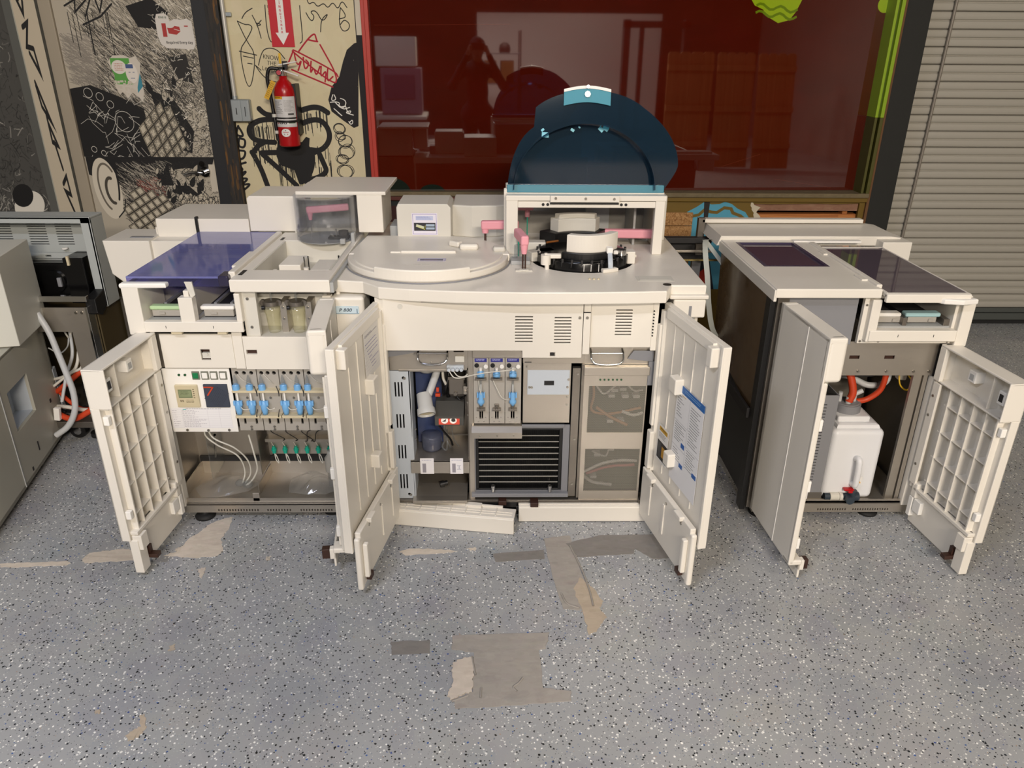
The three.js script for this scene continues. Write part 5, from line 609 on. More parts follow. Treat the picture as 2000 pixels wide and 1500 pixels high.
  part(LM, 'tray_spacer', [bx(-1.11, -1.075, 0.757, 0.765, -2.43, -2.414, 0), bx(-0.955, -0.925, 0.757, 0.765, -2.43, -2.414, 0)], M.beige);
  // violet lid
  const dust = canvasTex(512, 1024, (g, w, h) => { g.fillStyle = '#9094d6'; g.fillRect(0, 0, w, h); for (let i = 0; i < 240; i++) { g.fillStyle = ['#c9cae4', '#b3b7e6', '#7b83d0'][i % 3]; g.globalAlpha = rr(0.04, 0.16); g.beginPath(); g.ellipse(rnd() * w, rnd() * h, rr(6, 70), rr(4, 26), rr(-0.9, 0.9), 0, 7); g.fill(); } g.globalAlpha = 1; }, 1);
  const violet = phys({ color: 0xffffff, map: dust, roughness: 0.1, transmission: 0.5, thickness: 0, ior: 1.5, roughnessMap: noiseTex(256, [[10, 1], [40, 2], [90, 2]], 2.4, 60, 255) }), clearViolet = phys({ color: 0xb9b6e6, roughness: 0.04, transmission: 0.96, thickness: 0, ior: 1.45 });
  const lid = part(LM, 'violet_lid', [plan([[-1.236, -2.438], [-0.905, -2.438], [-0.905, -3.1], [-1.236, -3.1]], 0.944, 0.951, 0.001)], violet); part(lid, 'lid_front', bx(-1.236, -0.92, 0.917, 0.944, -2.444, -2.438, 0), clearViolet); part(lid, 'lid_handle', [plan([[-1.25, -2.41], [-1.1, -2.415], [-1.1, -2.44], [-1.25, -2.44]], 0.917, 0.935, 0.006)], M.white); part(lid, 'lid_tongue', [ext([[-1.045, 0.935], [-1.02, 0.935], [-1.015, 0.89], [-1.03, 0.88]], -2.436, -2.43)], M.cream2); part(lid, 'lid_corner', bx(-0.935, -0.9, 0.917, 0.954, -2.5, -2.434, 0.006), phys({ color: 0x3b3750, roughness: 0.1, transmission: 0.3, thickness: 0 }));
  // right deck with its sunken well
  const w0 = [-0.847, -0.583, 2.528, 2.952];
  part(LM, 'deck', [plan([[-0.888, -3.1], [-0.888, -2.405], [-0.562, -2.405], [-0.562, -3.1]], 0.907, 0.95, 0.004, [w0])], M.cream); part(LM, 'well_liner', [bx(-0.85, -0.58, 0.86, 0.866, -2.96, -2.52, 0), bx(-0.8465, -0.843, 0.862, 0.948, -2.951, -2.529, 0), bx(-0.587, -0.5835, 0.862, 0.948, -2.951, -2.529, 0), bx(-0.8465, -0.5835, 0.862, 0.948, -2.9515, -2.948, 0)], M.cream2);
  part(LM, 'deck_ridge', [bx(-0.908, -0.885, 0.935, 0.962, -3.06, -2.46, 0.005), bx(-0.925, -0.905, 0.945, 0.958, -2.75, -2.55, 0.003)], M.cream); part(LM, 'ridge_slots', [bx(-0.875, -0.862, 0.9495, 0.9515, -2.52, -2.46, 0), bx(-0.868, -0.858, 0.9495, 0.9515, -3.0, -2.96, 0)], M.dark); part(LM, 'deck_edge', bx(-0.566, -0.55, 0.905, 0.94, -3.05, -2.41, 0.002), M.grey);
  const wi = (x0, x1, y1, z0, z1) => part(LM, 'well_block', bx(x0, x1, 0.866, y1, z0, z1, 0.004), M.cream); wi(-0.815, -0.735, 0.915, -2.86, -2.72); wi(-0.69, -0.62, 0.91, -2.82, -2.67); part(LM, 'well_fittings', [bx(-0.835, -0.82, 0.866, 0.9, -2.72, -2.66, 0.003), cyl(-0.72, 0.885, -2.74, 0.01, 0.03), cyl(-0.705, 0.88, -2.7, 0.008, 0.03), bx(-0.615, -0.59, 0.866, 0.905, -2.78, -2.72, 0.003), cyl(-0.83, 0.874, -2.6, 0.007, 0.07, 'z')], M.cream); part(LM, 'well_pins', [cyl(-0.735, 0.9, -2.78, 0.002, 0.06), cyl(-0.722, 0.9, -2.79, 0.002, 0.06), cyl(-0.61, 0.9, -2.8, 0.003, 0.06)], M.black);
  // tower behind
  part(LM, 'rear_unit', [bx(-1.405, -1.028, 0.925, 1.003, -3.42, -3.1, 0.004), bx(-1.42, -1.4, 0.905, 0.965, -3.3, -3.12, 0.003), bx(-1.4, -1.2, 0.84, 0.925, -3.4, -3.12, 0.003)], M.cream); part(LM, 'rear_strap', bx(-1.243, -1.232, 0.925, 1.012, -3.11, -3.09, 0.003), M.black);
  part(LM, 'rear_tower', [ext([[-1.025, 0.952], [-0.82, 0.952], [-0.82, 1.095], [-1.015, 1.095], [-1.025, 1.085]], -3.34, -3.1, 0.004)], M.cream); part(LM, 'tower_foot', [bx(-0.84, -0.822, 0.945, 0.962, -3.1, -3.085, 0.003)], M.cream); part(LM, 'tower_pin', cyl(-0.825, 0.975, -3.09, 0.003, 0.02, 'y', 0.004, 8), M.black);
  part(LM, 'arm_tower', [bx(-0.565, -0.466, 0.972, 1.125, -3.25, -3.0, 0.004)], M.cream); part(LM, 'arm_cover', [bx(-0.8, -0.45, 1.118, 1.132, -3.36, -2.998, 0.003)], M.cream);
  part(LM, 'tower_back', [bx(-0.82, -0.57, 0.93, 1.12, -3.3, -3.2, 0.002)], M.cream2);
  part(LM, 'clear_dome', (() => { const o = []; for (let i = 0; i <= 30; i++) { const t = Math.PI * i / 30; o.push([-0.69 + Math.cos(t) * 0.118, -3.0 + Math.sin(t) * 0.11]); } o.push([-0.808, -3.18], [-0.572, -3.18]); const inn = o.map(([x, zz]) => [-0.69 + (x + 0.69) * 0.985, -3.0 + (zz + 3.0) * 0.985]); const p = new THREE.Path(); inn.forEach(([x, zz], i) => (i ? p.lineTo(x, -zz) : p.moveTo(x, -zz))); return [plan(o, 0.952, 1.115, 0, [p]), plan(o, 1.115, 1.12)]; })(), phys({ color: 0xeff0f2, roughness: 0.06, transmission: 0.97, thickness: 0, ior: 1.45 })); part(LM, 'dome_base', [cyl(-0.69, 0.951, -3.0, 0.11, 0.003), bx(-0.62, -0.6, 0.95, 0.97, -2.91, -2.89, 0.003), bx(-0.585, -0.57, 0.945, 0.985, -2.96, -2.93, 0.004)], M.grey);
  part(LM, 'probe_arm', [rot(bx(-0.765, -0.6, 1.045, 1.072, -3.02, -2.995, 0.007), 0, 0.12, 0.06, -0.76, 1.06, -3.0), cyl(-0.752, 1.035, -3.005, 0.006, 0.03, 'y', 0.012)], M.pink, { label: 'pink wrapped probe arm inside the clear dome' }); part(LM, 'probe_needle', [cyl(-0.752, 0.99, -3.005, 0.0018, 0.08), cyl(-0.65, 0.975, -2.98, 0.003, 0.03)], M.chrome); part(LM, 'dome_fitting', [bx(-0.68, -0.6, 0.953, 0.962, -3.0, -2.96, 0.002), cyl(-0.63, 0.965, -3.02, 0.02, 0.02)], M.dark);
  part(LM, 'side_housing', ext([[-1.585, 0.935], [-1.4, 0.935], [-1.4, 0.755], [-1.52, 0.755], [-1.572, 0.8]], -3.22, -3.0, 0.004), M.cream); part(LM, 'housing_slot', bx(-1.5, -1.41, 0.934, 0.937, -3.08, -3.055, 0.001), M.midGrey); part(LM, 'housing_link', bx(-1.42, -1.235, 0.78, 0.93, -3.2, -3.02, 0.003), M.cream);
  // filter bay
  part(LM, 'filter_bay', [bx(-0.868, -0.6, 0.728, 0.741, -2.55, -2.433, 0.001), bx(-0.868, -0.62, 0.735, 0.9, -2.56, -2.55, 0), bx(-0.868, -0.82, 0.742, 0.9, -2.46, -2.44, 0.002)], M.cream2); screws(LM, [[-0.848, 0.875, z], [-0.845, 0.775, z]], 0.005);
  for (const x of [-0.785, -0.7]) { const f = part(LM, 'filter_bowl', [lathe([[0, 0], [0.018, 0], [0.02, 0.01], [0.024, 0.07], [0.027, 0.072], [0.027, 0.1], [0.0, 0.1]], x, 0.74, -2.49)], phys({ color: 0xf6f5e8, roughness: 0.1, transmission: 0.92, thickness: 0, ior: 1.45 })); part(f, 'filter_cap', [cyl(x, 0.846, -2.49, 0.03, 0.014), cyl(x - 0.028, 0.848, -2.485, 0.01, 0.014, 'z'), cyl(x + 0.028, 0.848, -2.485, 0.01, 0.014, 'z')], M.steelDark); part(f, 'filter_tube', [cyl(x, 0.87, -2.49, 0.004, 0.05)], M.clear); part(f, 'filter_bracket', [bx(x + 0.028, x + 0.05, 0.74, 0.85, -2.55, -2.485, 0.001)], M.steel); part(f, 'bracket_top', [bx(x - 0.015, x + 0.045, 0.875, 0.9, -2.545, -2.51, 0.002), cyl(x - 0.01, 0.886, -2.508, 0.007, 0.008, 'z'), cyl(x + 0.025, 0.886, -2.508, 0.007, 0.008, 'z')], M.dark); part(f, 'port', [cyl(x - 0.022, 0.835, -2.465, 0.007, 0.01, 'x')], M.black); screws(f, [[x + 0.038, 0.83, -2.485], [x + 0.038, 0.79, -2.485]], 0.004); }
  // flat panels
  const pl = part(LM, 'front_panel', panel(-1.163, -0.918, 0.626, 0.75, z - 0.004, z + 0.006, [[-1.032, -1.0, 0.655, 0.695]], 0.001), M.cream); part(pl, 'panel_latch', [bx(-1.03, -1.002, 0.66, 0.68, z - 0.012, z, 0.001), cyl(-1.012, 0.676, z + 0.002, 0.004, 0.004, 'z')], M.cream2); part(pl, 'latch_recess', bx(-1.034, -0.998, 0.65, 0.7, z - 0.02, z - 0.014, 0), M.brown);
  const pr = part(LM, 'front_panel', panel(-0.882, -0.6, 0.622, 0.742, z - 0.004, z + 0.008, [[-0.88 + 0.0, -0.838, 0.678, 0.694]].map(([a, b, c, d]) => [a + 0.006, b, c, d]), 0.001), M.cream); part(pr, 'latch_recess', bx(-0.88, -0.83, 0.67, 0.7, z - 0.01, z - 0.003, 0), M.brown); part(LM, 'panel_seam', bx(-0.918, -0.885, 0.622, 0.765, z - 0.006, z + 0.003, 0.001), M.cream);
  // control panel
  const cp = part(LM, 'control_panel', panel(-1.182, -0.948, 0.372, 0.62, z - 0.008, z - 0.004, [], 0.001), M.white);
  for (const x of [-1.124, -1.103]) part(cp, 'indicator', cyl(x, 0.596, z - 0.003, 0.0045, 0.004, 'z', 0.0045, 10), M.led);
  [[-1.066, M.green], [-1.034, M.white], [-1.003, M.white], [-0.971, M.white]].forEach(([x, m]) => { const b = part(cp, 'rocker_switch', bx(x - 0.0135, x + 0.0135, 0.578, 0.61, z - 0.006, z - 0.001, 0.002), std(0x77786c, 0.4)); part(b, 'switch_key', bx(x - 0.0095, x + 0.0095, 0.584, 0.605, z - 0.002, z + 0.003, 0.002), m); });
  const lcd = textTex(256, 224, '#cbbf9f', (g) => { g.fillStyle = '#6f7a5c'; g.fillRect(28, 36, 168, 90); g.fillStyle = '#8a9470'; g.fillRect(36, 46, 150, 68); lines(g, 50, 170, 56, 104, 3, '#5b664b', 6, 0.3); g.fillStyle = '#7a6f57'; for (let i = 0; i < 5; i++) g.fillRect(208, 30 + i * 22, 20, 10); for (const x of [38, 62]) g.fillRect(x, 148, 16, 22); lines(g, 110, 210, 146, 186, 3, '#7a6f57', 6, 0.2); });
  const th = part(cp, 'temperature_unit', bx(-1.145, -1.066, 0.474, 0.56, z - 0.005, z + 0.006, 0.003), M.beige); part(th, 'unit_face', sheet(-1.142, -1.069, 0.477, 0.557, z + 0.0065), sheetM(lcd, 0.4), { keepUV: true });
  const gr = part(cp, 'speaker_grille', [bx(-1.046, -0.962, 0.472, 0.562, z - 0.005, z + 0.003, 0.003), ...Array.from({ length: 11 }, (_, i) => rot(bx(-1.004 - 0.03 + i * 0.006, -1.002 - 0.03 + i * 0.006, 0.485, 0.55, z + 0.002, z + 0.0045, 0), 0, 0, -0.6, -1.003, 0.517, z))], M.slate); part(gr, 'grille_stripe', [rot(bx(-1.044, -1.012, 0.55, 0.554, z + 0.003, z + 0.005, 0), 0, 0, 0), rot(bx(-1.04, -1.0, 0.53, 0.5345, z + 0.003, z + 0.005, 0), 0, 0, 0.95, -1.025, 0.532, z)], M.orange);
  const tb = textTex(384, 256, '#ecebec', (g, w, h) => { g.strokeStyle = '#c3c0c4'; for (let i = 0; i < 9; i++) { g.beginPath(); g.moveTo(6, 24 + i * 28); g.lineTo(w - 6, 24 + i * 28); g.stroke(); } for (const x of [70, 150, 235, 310]) { g.beginPath(); g.moveTo(x, 24); g.lineTo(x, h - 8); g.stroke(); } for (let i = 0; i < 8; i++) { lines(g, 10, 62, 30 + i * 28, 46 + i * 28, 1, '#a8a4ad', 4, 0.6); lines(g, 74, 230, 30 + i * 28, 50 + i * 28, 2, '#aaa6b0', 4, 0.6); } g.fillStyle = '#49b6bb'; g.fillRect(80, 14, 22, 10); lines(g, 100, 330, 6, 16, 1, '#8e8a94', 5, 0.1); });
  part(cp, 'printed_table', sheet(-1.178, -0.965, 0.388, 0.468, z - 0.0032), sheetM(tb, 0.6), { keepUV: true, label: 'printed table on the control panel' }); screws(cp, [[-1.13, 0.38, z - 0.004], [-1.055, 0.379, z - 0.004], [-0.98, 0.38, z - 0.004]], 0.005);
  // pump cards
  const cuts = [-0.945, -0.857, -0.78, -0.693, -0.605], caps = [[-0.931, -0.884], [-0.852 + 0.012], [-0.765, -0.716], [-0.68]];
  for (let i = 0; i < 4; i++) {
    const x0 = cuts[i] + 0.0015, x1 = cuts[i + 1] - 0.0015, sl = [x0 + 0.022, x1 - 0.022].map((x) => [x - 0.004, x + 0.004, 0.4, 0.438]);
    const c = part(LM, 'pump_card', panel(x0, x1, 0.374, 0.618, z - 0.02, z - 0.012, [...sl, ...[0.2, 0.5, 0.8].map((t) => round(x0 + (x1 - x0) * t, 0.6, 0.007))]), M.plate); part(c, 'card_back', bx(x0, x1, 0.38, 0.612, z - 0.04, z - 0.035, 0), M.black);
    part(c, 'card_shelf', bx(x0, x1, 0.534, 0.543, z - 0.014, z + 0.014, 0.001), M.beige); part(c, 'card_shelf', bx(x0, x1, 0.436, 0.446, z - 0.014, z + 0.016, 0.001), M.beige); screws(c, [[(x0 + x1) / 2, 0.39, z - 0.012], [(x0 + x1) / 2, 0.505, z - 0.012], [(x0 + x1) / 2, 0.379, z - 0.012]], 0.0045);
    for (const x of caps[i]) { part(c, 'valve_cap', [cyl(x, 0.551, z + 0.002, 0.0125, 0.016, 'y', 0.012), cyl(x, 0.56, z + 0.002, 0.01, 0.006, 'y', 0.008)], M.blue); part(c, 'cap_dome', lathe([[0.009, 0], [0.0085, 0.01], [0.005, 0.024], [0.002, 0.034], [0, 0.036]], x, 0.563, z + 0.002, 14), M.clear); part(c, 'syringe_barrel', cyl(x, 0.51, z + 0.002, 0.0036, 0.05), M.white); part(c, 'lower_valve', [lathe([[0, 0.026], [0.008, 0.026], [0.0085, 0.014], [0.013, 0.012], [0.0125, -0.004], [0.01, -0.016], [0.009, -0.026], [0, -0.026]], x, 0.474, z + 0.004, 16), bx(x - 0.016, x - 0.008, 0.482, 0.5, z, z + 0.01, 0.002), bx(x + 0.008, x + 0.016, 0.482, 0.5, z, z + 0.01, 0.002)], M.blue); }
    part(c, 'card_wire', [tube([[x1 - 0.006, 0.56, z + 0.01], [x1 + 0.002, 0.54, z + 0.018], [x1 - 0.004, 0.515, z - 0.002]], 0.0015, 20, 5), tube([[x1 - 0.004, 0.47, z + 0.012], [x1 - 0.008, 0.448, z + 0.02], [x1 - 0.012, 0.43, z]], 0.0015, 20, 5)], M.black); part(c, 'card_tube', [tube([[caps[i][0] + 0.012, 0.478, z + 0.014], [caps[i][0] + 0.024, 0.472, z + 0.02], [x1 - 0.02, 0.474, z + 0.01]], 0.0018, 20, 5), tube([[caps[i][0] + 0.01, 0.6, z], [caps[i][0] + 0.03, 0.58, z + 0.006], [x1 - 0.02, 0.56, z - 0.008]], 0.001, 20, 5)], M.hoseWhite);
  }
  // lower compartment
  part(LM, 'compartment_back', bx(-1.21, -0.6, 0.07, 0.372, -2.675, -2.668, 0), M.steel); part(LM, 'compartment_side', bx(-1.212, -1.207, 0.07, 0.375, -2.67, z - 0.01, 0), M.steel); part(LM, 'compartment_side', bx(-0.612, -0.607, 0.07, 0.375, -2.67, z - 0.01, 0), M.steel); part(LM, 'compartment_top', bx(-1.2, -0.61, 0.368, 0.374, -2.67, z - 0.04, 0), M.steelDark);
  part(LM, 'drip_tray', [bx(-1.195, -0.62, 0.07, 0.075, -2.66, z - 0.006, 0), bx(-1.197, -1.193, 0.07, 0.13, -2.66, z - 0.008, 0), bx(-1.195, -0.62, 0.07, 0.13, -2.662, -2.658, 0), bx(-1.195, -0.62, 0.07, 0.088, z - 0.012, z - 0.008, 0), bx(-0.925, -0.922, 0.075, 0.12, -2.66, z - 0.05, 0), bx(-0.935, -0.91, 0.075, 0.11, z - 0.016, z - 0.008, 0.001)], M.steel);
  part(LM, 'back_sill', bx(-1.2, -0.91, 0.13, 0.152, -2.666, -2.655, 0), M.dark); part(LM, 'divider_rod', [polyTube([[-1.06, 0.33, -2.5], [-1.13, 0.16, -2.64]], 0.005)], M.chrome); part(LM, 'divider_pane', bx(-1.105, -1.102, 0.13, 0.37, -2.66, -2.52, 0), M.clear); part(LM, 'divider_pane', bx(-0.925, -0.922, 0.13, 0.37, -2.66, -2.55, 0), M.steelDark);
  part(LM, 'manifold_recess', bx(-0.91, -0.62, 0.13, 0.36, -2.664, -2.655, 0), M.black); const mf = part(LM, 'manifold', [bx(-0.905, -0.64, 0.262, 0.32, -2.64, -2.62, 0.002), bx(-0.9, -0.65, 0.185, 0.25, -2.63, -2.615, 0.002), bx(-0.91, -0.64, 0.25, 0.264, -2.64, -2.59, 0.001)], M.steel);
  for (let i = 0; i < 6; i++) { const x = -0.885 + i * 0.043; part(mf, 'luer_fitting', [cyl(x, 0.21, -2.607, 0.0075, 0.03, 'y', 0.006), cyl(x, 0.21, -2.607, 0.01, 0.008)], M.teal); part(mf, 'manifold_tube', [tube([[x, 0.195, -2.607], [x + 0.006, 0.165, -2.6], [x + 0.016, 0.155, -2.595], [x + 0.012, 0.175, -2.6], [x + 0.004, 0.19, -2.605]], 0.002, 24, 5), tube([[x, 0.225, -2.607], [x - 0.008, 0.25, -2.6], [x - 0.02, 0.262, -2.6]], 0.0018, 16, 5)], M.hoseWhite); }
  part(LM, 'black_leads', [[-0.88, -0.83], [-0.82, -0.78], [-0.76, -0.72], [-0.7, -0.74], [-0.66, -0.71]].map(([a, b], i) => tube([[a, 0.37, -2.52], [a + 0.012, 0.33, -2.55], [(a + b) / 2 - 0.02, 0.3, -2.58], [b, 0.27, -2.58 + i * 0.004], [b - 0.02, 0.25, -2.6]], 0.0018, 30, 5)), M.black);
  part(LM, 'waste_line', [tube([[-1.09, 0.37, -2.5], [-1.095, 0.33, -2.5], [-1.06, 0.29, -2.5], [-0.995, 0.23, -2.52], [-0.985, 0.15, -2.54], [-1.0, 0.1, -2.54]], 0.0032, 50, 7), tube([[-1.08, 0.37, -2.49], [-1.06, 0.33, -2.48], [-0.99, 0.28, -2.49], [-0.96, 0.21, -2.52], [-0.965, 0.14, -2.54], [-0.99, 0.1, -2.54]], 0.0032, 50, 7), tube([[-0.935, 0.33, -2.5], [-0.925, 0.25, -2.5], [-0.93, 0.17, -2.52], [-0.965, 0.11, -2.53], [-0.985, 0.095, -2.53]], 0.0035, 40, 7)], M.hoseWhite);
}
ribDoor(LM, -1, -1.178, -94 * RAD, 0.335, 0.02, 0.764, 'left door swung open to show its ribbed inside');
tallDoor(LM, 1, -0.612, -83.5 * RAD, 0.325, 0.035, 0.885, 'tall door swung open, edge on');
// crumpled clear bags in the tray
function bag(label, x, y, z, w, d, h, sd) {
  const g = new THREE.PlaneGeometry(w, d, 40, 30).rotateX(-Math.PI / 2), p = g.attributes.position; const ph = Array.from({ length: 8 }, () => [rr(8, 34), rr(8, 34), rnd() * 6, rr(0.4, 1)]);
  for (let i = 0; i < p.count; i++) { const u = p.getX(i) / w * 2, v = p.getZ(i) / d * 2, e = Math.max(0, 1 - u * u * 0.9) * Math.max(0, 1 - v * v * 0.9); let n = 0; for (const [a, b, c, k] of ph) n += k * Math.abs(Math.sin(p.getX(i) * a * 1.6 + p.getZ(i) * b * 1.6 + c)); p.setXYZ(i, p.getX(i) * (1 - 0.35 * Math.abs(v)) , 0.004 + h * e * (0.25 + n / 8), p.getZ(i) * (1 - 0.4 * Math.max(0, u))); }
  g.computeVertexNormals(); const b = thing('plastic_bag', label, 'bag', x, y, z, sd); part(b, 'bag_film', g, M.bag); return b;
}
bag('crumpled clear plastic bag with tubes in the left half of the drip tray', -1.06, 0.076, -2.545, 0.25, 0.16, 0.06, 0.15);
bag('crumpled clear plastic bag in the half of the tray below green fittings', -0.725, 0.076, -2.55, 0.22, 0.15, 0.075, -0.3);
{ const c = thing('clear_cups', 'pair of clear tube ends resting on the plastic bag', 'tube end', -0.985, 0.1, -2.53); part(c, 'cup', [new THREE.SphereGeometry(0.02, 18, 12).scale(1, 0.7, 1).translate(-0.972, 0.108, -2.515)], M.clear); part(c, 'cup', [new THREE.SphereGeometry(0.018, 18, 12).scale(1, 0.7, 1).translate(-1.005, 0.108, -2.525)], M.clear); }
{ const b = thing('sample_bottle', 'small cloudy bottle standing behind the tall edge-on door', 'bottle', -0.655, 0.08, -2.56); part(b, 'bottle_body', lathe([[0, 0.06], [0.022, 0.06], [0.025, 0.065], [0.025, 0.12], [0.014, 0.135], [0.013, 0.15], [0, 0.15]], -0.655, 0.08, -2.56), phys({ color: 0xdedbd2, roughness: 0.3, transmission: 0.5, thickness: 0 })); part(b, 'bottle_foot', cyl(-0.655, 0.11, -2.56, 0.018, 0.06), M.clear); }
// ---------- rack module on the right ----------
const RM = thing('rack_module', 'cream rack module with dark windows in its top and a white tank inside', 'analyser', 1.25, 0, -2.75);
{
  const z = -2.445;
  const dk = part(RM, 'deck', [plan([[0.91, -3.1], [0.91, -2.4], [1.262, -2.4], [1.262, -3.1]], 0.893, 0.925, 0.004, [[0.96, 1.2, 2.685, 3.06]]), bx(0.905, 0.915, 0.88, 0.92, -3.1, -2.402, 0.002)], M.cream);
  const vio = phys({ color: 0x6b5d6c, roughness: 0.1, transmission: 0.4, thickness: 0, ior: 1.5, roughnessMap: noiseTex(256, [[12, 1], [60, 2]], 1.6, 20, 180) }), vioEdge = std(0x3d3550, 0.3);
  part(dk, 'window_frame', [plan([[0.96, -3.06], [0.96, -2.685], [1.2, -2.685], [1.2, -3.06]], 0.915, 0.924, 0, [[0.973, 1.187, 2.7, 3.05]])], vioEdge); part(dk, 'window_pane', bx(0.97, 1.19, 0.912, 0.918, -3.055, -2.695, 0), vio); part(RM, 'under_deck', bx(0.95, 1.21, 0.87, 0.88, -3.07, -2.67, 0), M.dark);
  const lid = part(RM, 'lid', [plan([[1.27, -3.03], [1.27, -2.385], [1.552, -2.385], [1.552, -3.03]], 0.9, 0.915, 0.003, [[1.283, 1.545, 2.4, 3.02]]), bx(1.27, 1.552, 0.884, 0.914, -2.395, -2.378, 0.004)], M.cream); part(lid, 'lid_pane', bx(1.28, 1.547, 0.906, 0.913, -3.022, -2.396, 0), vio); part(lid, 'lid_handle', plan([[1.445, -2.39], [1.57, -2.39], [1.572, -2.372], [1.52, -2.36], [1.46, -2.37]], 0.882, 0.9, 0.004), M.white); part(lid, 'lid_hinge', [bx(1.255, 1.275, 0.917, 0.932, -3.04, -2.43, 0.004), bx(1.24, 1.26, 0.924, 0.93, -2.9, -2.85, 0.001), bx(1.235, 1.262, 0.924, 0.93, -2.56, -2.5, 0.001)], M.cream);
  part(RM, 'rear_unit', [ext([[0.895, 0.9], [1.66, 0.9], [1.66, 0.935], [1.62, 0.94], [0.91, 0.94]], -3.36, -3.1, 0.003), bx(0.885, 1.6, 0.945, 0.962, -3.37, -3.33, 0.003), bx(1.56, 1.68, 0.8, 0.93, -3.2, -3.04, 0.003)], M.cream); part(RM, 'rear_rail', bx(0.87, 0.9, 0.8, 0.965, -3.36, -3.33, 0.002), M.steelDark); part(RM, 'lid_stop', bx(1.2, 1.48, 0.92, 0.93, -3.09, -3.06, 0.002), M.white);
  // carcass
  part(RM, 'side_panel', side([[-2.5, 0.888], [-3.1, 0.888], [-3.06, 0.5], [-2.5, 0.42]], 0.918, 0.926), M.bronze); part(RM, 'corner_post', bx(0.915, 0.935, 0.03, 0.888, -2.5, -2.455, 0.002), M.black); part(RM, 'corner_post', bx(0.935, 0.975, 0.05, 0.89, -2.47, -2.44, 0.002), M.steelDark); part(RM, 'lower_side', [bx(0.94, 0.95, 0.05, 0.5, -3.06, -2.5, 0)], M.black); part(RM, 'side_panel', bx(1.572, 1.585, 0.05, 0.72, -3.06, -2.46, 0.002), M.steelDark); part(RM, 'back_panel', bx(0.93, 1.58, 0.05, 0.88, -3.08, -3.07, 0), M.steelDark); screws(RM, [[0.95, 0.82, z + 0.006]], 0.004);
  part(RM, 'side_rail', [bx(0.905, 0.917, 0.4, 0.44, -3.0, -2.5, 0.002)], M.dark);
  part(RM, 'upper_plate', bx(0.975, 1.215, 0.71, 0.885, z - 0.012, z - 0.006, 0.001), M.midGrey);
  // rack bay
  const bay = part(RM, 'rack_bay', [panel(1.228, 1.59, 0.722, 0.892, z - 0.004, z + 0.012, [[1.276, 1.544, 0.776, 0.883]]), bx(1.55, 1.592, 0.72, 0.888, -2.6, -2.405, 0.004), bx(1.243, 1.275, 0.735, 0.885, -2.44, -2.408, 0.003), bx(1.25, 1.55, 0.738, 0.778, -2.435, -2.403, 0.004), bx(1.54, 1.552, 0.77, 0.88, -2.95, -2.43, 0.002), bx(1.26, 1.55, 0.74, 0.77, -2.9, -2.44, 0)], M.cream); part(bay, 'bay_mark', [bx(1.348, 1.35, 0.755, 0.764, -2.4035, -2.4025, 0), bx(1.47, 1.472, 0.755, 0.764, -2.4035, -2.4025, 0)], M.dark);
  part(RM, 'rack_floor', bx(1.27, 1.545, 0.772, 0.782, -2.95, -2.44, 0), M.grey); part(RM, 'conveyor_belt', bx(1.275, 1.365, 0.8, 0.815, -3.0, -2.49, 0.002), M.dark); part(RM, 'conveyor_belt', bx(1.39, 1.49, 0.8, 0.815, -3.0, -2.49, 0.002), M.dark); part(RM, 'bay_back', bx(1.26, 1.55, 0.77, 0.89, -3.05, -3.04, 0), M.dark);
  part(RM, 'rack_end', bx(1.272, 1.378, 0.807, 0.822, -2.495, -2.46, 0.006), M.white, { label: 'white rack end' }); part(RM, 'rack_end', bx(1.392, 1.515, 0.807, 0.822, -2.495, -2.46, 0.006), std(0xa8cdd2, 0.4), { label: 'pale blue rack end' }); for (const x of [1.33, 1.455]) part(RM, 'rack_holder', [bx(x - 0.05, x + 0.05, 0.786, 0.806, -2.49, -2.466, 0.002), bx(x + 0.02, x + 0.035, 0.79, 0.8, -2.468, -2.46, 0.001)], M.plate); part(RM, 'rack_divider', [bx(1.378, 1.392, 0.776, 0.81, -2.52, -2.445, 0.001), bx(1.52, 1.54, 0.776, 0.805, -2.5, -2.445, 0.001)], M.steelDark); screws(RM, [[1.236, 0.86, z + 0.012], [1.236, 0.73, z + 0.012], [1.3, 0.729, z + 0.012], [1.54, 0.729, z + 0.012]], 0.004);
  // steel strip and interior
  part(RM, 'steel_strip', panel(0.98, 1.56, 0.592, 0.72, z - 0.012, z - 0.008, [[1.222, 1.258, 0.655, 0.668], [1.346, 1.382, 0.655, 0.668]]), M.steel); screws(RM, [[1.262, 0.608, z - 0.008], [1.362, 0.608, z - 0.008], [1.46, 0.608, z - 0.008], [1.515, 0.608, z - 0.008]], 0.005); part(RM, 'strip_brackets', [bx(1.215, 1.265, 0.65, 0.673, z - 0.022, z - 0.018, 0), bx(1.34, 1.39, 0.65, 0.673, z - 0.022, z - 0.018, 0)], M.brown);
  part(RM, 'vent_panel', [panel(1.1, 1.212, 0.11, 0.515, z - 0.008, z - 0.004, rows(1.115, 1.175, 0.14, 0.478, 28, 0.0035)), bx(1.21, 1.214, 0.11, 0.515, -2.6, z - 0.004, 0)], M.midGrey); part(RM, 'vent_back', bx(1.1, 1.21, 0.11, 0.51, z - 0.03, z - 0.025, 0), M.black);
  const lab = textTex(128, 96, '#efedf0', (g) => { g.strokeStyle = '#6a6670'; g.lineWidth = 2; for (let i = 0; i < 3; i++) { g.strokeRect(20 + i * 4, 16 + i * 22, 84, 18); g.beginPath(); g.moveTo(20, 24 + i * 22); g.lineTo(104, 20 + i * 22); g.stroke(); } }); part(RM, 'lower_plate', bx(1.06, 1.22, 0.07, 0.108, z - 0.01, z - 0.004, 0.001), M.steelDark); part(RM, 'diagram_label', sheet(1.085, 1.165, 0.07, 0.112, z - 0.002), sheetM(lab, 0.6), { keepUV: true, label: 'white label with a line drawing' });
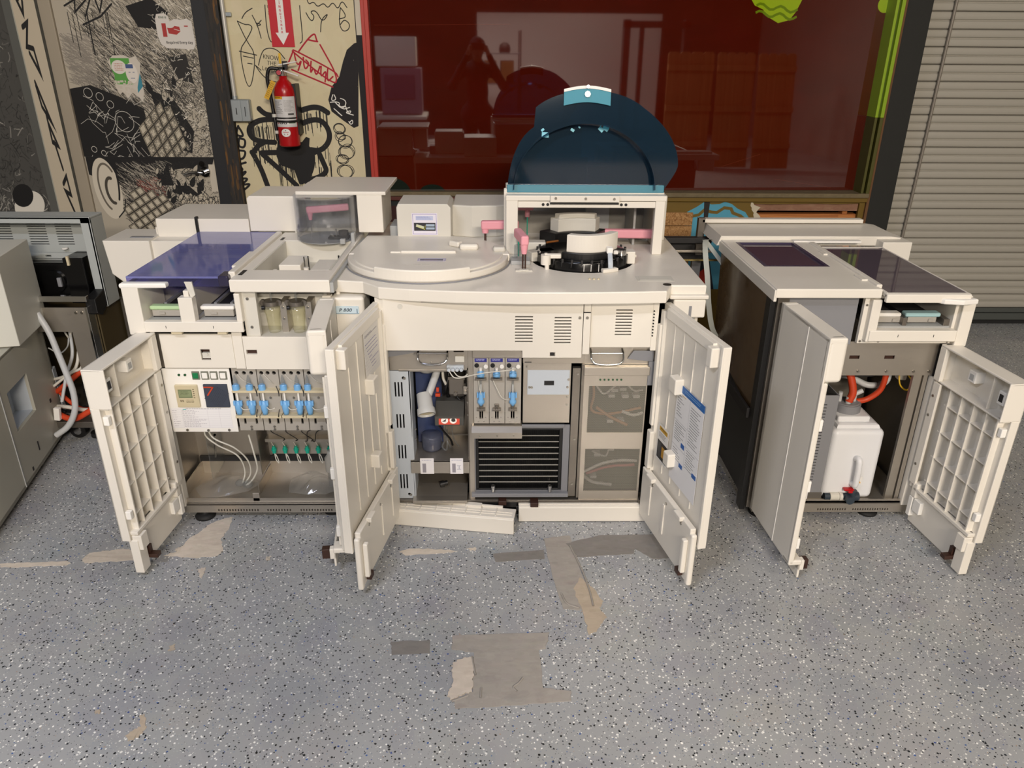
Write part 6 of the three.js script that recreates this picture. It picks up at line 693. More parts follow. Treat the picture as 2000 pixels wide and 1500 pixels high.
  part(RM, 'inner_post', [bx(1.47, 1.5, 0.06, 0.592, z - 0.03, z - 0.015, 0.001), bx(1.505, 1.52, 0.06, 0.592, z - 0.05, z - 0.012, 0.001)], M.steel); part(RM, 'side_post', bx(1.525, 1.56, 0.06, 0.59, z - 0.02, z + 0.01, 0.003), M.cream); part(RM, 'post_plate', bx(1.53, 1.56, 0.59, 0.72, z - 0.02, z - 0.005, 0.001), M.black); part(RM, 'tray', [bx(1.06, 1.56, 0.066, 0.074, -2.95, z, 0), bx(1.06, 1.56, 0.066, 0.082, z - 0.004, z, 0)], M.steel);
  part(RM, 'inner_back', bx(1.0, 1.56, 0.07, 0.7, -2.95, -2.94, 0), std(0x857f74, 0.6, 0.3));
  part(RM, 'base_rail', [panel(1.06, 1.57, 0.028, 0.066, z - 0.002, z + 0.006, [...Array.from({ length: 12 }, (_, i) => [1.21 + i * 0.0095, 1.2145 + i * 0.0095, 0.036, 0.044]), ...Array.from({ length: 15 }, (_, i) => [1.345 + i * 0.0095, 1.3495 + i * 0.0095, 0.036, 0.044])]), bx(0.96, 1.57, 0.026, 0.032, -2.6, z, 0)], M.steel); for (const [x, zz] of [[1.425, -2.48], [1.0, -2.48], [1.45, -2.95], [1.0, -2.95]]) part(RM, 'levelling_foot', [lathe([[0, 0], [0.036, 0], [0.038, 0.008], [0.03, 0.016], [0.012, 0.02], [0.012, 0.03]], x, 0, zz)], M.rubber);
  const hose = (p, r, m, n) => part(RM, n, tube(p, r, 40, 10), m); hose([[1.27, 0.66, -2.6], [1.285, 0.57, -2.57], [1.3, 0.53, -2.56], [1.31, 0.48, -2.55], [1.302, 0.445, -2.55]], 0.014, M.orange, 'orange_hose'); hose([[1.42, 0.6, -2.56], [1.425, 0.54, -2.56], [1.42, 0.48, -2.57], [1.385, 0.44, -2.58], [1.345, 0.43, -2.58]], 0.011, M.orange, 'orange_hose'); hose([[1.26, 0.5, -2.66], [1.32, 0.51, -2.64], [1.4, 0.48, -2.62], [1.45, 0.5, -2.6], [1.455, 0.56, -2.6], [1.45, 0.62, -2.62]], 0.012, M.hoseGrey, 'grey_hose'); part(RM, 'inner_gear', bx(1.3, 1.41, 0.52, 0.62, -2.72, -2.6, 0.01), M.black); part(RM, 'inner_motor', bx(1.1, 1.16, 0.52, 0.6, -2.7, -2.5, 0.01), M.black); part(RM, 'inner_fitting', [bx(1.155, 1.19, 0.515, 0.6, -2.58, -2.5, 0.006)], std(0xa9b0a0, 0.5)); part(RM, 'connector', bx(1.47, 1.5, 0.53, 0.57, -2.58, -2.55, 0.004), M.hoseWhite); part(RM, 'connector', bx(1.4, 1.425, 0.56, 0.6, -2.56, -2.53, 0.004), M.hoseWhite); part(RM, 'yellow_wire', tube([[1.465, 0.57, -2.55], [1.47, 0.52, -2.53], [1.5, 0.5, -2.53], [1.515, 0.53, -2.54], [1.495, 0.56, -2.55]], 0.003, 30, 6), M.yellow);
}
{ const d = tallDoor(RM, -1, 1.0, -86 * RAD, 0.35, 0.005, 0.875, 'tall door swung open with smooth grey-cream outside'); }
ribDoor(RM, 1, 1.528, -84 * RAD, 0.345, 0.01, 0.725, 'right door swung open to show its ribbed inside');
// white tank inside
{
  const t = thing('drain_tank', 'white translucent plastic tank with a grey cap inside the module', 'tank', 1.32, 0.075, -2.56);
  const tm = phys({ color: 0xf3f4f6, roughness: 0.35, transmission: 0.12, thickness: 0.02, ior: 1.45 });
  part(t, 'tank_body', [bx(1.222, 1.418, 0.075, 0.37, -2.7, -2.456, 0.022), plan([[1.24, -2.68], [1.4, -2.68], [1.4, -2.475], [1.24, -2.475]], 0.355, 0.385, 0.012), bx(1.25, 1.372, 0.38, 0.405, -2.63, -2.5, 0.008)], tm);
  part(t, 'tank_handle', [tube([[1.325, 0.25, -2.46], [1.325, 0.262, -2.435], [1.326, 0.255, -2.428], [1.33, 0.16, -2.428], [1.33, 0.15, -2.432], [1.33, 0.145, -2.46]], 0.011, 40, 12)], tm); const warnT = textTex(96, 96, '#f1efec', (g) => { g.fillStyle = '#e6a81c'; g.beginPath(); g.moveTo(48, 14); g.lineTo(86, 80); g.lineTo(10, 80); g.fill(); g.fillStyle = '#201a10'; g.fillRect(44, 34, 8, 26); g.fillRect(44, 66, 8, 8); }); part(t, 'warning_label', sheet(1.336, 1.364, 0.142, 0.176, -2.452), sheetM(warnT, 0.5), { keepUV: true, label: 'small label with a yellow warning triangle' });
  const cap = part(t, 'tank_cap', [cyl(1.305, 0.42, -2.565, 0.05, 0.03, 'y', 0.048, 32), cyl(1.305, 0.436, -2.565, 0.044, 0.004, 'y', 0.04, 32)], M.midGrey); part(cap, 'cap_port', [cyl(1.3, 0.448, -2.55, 0.01, 0.03)], M.hoseGrey); part(cap, 'cap_port', [cyl(1.33, 0.455, -2.57, 0.008, 0.04), rot(cyl(1.34, 0.475, -2.565, 0.009, 0.03, 'x'), 0, 0, 0.5, 1.34, 0.475, -2.565)], M.hoseGrey); part(cap, 'cap_port', [cyl(1.275, 0.455, -2.57, 0.008, 0.04)], M.hoseGrey);
  part(t, 'drain_valve', [cyl(1.275, 0.092, -2.45, 0.013, 0.09, 'x'), cyl(1.34, 0.092, -2.45, 0.018, 0.04, 'x'), cyl(1.335, 0.1, -2.448, 0.016, 0.04, 'y'), cyl(1.318, 0.092, -2.43, 0.016, 0.03, 'z')], std(0x2f3a44, 0.4)); part(t, 'valve_union', [cyl(1.268, 0.092, -2.45, 0.0155, 0.034, 'x', 0.0155, 10), cyl(1.292, 0.092, -2.45, 0.0165, 0.012, 'x')], M.hoseWhite); part(t, 'valve_lever', [bx(1.297, 1.335, 0.122, 0.13, -2.455, -2.435, 0.003), bx(1.312, 1.328, 0.116, 0.126, -2.45, -2.43, 0.002)], M.red);
}
// linking conveyor between the middle and right machines
{
  const k = thing('link_conveyor', 'steel linking rails behind the gap between the wide analyser and the rack module', 'conveyor', 0.8, 0, -3.3);
  part(k, 'rail', bx(0.69, 0.93, 0.86, 0.885, -3.34, -3.3, 0.003), M.dark); part(k, 'rail', bx(0.69, 0.93, 0.835, 0.846, -3.25, -3.235, 0.003), M.steel); part(k, 'rail', bx(0.69, 0.95, 0.81, 0.818, -3.2, -3.185, 0.003), std(0x9a8a58, 0.35, 0.9)); part(k, 'rail_body', bx(0.69, 0.93, 0.77, 0.86, -3.38, -3.35, 0), M.dark); part(k, 'leg', bx(0.87, 0.91, 0, 0.8, -3.4, -3.37, 0.002), M.midGrey); part(k, 'leg', bx(0.72, 0.75, 0, 0.8, -3.4, -3.37, 0.002), M.midGrey);
  const rib = (p) => { const g = tube(p, 0.015, 50, 8); const a = g.attributes.position; return g; };
  const strap = (pts, w) => { const c = new THREE.CatmullRomCurve3(pts.map(V)), n = 40, v = [], idx = []; for (let i = 0; i <= n; i++) { const p = c.getPoint(i / n); v.push(p.x - w, p.y, p.z, p.x + w, p.y, p.z); if (i) { const b = i * 2; idx.push(b - 2, b - 1, b, b - 1, b + 1, b); } } const g = new THREE.BufferGeometry(); g.setAttribute('position', new THREE.Float32BufferAttribute(v, 3)); g.setIndex(idx); g.computeVertexNormals(); return g; };
  const s = thing('ribbon_cable', 'flat grey ribbon cable looped down beside the rack module', 'cable', 0.87, 0.4, -3.1); part(s, 'ribbon', [strap([[0.905, 0.9, -3.2], [0.862, 0.91, -3.15], [0.85, 0.88, -3.1], [0.86, 0.78, -3.06], [0.87, 0.66, -3.02], [0.89, 0.57, -3.0], [0.915, 0.53, -3.0]], 0.011), strap([[0.86, 0.91, -3.16], [0.9, 0.86, -3.12], [0.93, 0.82, -3.08]], 0.011)], std(0xa9ada6, 0.5, 0, { side: THREE.DoubleSide }));
}
// ---------- cabinet cut by the picture's edge on the left ----------
{
  const m = thing('processing_cabinet', 'grey-cream cabinet with overhanging top box at the picture edge', 'cabinet', -1.8, 0, -2.2, 11.8 * RAD), gm = std(0xb5b3a6, 0.5);
  part(m, 'cabinet_body', [panel(-0.2, 0.95, 0.035, 0.56, -0.012, 0, [[0.478, 0.685, 0.252, 0.42]]).rotateY(Math.PI / 2).translate(0, 0, 0), bx(-0.75, 0, 0.545, 0.56, -0.95, 0.2, 0.003), bx(-0.75, 0, 0.035, 0.56, 0.18, 0.2, 0.003), bx(-0.75, 0, 0.035, 0.05, -0.95, 0.2, 0), bx(-0.75, 0, 0.035, 0.56, -0.95, -0.94, 0)], gm);
  part(m, 'recess_lining', [bx(-0.08, -0.012, 0.25, 0.256, -0.69, -0.47, 0), bx(-0.08, -0.012, 0.416, 0.422, -0.69, -0.47, 0), bx(-0.08, -0.012, 0.25, 0.422, -0.692, -0.685, 0), bx(-0.085, -0.078, 0.25, 0.422, -0.69, -0.47, 0)], M.bluGrey); part(m, 'connector_plate', [bx(-0.078, -0.06, 0.3, 0.41, -0.62, -0.48, 0.003)], M.black); part(m, 'corner_seam', bx(-0.002, 0.003, 0.04, 0.55, -0.42, -0.415, 0), M.grey);
  part(m, 'top_box', [bx(-0.75, 0.04, 0.565, 0.915, -0.93, -0.6, 0.004)], std(0xd0cfc4, 0.5)); part(m, 'rear_flap', [rot(bx(-0.01, 0.002, 0.07, 0.33, -0.99, -0.95, 0.004), 0.06, 0, 0, 0, 0.2, -0.97)], M.bluGrey); part(m, 'panel_slots', [bx(-0.001, 0.002, 0.1, 0.14, -0.62, -0.612, 0), bx(-0.001, 0.002, 0.06, 0.075, -0.52, -0.51, 0), bx(-0.001, 0.002, 0.215, 0.23, -0.85, -0.835, 0)], M.dark); for (const [x, z] of [[-0.05, -0.88], [-0.05, 0.1], [-0.7, -0.88], [-0.7, 0.1]]) part(m, 'levelling_foot', [cyl(x, 0.02, z, 0.03, 0.04)], M.rubber);
}
// ---------- stripped machine behind it ----------
{
  const m = thing('stripped_machine', 'stripped steel machine with grey louvred hood and tangled hoses', 'machine', -2.1, 0, -3.3), gm = std(0xaeb3b1, 0.45), F = -3.08;
  const lv = []; for (const [x0, x1] of [[-2.2, -2.12], [-2.05, -1.97], [-1.93, -1.86]]) lv.push(...rows(x0, x1, 0.85, 0.95, 10, 0.004));
  part(m, 'hood', [panel(-2.5, -1.73, 0.8, 0.985, -3.3, -3.294, lv), bx(-2.5, -1.718, 0.978, 0.99, -3.3, -3.19, 0.003), bx(-1.73, -1.718, 0.6, 0.985, -3.3, -3.19, 0.003), bx(-1.76, -1.718, 0.6, 0.985, -3.2, -3.19, 0.002), bx(-2.5, -1.718, 0.962, 0.99, -3.2, -3.19, 0.002)], gm); part(m, 'louvre_backing', bx(-2.5, -1.75, 0.8, 0.97, -3.34, -3.33, 0), M.dark);
  part(m, 'hood_ledge', [panel(-2.45, -1.8, 0.795, 0.82, -3.27, -3.26, [[-1.98, -1.955, 0.802, 0.81], [-1.86, -1.835, 0.802, 0.81]]), bx(-2.45, -1.8, 0.79, 0.797, -3.3, -3.26, 0)], gm); part(m, 'hood_lamp', cyl(-1.9, 0.835, -3.28, 0.012, 0.006, 'y'), M.white);
  part(m, 'drum_housing', [bx(-2.45, -1.83, 0.645, 0.79, -3.5, -3.2, 0.01), bx(-1.86, -1.775, 0.62, 0.82, -3.52, -3.17, 0.004), cyl(-1.93, 0.71, -3.2, 0.05, 0.02, 'z')], M.blackGloss); part(m, 'housing_tab', bx(-1.91, -1.893, 0.69, 0.73, -3.195, -3.18, 0.003), M.midGrey); part(m, 'latch_tab', bx(-1.838, -1.828, 0.79, 0.83, -3.17, -3.16, 0.001), M.beige);
  part(m, 'front_rail', bx(-2.4, -1.745, 0.655, 0.68, F - 0.02, F, 0.002), M.chrome); part(m, 'frame_plate', panel(-2.4, -1.76, 0.1, 0.628, F - 0.012, F - 0.006, [[-2.3, -1.84, 0.13, 0.52]]), M.steel); screws(m, [[-1.805, 0.606, F - 0.006], [-1.78, 0.606, F - 0.006]], 0.006);
  part(m, 'frame_post', bx(-1.762, -1.75, 0.1, 0.632, F - 0.06, F, 0.002), M.chrome); part(m, 'frame_post', bx(-1.735, -1.715, 0.06, 0.6, -3.36, -3.33, 0.002), M.steelDark); part(m, 'frame_post', bx(-1.68, -1.665, 0.04, 0.6, -3.46, -3.44, 0.002), M.steelDark); part(m, 'belt_guard', side([[F - 0.02, 0.6], [F - 0.02, 0.66], [F - 0.16, 0.69], [F - 0.2, 0.67], [F - 0.06, 0.58]], -1.765, -1.72, 0.004), M.black); part(m, 'side_sheet', bx(-1.748, -1.742, 0.1, 0.6, -3.4, -3.14, 0), std(0x4a3f26, 0.5)); part(m, 'inner_wall', bx(-2.45, -1.76, 0.08, 0.64, -3.46, -3.45, 0), std(0x4a3d22, 0.7));
  part(m, 'base_tray', bx(-2.4, -1.7, 0.085, 0.115, -3.5, -3.03, 0.003), M.steelDark);
  { const x = -1.93, z = -3.11; part(m, 'caster', cyl(x, 0.036, z, 0.035, 0.03, 'z'), M.black); part(m, 'caster_hub', cyl(x, 0.036, z + 0.016, 0.017, 0.006, 'z'), M.chrome); part(m, 'caster_fork', bx(x - 0.015, x + 0.015, 0.05, 0.09, z - 0.02, z + 0.012, 0.003), M.dark); part(m, 'levelling_foot', [cyl(-1.85, 0.012, -3.12, 0.034, 0.02), cyl(-1.85, 0.05, -3.12, 0.01, 0.08)], M.rubber); for (const [a, b] of [[-2.35, -3.11], [-2.35, -3.44], [-1.78, -3.44]]) part(m, 'caster', [cyl(a, 0.036, b, 0.035, 0.03, 'z'), bx(a - 0.015, a + 0.015, 0.05, 0.09, b - 0.012, b + 0.012, 0.003)], M.black); }
  const h = (n, pts, r, mat) => part(m, n, tube(pts, r, 60, 10), mat);
  h('grey_conduit', [[-1.94, 0.62, -3.04], [-1.905, 0.54, -3.03], [-1.885, 0.46, -3.02], [-1.865, 0.37, -3.01], [-1.848, 0.27, -3.0], [-1.855, 0.19, -2.99], [-1.895, 0.12, -2.98], [-1.95, 0.08, -2.97]], 0.013, M.hoseGrey);
  h('orange_hose', [[-2.1, 0.19, -3.16], [-2.0, 0.22, -3.12], [-1.91, 0.285, -3.1], [-1.845, 0.33, -3.11], [-1.77, 0.335, -3.14]], 0.012, M.orange); h('orange_hose', [[-2.08, 0.2, -3.1], [-2.0, 0.16, -3.06], [-1.9, 0.13, -3.03], [-1.83, 0.16, -3.03], [-1.76, 0.21, -3.05]], 0.013, M.orange); h('orange_hose', [[-2.05, 0.26, -3.18], [-1.95, 0.2, -3.1], [-1.87, 0.16, -3.07], [-1.79, 0.17, -3.06]], 0.009, M.orange);
  h('white_lead', [[-1.855, 0.5, -3.16], [-1.86, 0.41, -3.13], [-1.88, 0.34, -3.11], [-1.94, 0.3, -3.11], [-2.03, 0.27, -3.14]], 0.007, M.hoseWhite); h('white_lead', [[-1.84, 0.5, -3.15], [-1.835, 0.42, -3.12], [-1.845, 0.35, -3.1], [-1.9, 0.32, -3.1], [-2.0, 0.25, -3.1]], 0.006, M.hoseWhite); h('white_lead', [[-1.9, 0.49, -3.17], [-1.885, 0.4, -3.12], [-1.92, 0.31, -3.1], [-1.945, 0.2, -3.06]], 0.007, M.hoseGrey); h('white_lead', [[-2.05, 0.15, -3.12], [-1.93, 0.175, -3.06], [-1.85, 0.165, -3.05], [-1.76, 0.16, -3.05]], 0.009, M.hoseWhite); h('white_lead', [[-1.95, 0.5, -3.2], [-1.91, 0.46, -3.17], [-1.89, 0.49, -3.16], [-1.865, 0.52, -3.15]], 0.004, M.hoseWhite); h('thin_wire', [[-2.0, 0.42, -3.15], [-1.95, 0.4, -3.14], [-1.91, 0.43, -3.14], [-1.895, 0.47, -3.14]], 0.003, M.hoseGrey);
  part(m, 'plug', rot(bx(-1.965, -1.94, 0.13, 0.19, -3.03, -3.01, 0.003), 0, 0, -0.15, -1.95, 0.16, -3.02), M.white); part(m, 'loose_parts', Array.from({ length: 34 }, () => { const x = rr(-2.2, -1.76), z = rr(-3.4, -3.06); return rot(bx(x, x + rr(0.02, 0.06), 0.116, 0.116 + rr(0.01, 0.04), z, z + rr(0.01, 0.04), 0.003), 0, rr(0, 3), 0, x, 0.12, z); }), M.dark, { kind: 'stuff' });
}
// ---------- on the wall ----------
{
  const s = thing('extinguisher_sign', 'red and white arrow sign pointing down to the fire extinguisher', 'sign', -1.16, 1.64, WZ);
  const t = textTex(192, 512, '#c5202e', (g, w, h) => { g.fillStyle = '#e9e6e0'; g.fillRect(0, 0, w, 60); g.fillStyle = '#c5202e'; g.font = 'bold 64px sans-serif'; g.textAlign = 'center'; g.fillText('FIRE', 96, 52); g.fillStyle = '#efece6'; g.fillRect(66, 60, 62, 344); g.beginPath(); g.moveTo(40, 404); g.lineTo(154, 404); g.lineTo(97, 496); g.fill(); g.fillRect(20, 60, 152, 20); g.fillStyle = '#c5202e'; g.font = 'bold 25px sans-serif'; [...'EXTINGUISHER'].forEach((c, i) => { g.save(); g.translate(97, 104 + i * 27); g.fillText(c, 0, 8); g.restore(); }); });
  part(s, 'sign_plate', sheet(-1.225, -1.105, 1.64, 1.97, WZ + 0.003, 0.004), sheetM(t, 0.4), { keepUV: true });
}
{
  const x = -1.165, z = WZ + 0.085, e = thing('fire_extinguisher', 'red fire extinguisher with black hose hanging on the cream wall', 'extinguisher', x, 1.14, z);
  const R = 0.056; part(e, 'cylinder', lathe([[0, 0.01], [R * 0.9, 0.0], [R, 0.008], [R, 0.27], [R * 0.93, 0.3], [R * 0.7, 0.325], [R * 0.4, 0.342], [R * 0.36, 0.36], [0, 0.36]], x, 1.14, z, 36), M.red);
  const lt = canvasTex(512, 512, (g, w, h) => { g.fillStyle = '#d6d4d2'; g.fillRect(0, 0, w, h); g.fillStyle = '#d9a51e'; g.fillRect(40, 0, 210, 46); lines(g, 60, 230, 14, 34, 1, '#6b4c08', 10, 0.1); lines(g, 50, 240, 70, 300, 13, '#5a5856', 7, 0.5); lines(g, 270, 470, 60, 260, 15, '#96928f', 6, 0.4); g.fillStyle = '#4a4846'; g.fillRect(330, 280, 120, 30); g.fillStyle = '#1a1818'; g.fillRect(0, 350, w, 26); g.fillStyle = '#e3e1dd'; g.fillRect(40, 396, 440, 74); ['#a0303a', '#2c2a2c', '#2c2a2c'].forEach((c, i) => { g.fillStyle = c; g.fillRect(60 + i * 84, 404, 66, 58); g.fillStyle = '#eee'; g.beginPath(); g.arc(93 + i * 84, 433, 20, 0, 7); g.fill(); g.fillStyle = c; g.font = 'bold 30px sans-serif'; g.textAlign = 'center'; g.fillText('ABC'[i], 93 + i * 84, 444); }); g.fillStyle = '#4f6a52'; g.fillRect(330, 412, 140, 40); });
  const lab = new THREE.CylinderGeometry(R + 0.0008, R + 0.0008, 0.155, 36, 1, true, -1.25, 2.5).translate(x, 1.322, z); part(e, 'instruction_label', lab, sheetM(lt, 0.4), { keepUV: true });
  const oval = textTex(128, 96, '#a30c12', (g) => { g.fillStyle = '#ece9e4'; g.beginPath(); g.ellipse(64, 48, 60, 44, 0, 0, 7); g.fill(); g.fillStyle = '#b5222c'; g.font = 'bold 22px sans-serif'; g.textAlign = 'center'; g.fillRect(26, 38, 76, 6); g.fillText('B', 84, 72); g.fillStyle = '#26262a'; g.fillText('X', 46, 72); g.beginPath(); g.arc(64, 24, 6, 0, 7); g.fill(); }); part(e, 'oval_badge', new THREE.CylinderGeometry(R + 0.001, R + 0.001, 0.046, 20, 1, true, -0.5, 0.95).translate(x, 1.215, z), sheetM(oval, 0.4), { keepUV: true });
  part(e, 'valve', [cyl(x, 1.51, z, 0.014, 0.04), bx(x - 0.022, x + 0.02, 1.52, 1.545, z - 0.012, z + 0.012, 0.003)], M.chrome); part(e, 'gauge', [cyl(x - 0.012, 1.516, z + 0.022, 0.016, 0.014, 'z')], M.chrome); part(e, 'gauge_face', cyl(x - 0.012, 1.516, z + 0.0295, 0.012, 0.002, 'z'), std(0xc04a52, 0.4));
  part(e, 'carry_handle', [rot(bx(x - 0.01, x + 0.1, 1.525, 1.532, z - 0.009, z + 0.009, 0.003), 0, -0.3, -0.28, x, 1.53, z)], M.white); part(e, 'squeeze_lever', [rot(bx(x - 0.02, x + 0.09, 1.552, 1.559, z - 0.009, z + 0.009, 0.003), 0, -0.3, 0.16, x, 1.555, z)], M.white); part(e, 'lever_pivot', bx(x + 0.005, x + 0.03, 1.53, 1.572, z - 0.012, z + 0.012, 0.003), M.black); part(e, 'safety_tag', bx(x - 0.008, x + 0.004, 1.56, 1.61, z + 0.012, z + 0.016, 0.001), M.yellow);
  part(e, 'hose', [tube([[x - 0.02, 1.535, z + 0.01], [x - 0.06, 1.535, z + 0.02], [x - 0.078, 1.49, z + 0.02], [x - 0.074, 1.42, z + 0.015], [x - 0.07, 1.34, z + 0.01], [x - 0.064, 1.24, z + 0.01], [x - 0.06, 1.17, z + 0.01]], 0.0095, 60, 10)], M.black); part(e, 'hose_ferrule', [cyl(x - 0.066, 1.3, z + 0.01, 0.0125, 0.016), cyl(x - 0.062, 1.215, z + 0.01, 0.011, 0.016)], M.hoseWhite); part(e, 'strap', [new THREE.TorusGeometry(R + 0.002, 0.006, 8, 40).rotateX(Math.PI / 2).translate(x, 1.318 - 0.075 + 0.03, z)], M.black); part(e, 'wall_bracket', [bx(x + 0.04, x + 0.062, 1.2, 1.46, WZ, z + 0.01, 0.004), bx(x - 0.03, x + 0.06, 1.24, 1.3, WZ, WZ + 0.012, 0.002)], M.black);
  const tagT = textTex(64, 160, '#d9a92c', (g) => { lines(g, 8, 56, 20, 150, 8, '#8a5f10', 5, 0.3); }); const tg = new THREE.BoxGeometry(0.026, 0.1, 0.001).rotateZ(-0.5).translate(x - 0.068, 1.43, z + 0.034); part(e, 'inspection_tag', tg, sheetM(tagT, 0.6), { keepUV: true, label: 'yellow inspection tag' });
}
{
  const j = thing('junction_box', 'galvanised junction box with steel conduit on the cream wall', 'junction box', -1.42, 1.27, WZ), zn = std(0xa9b0b2, 0.4, 0.6);
  part(j, 'box_body', bx(-1.478, -1.375, 1.262, 1.378, WZ, WZ + 0.045, 0.008), zn); part(j, 'cover_plate', [bx(-1.472, -1.424, 1.266, 1.374, WZ + 0.045, WZ + 0.049, 0.002), bx(-1.42, -1.38, 1.266, 1.374, WZ + 0.045, WZ + 0.05, 0.003)], std(0xb9c0c1, 0.35, 0.6)); part(j, 'cover_slot', [bx(-1.45, -1.445, 1.3, 1.335, WZ + 0.0485, WZ + 0.0495, 0), bx(-1.402, -1.398, 1.29, 1.34, WZ + 0.0495, WZ + 0.0505, 0)], M.dark);
  part(j, 'conduit', tube([[-1.455, 1.375, WZ + 0.022], [-1.457, 1.6, WZ + 0.022], [-1.458, 2.4, WZ + 0.022], [-1.46, 4.7, WZ + 0.022]], 0.012, 30, 12), std(0xc4c2ba, 0.4, 0.3)); part(j, 'conduit_fitting', [cyl(-1.455, 1.385, WZ + 0.022, 0.014, 0.02), bx(-1.455, -1.42, 1.785, 1.805, WZ, WZ + 0.02, 0.003)], zn);
}
{
  const s = thing('slogan_sticker', 'torn white sticker with a red pointing hand on the mural door', 'sticker', -1.74, 1.65, WZ - 0.02);
  const t = textTex(384, 300, '#ded8cf', (g) => { g.fillStyle = '#3f5a44'; g.font = 'bold 26px sans-serif'; g.fillText('Kind is', 36, 44); g.fillStyle = '#b23a36'; g.fillRect(58, 84, 44, 112); g.beginPath(); g.moveTo(112, 120); g.quadraticCurveTo(170, 130, 190, 105); g.lineTo(240, 112); g.lineTo(246, 150); g.lineTo(200, 178); g.lineTo(120, 168); g.fill(); g.fillRect(290, 102, 40, 9); g.strokeStyle = '#ded8cf'; g.lineWidth = 5; g.beginPath(); g.moveTo(180, 130); g.lineTo(244, 146); g.stroke(); g.fillStyle = '#2a2724'; g.font = 'bold 30px sans-serif'; g.fillText('Required Every day', 78, 254); });
  const sh = new THREE.Shape(); [[0.0, 0.06], [0.012, 0.02], [0.04, 0.0], [0.18, -0.005], [0.195, 0.02], [0.19, 0.13], [0.165, 0.145], [0.14, 0.138], [0.1, 0.142], [0.075, 0.13], [0.07, 0.155], [0.05, 0.17], [0.01, 0.165], [0.0, 0.14]].forEach(([a, b], i) => (i ? sh.lineTo(a, b) : sh.moveTo(a, b))); const g = ext(sh, 0, 0.001); const uv = g.attributes.uv, p = g.attributes.position; for (let i = 0; i < uv.count; i++) uv.setXY(i, p.getX(i) / 0.195, (p.getY(i) + 0.005) / 0.175); g.translate(-1.835, 1.63, WZ - 0.019); part(s, 'sticker_sheet', g, sheetM(t, 0.6), { keepUV: true });
  const q = thing('torn_flyer', 'torn flyer with green and blue print on the mural door', 'flyer', -2.04, 1.38, WZ - 0.02);
  const ft = textTex(300, 400, '#d5cdbf', (c) => { c.fillStyle = '#5da34a'; c.fillRect(20, 26, 180, 220); c.fillStyle = '#e4ddd2'; c.beginPath(); c.ellipse(92, 100, 70, 58, 0, 0, 7); c.fill(); lines(c, 50, 136, 70, 136, 5, '#c08a78', 6, 0.2); c.fillStyle = '#e6dfd4'; c.beginPath(); c.ellipse(204, 150, 56, 84, 0, 0, 7); c.fill(); c.fillStyle = '#4a5f8a'; c.fillRect(156, 76, 70, 34); c.fillStyle = '#3f8a9c'; c.beginPath(); c.moveTo(280, 150); c.lineTo(290, 260); c.lineTo(230, 320); c.lineTo(236, 270); c.fill(); c.fillStyle = '#6d7a94'; c.fillRect(176, 140, 18, 6); c.fillRect(214, 140, 18, 6); c.fillRect(188, 190, 40, 6); c.fillStyle = '#cfc6b6'; for (let i = 0; i < 60; i++) c.fillRect(rr(10, 200), rr(210, 330), rr(6, 34), rr(6, 26)); });
  const outl = [[0.01, 0.22], [0.0, 0.2], [0.02, 0.14], [0.015, 0.08], [0.03, 0.04], [0.05, 0.055], [0.07, 0.02], [0.1, 0.05], [0.13, 0.03], [0.15, 0.0], [0.165, 0.06], [0.16, 0.14], [0.17, 0.2], [0.15, 0.235], [0.12, 0.225], [0.09, 0.24], [0.03, 0.238]]; const g2 = ext(outl, 0, 0.001), u2 = g2.attributes.uv, p2 = g2.attributes.position; for (let i = 0; i < u2.count; i++) u2.setXY(i, p2.getX(i) / 0.17, p2.getY(i) / 0.24); g2.translate(-2.125, 1.355, WZ - 0.019); part(q, 'flyer_sheet', g2, sheetM(ft, 0.7), { keepUV: true });
}
// ---------- lamps ----------
LAMPS.forEach(([x, y, z, w, l, turn, col, I], i) => {
  const g = thing('tube_lamp', ['long warm tube lamp hung behind the photographer', 'warm tube lamp hung farthest from the machines', 'cool tube lamp over the left side of the hall', 'added fill lamp over the right side of the hall', 'added fill lamp above the machines', 'added fill lamp in front of the white partition'][i], 'lamp', x, y, z);
  g.rotation.order = 'YXZ'; const aim = i < 2 ? 0.75 : 0; g.rotation.set(-Math.PI / 2 + aim, turn, 0); ORIGIN.set(g, null);
  part(g, 'lamp_housing', [bx(-l / 2 - 0.02, l / 2 + 0.02, -w / 2 - 0.02, w / 2 + 0.02, 0.0, 0.05, 0.004)], M.white); part(g, 'lamp_diffuser', bx(-l / 2, l / 2, -w / 2, w / 2, -0.008, 0.0, 0), new THREE.MeshStandardMaterial({ color: 0xffffff, emissive: col, emissiveIntensity: 3 }));
  part(g, 'lamp_cable', [polyTube([[-l * 0.4, 0, 0.05], [-l * 0.4, aim ? 0.3 : 0, aim ? 0.4 : 0.5]], 0.004), polyTube([[l * 0.4, 0, 0.05], [l * 0.4, aim ? 0.3 : 0, aim ? 0.4 : 0.5]], 0.004)], M.black);
  const L = new THREE.RectAreaLight(col, I, l, w); L.position.set(0, 0, -0.015); L.castShadow = true; g.add(L); L.rotation.set(0, 0, 0);
});
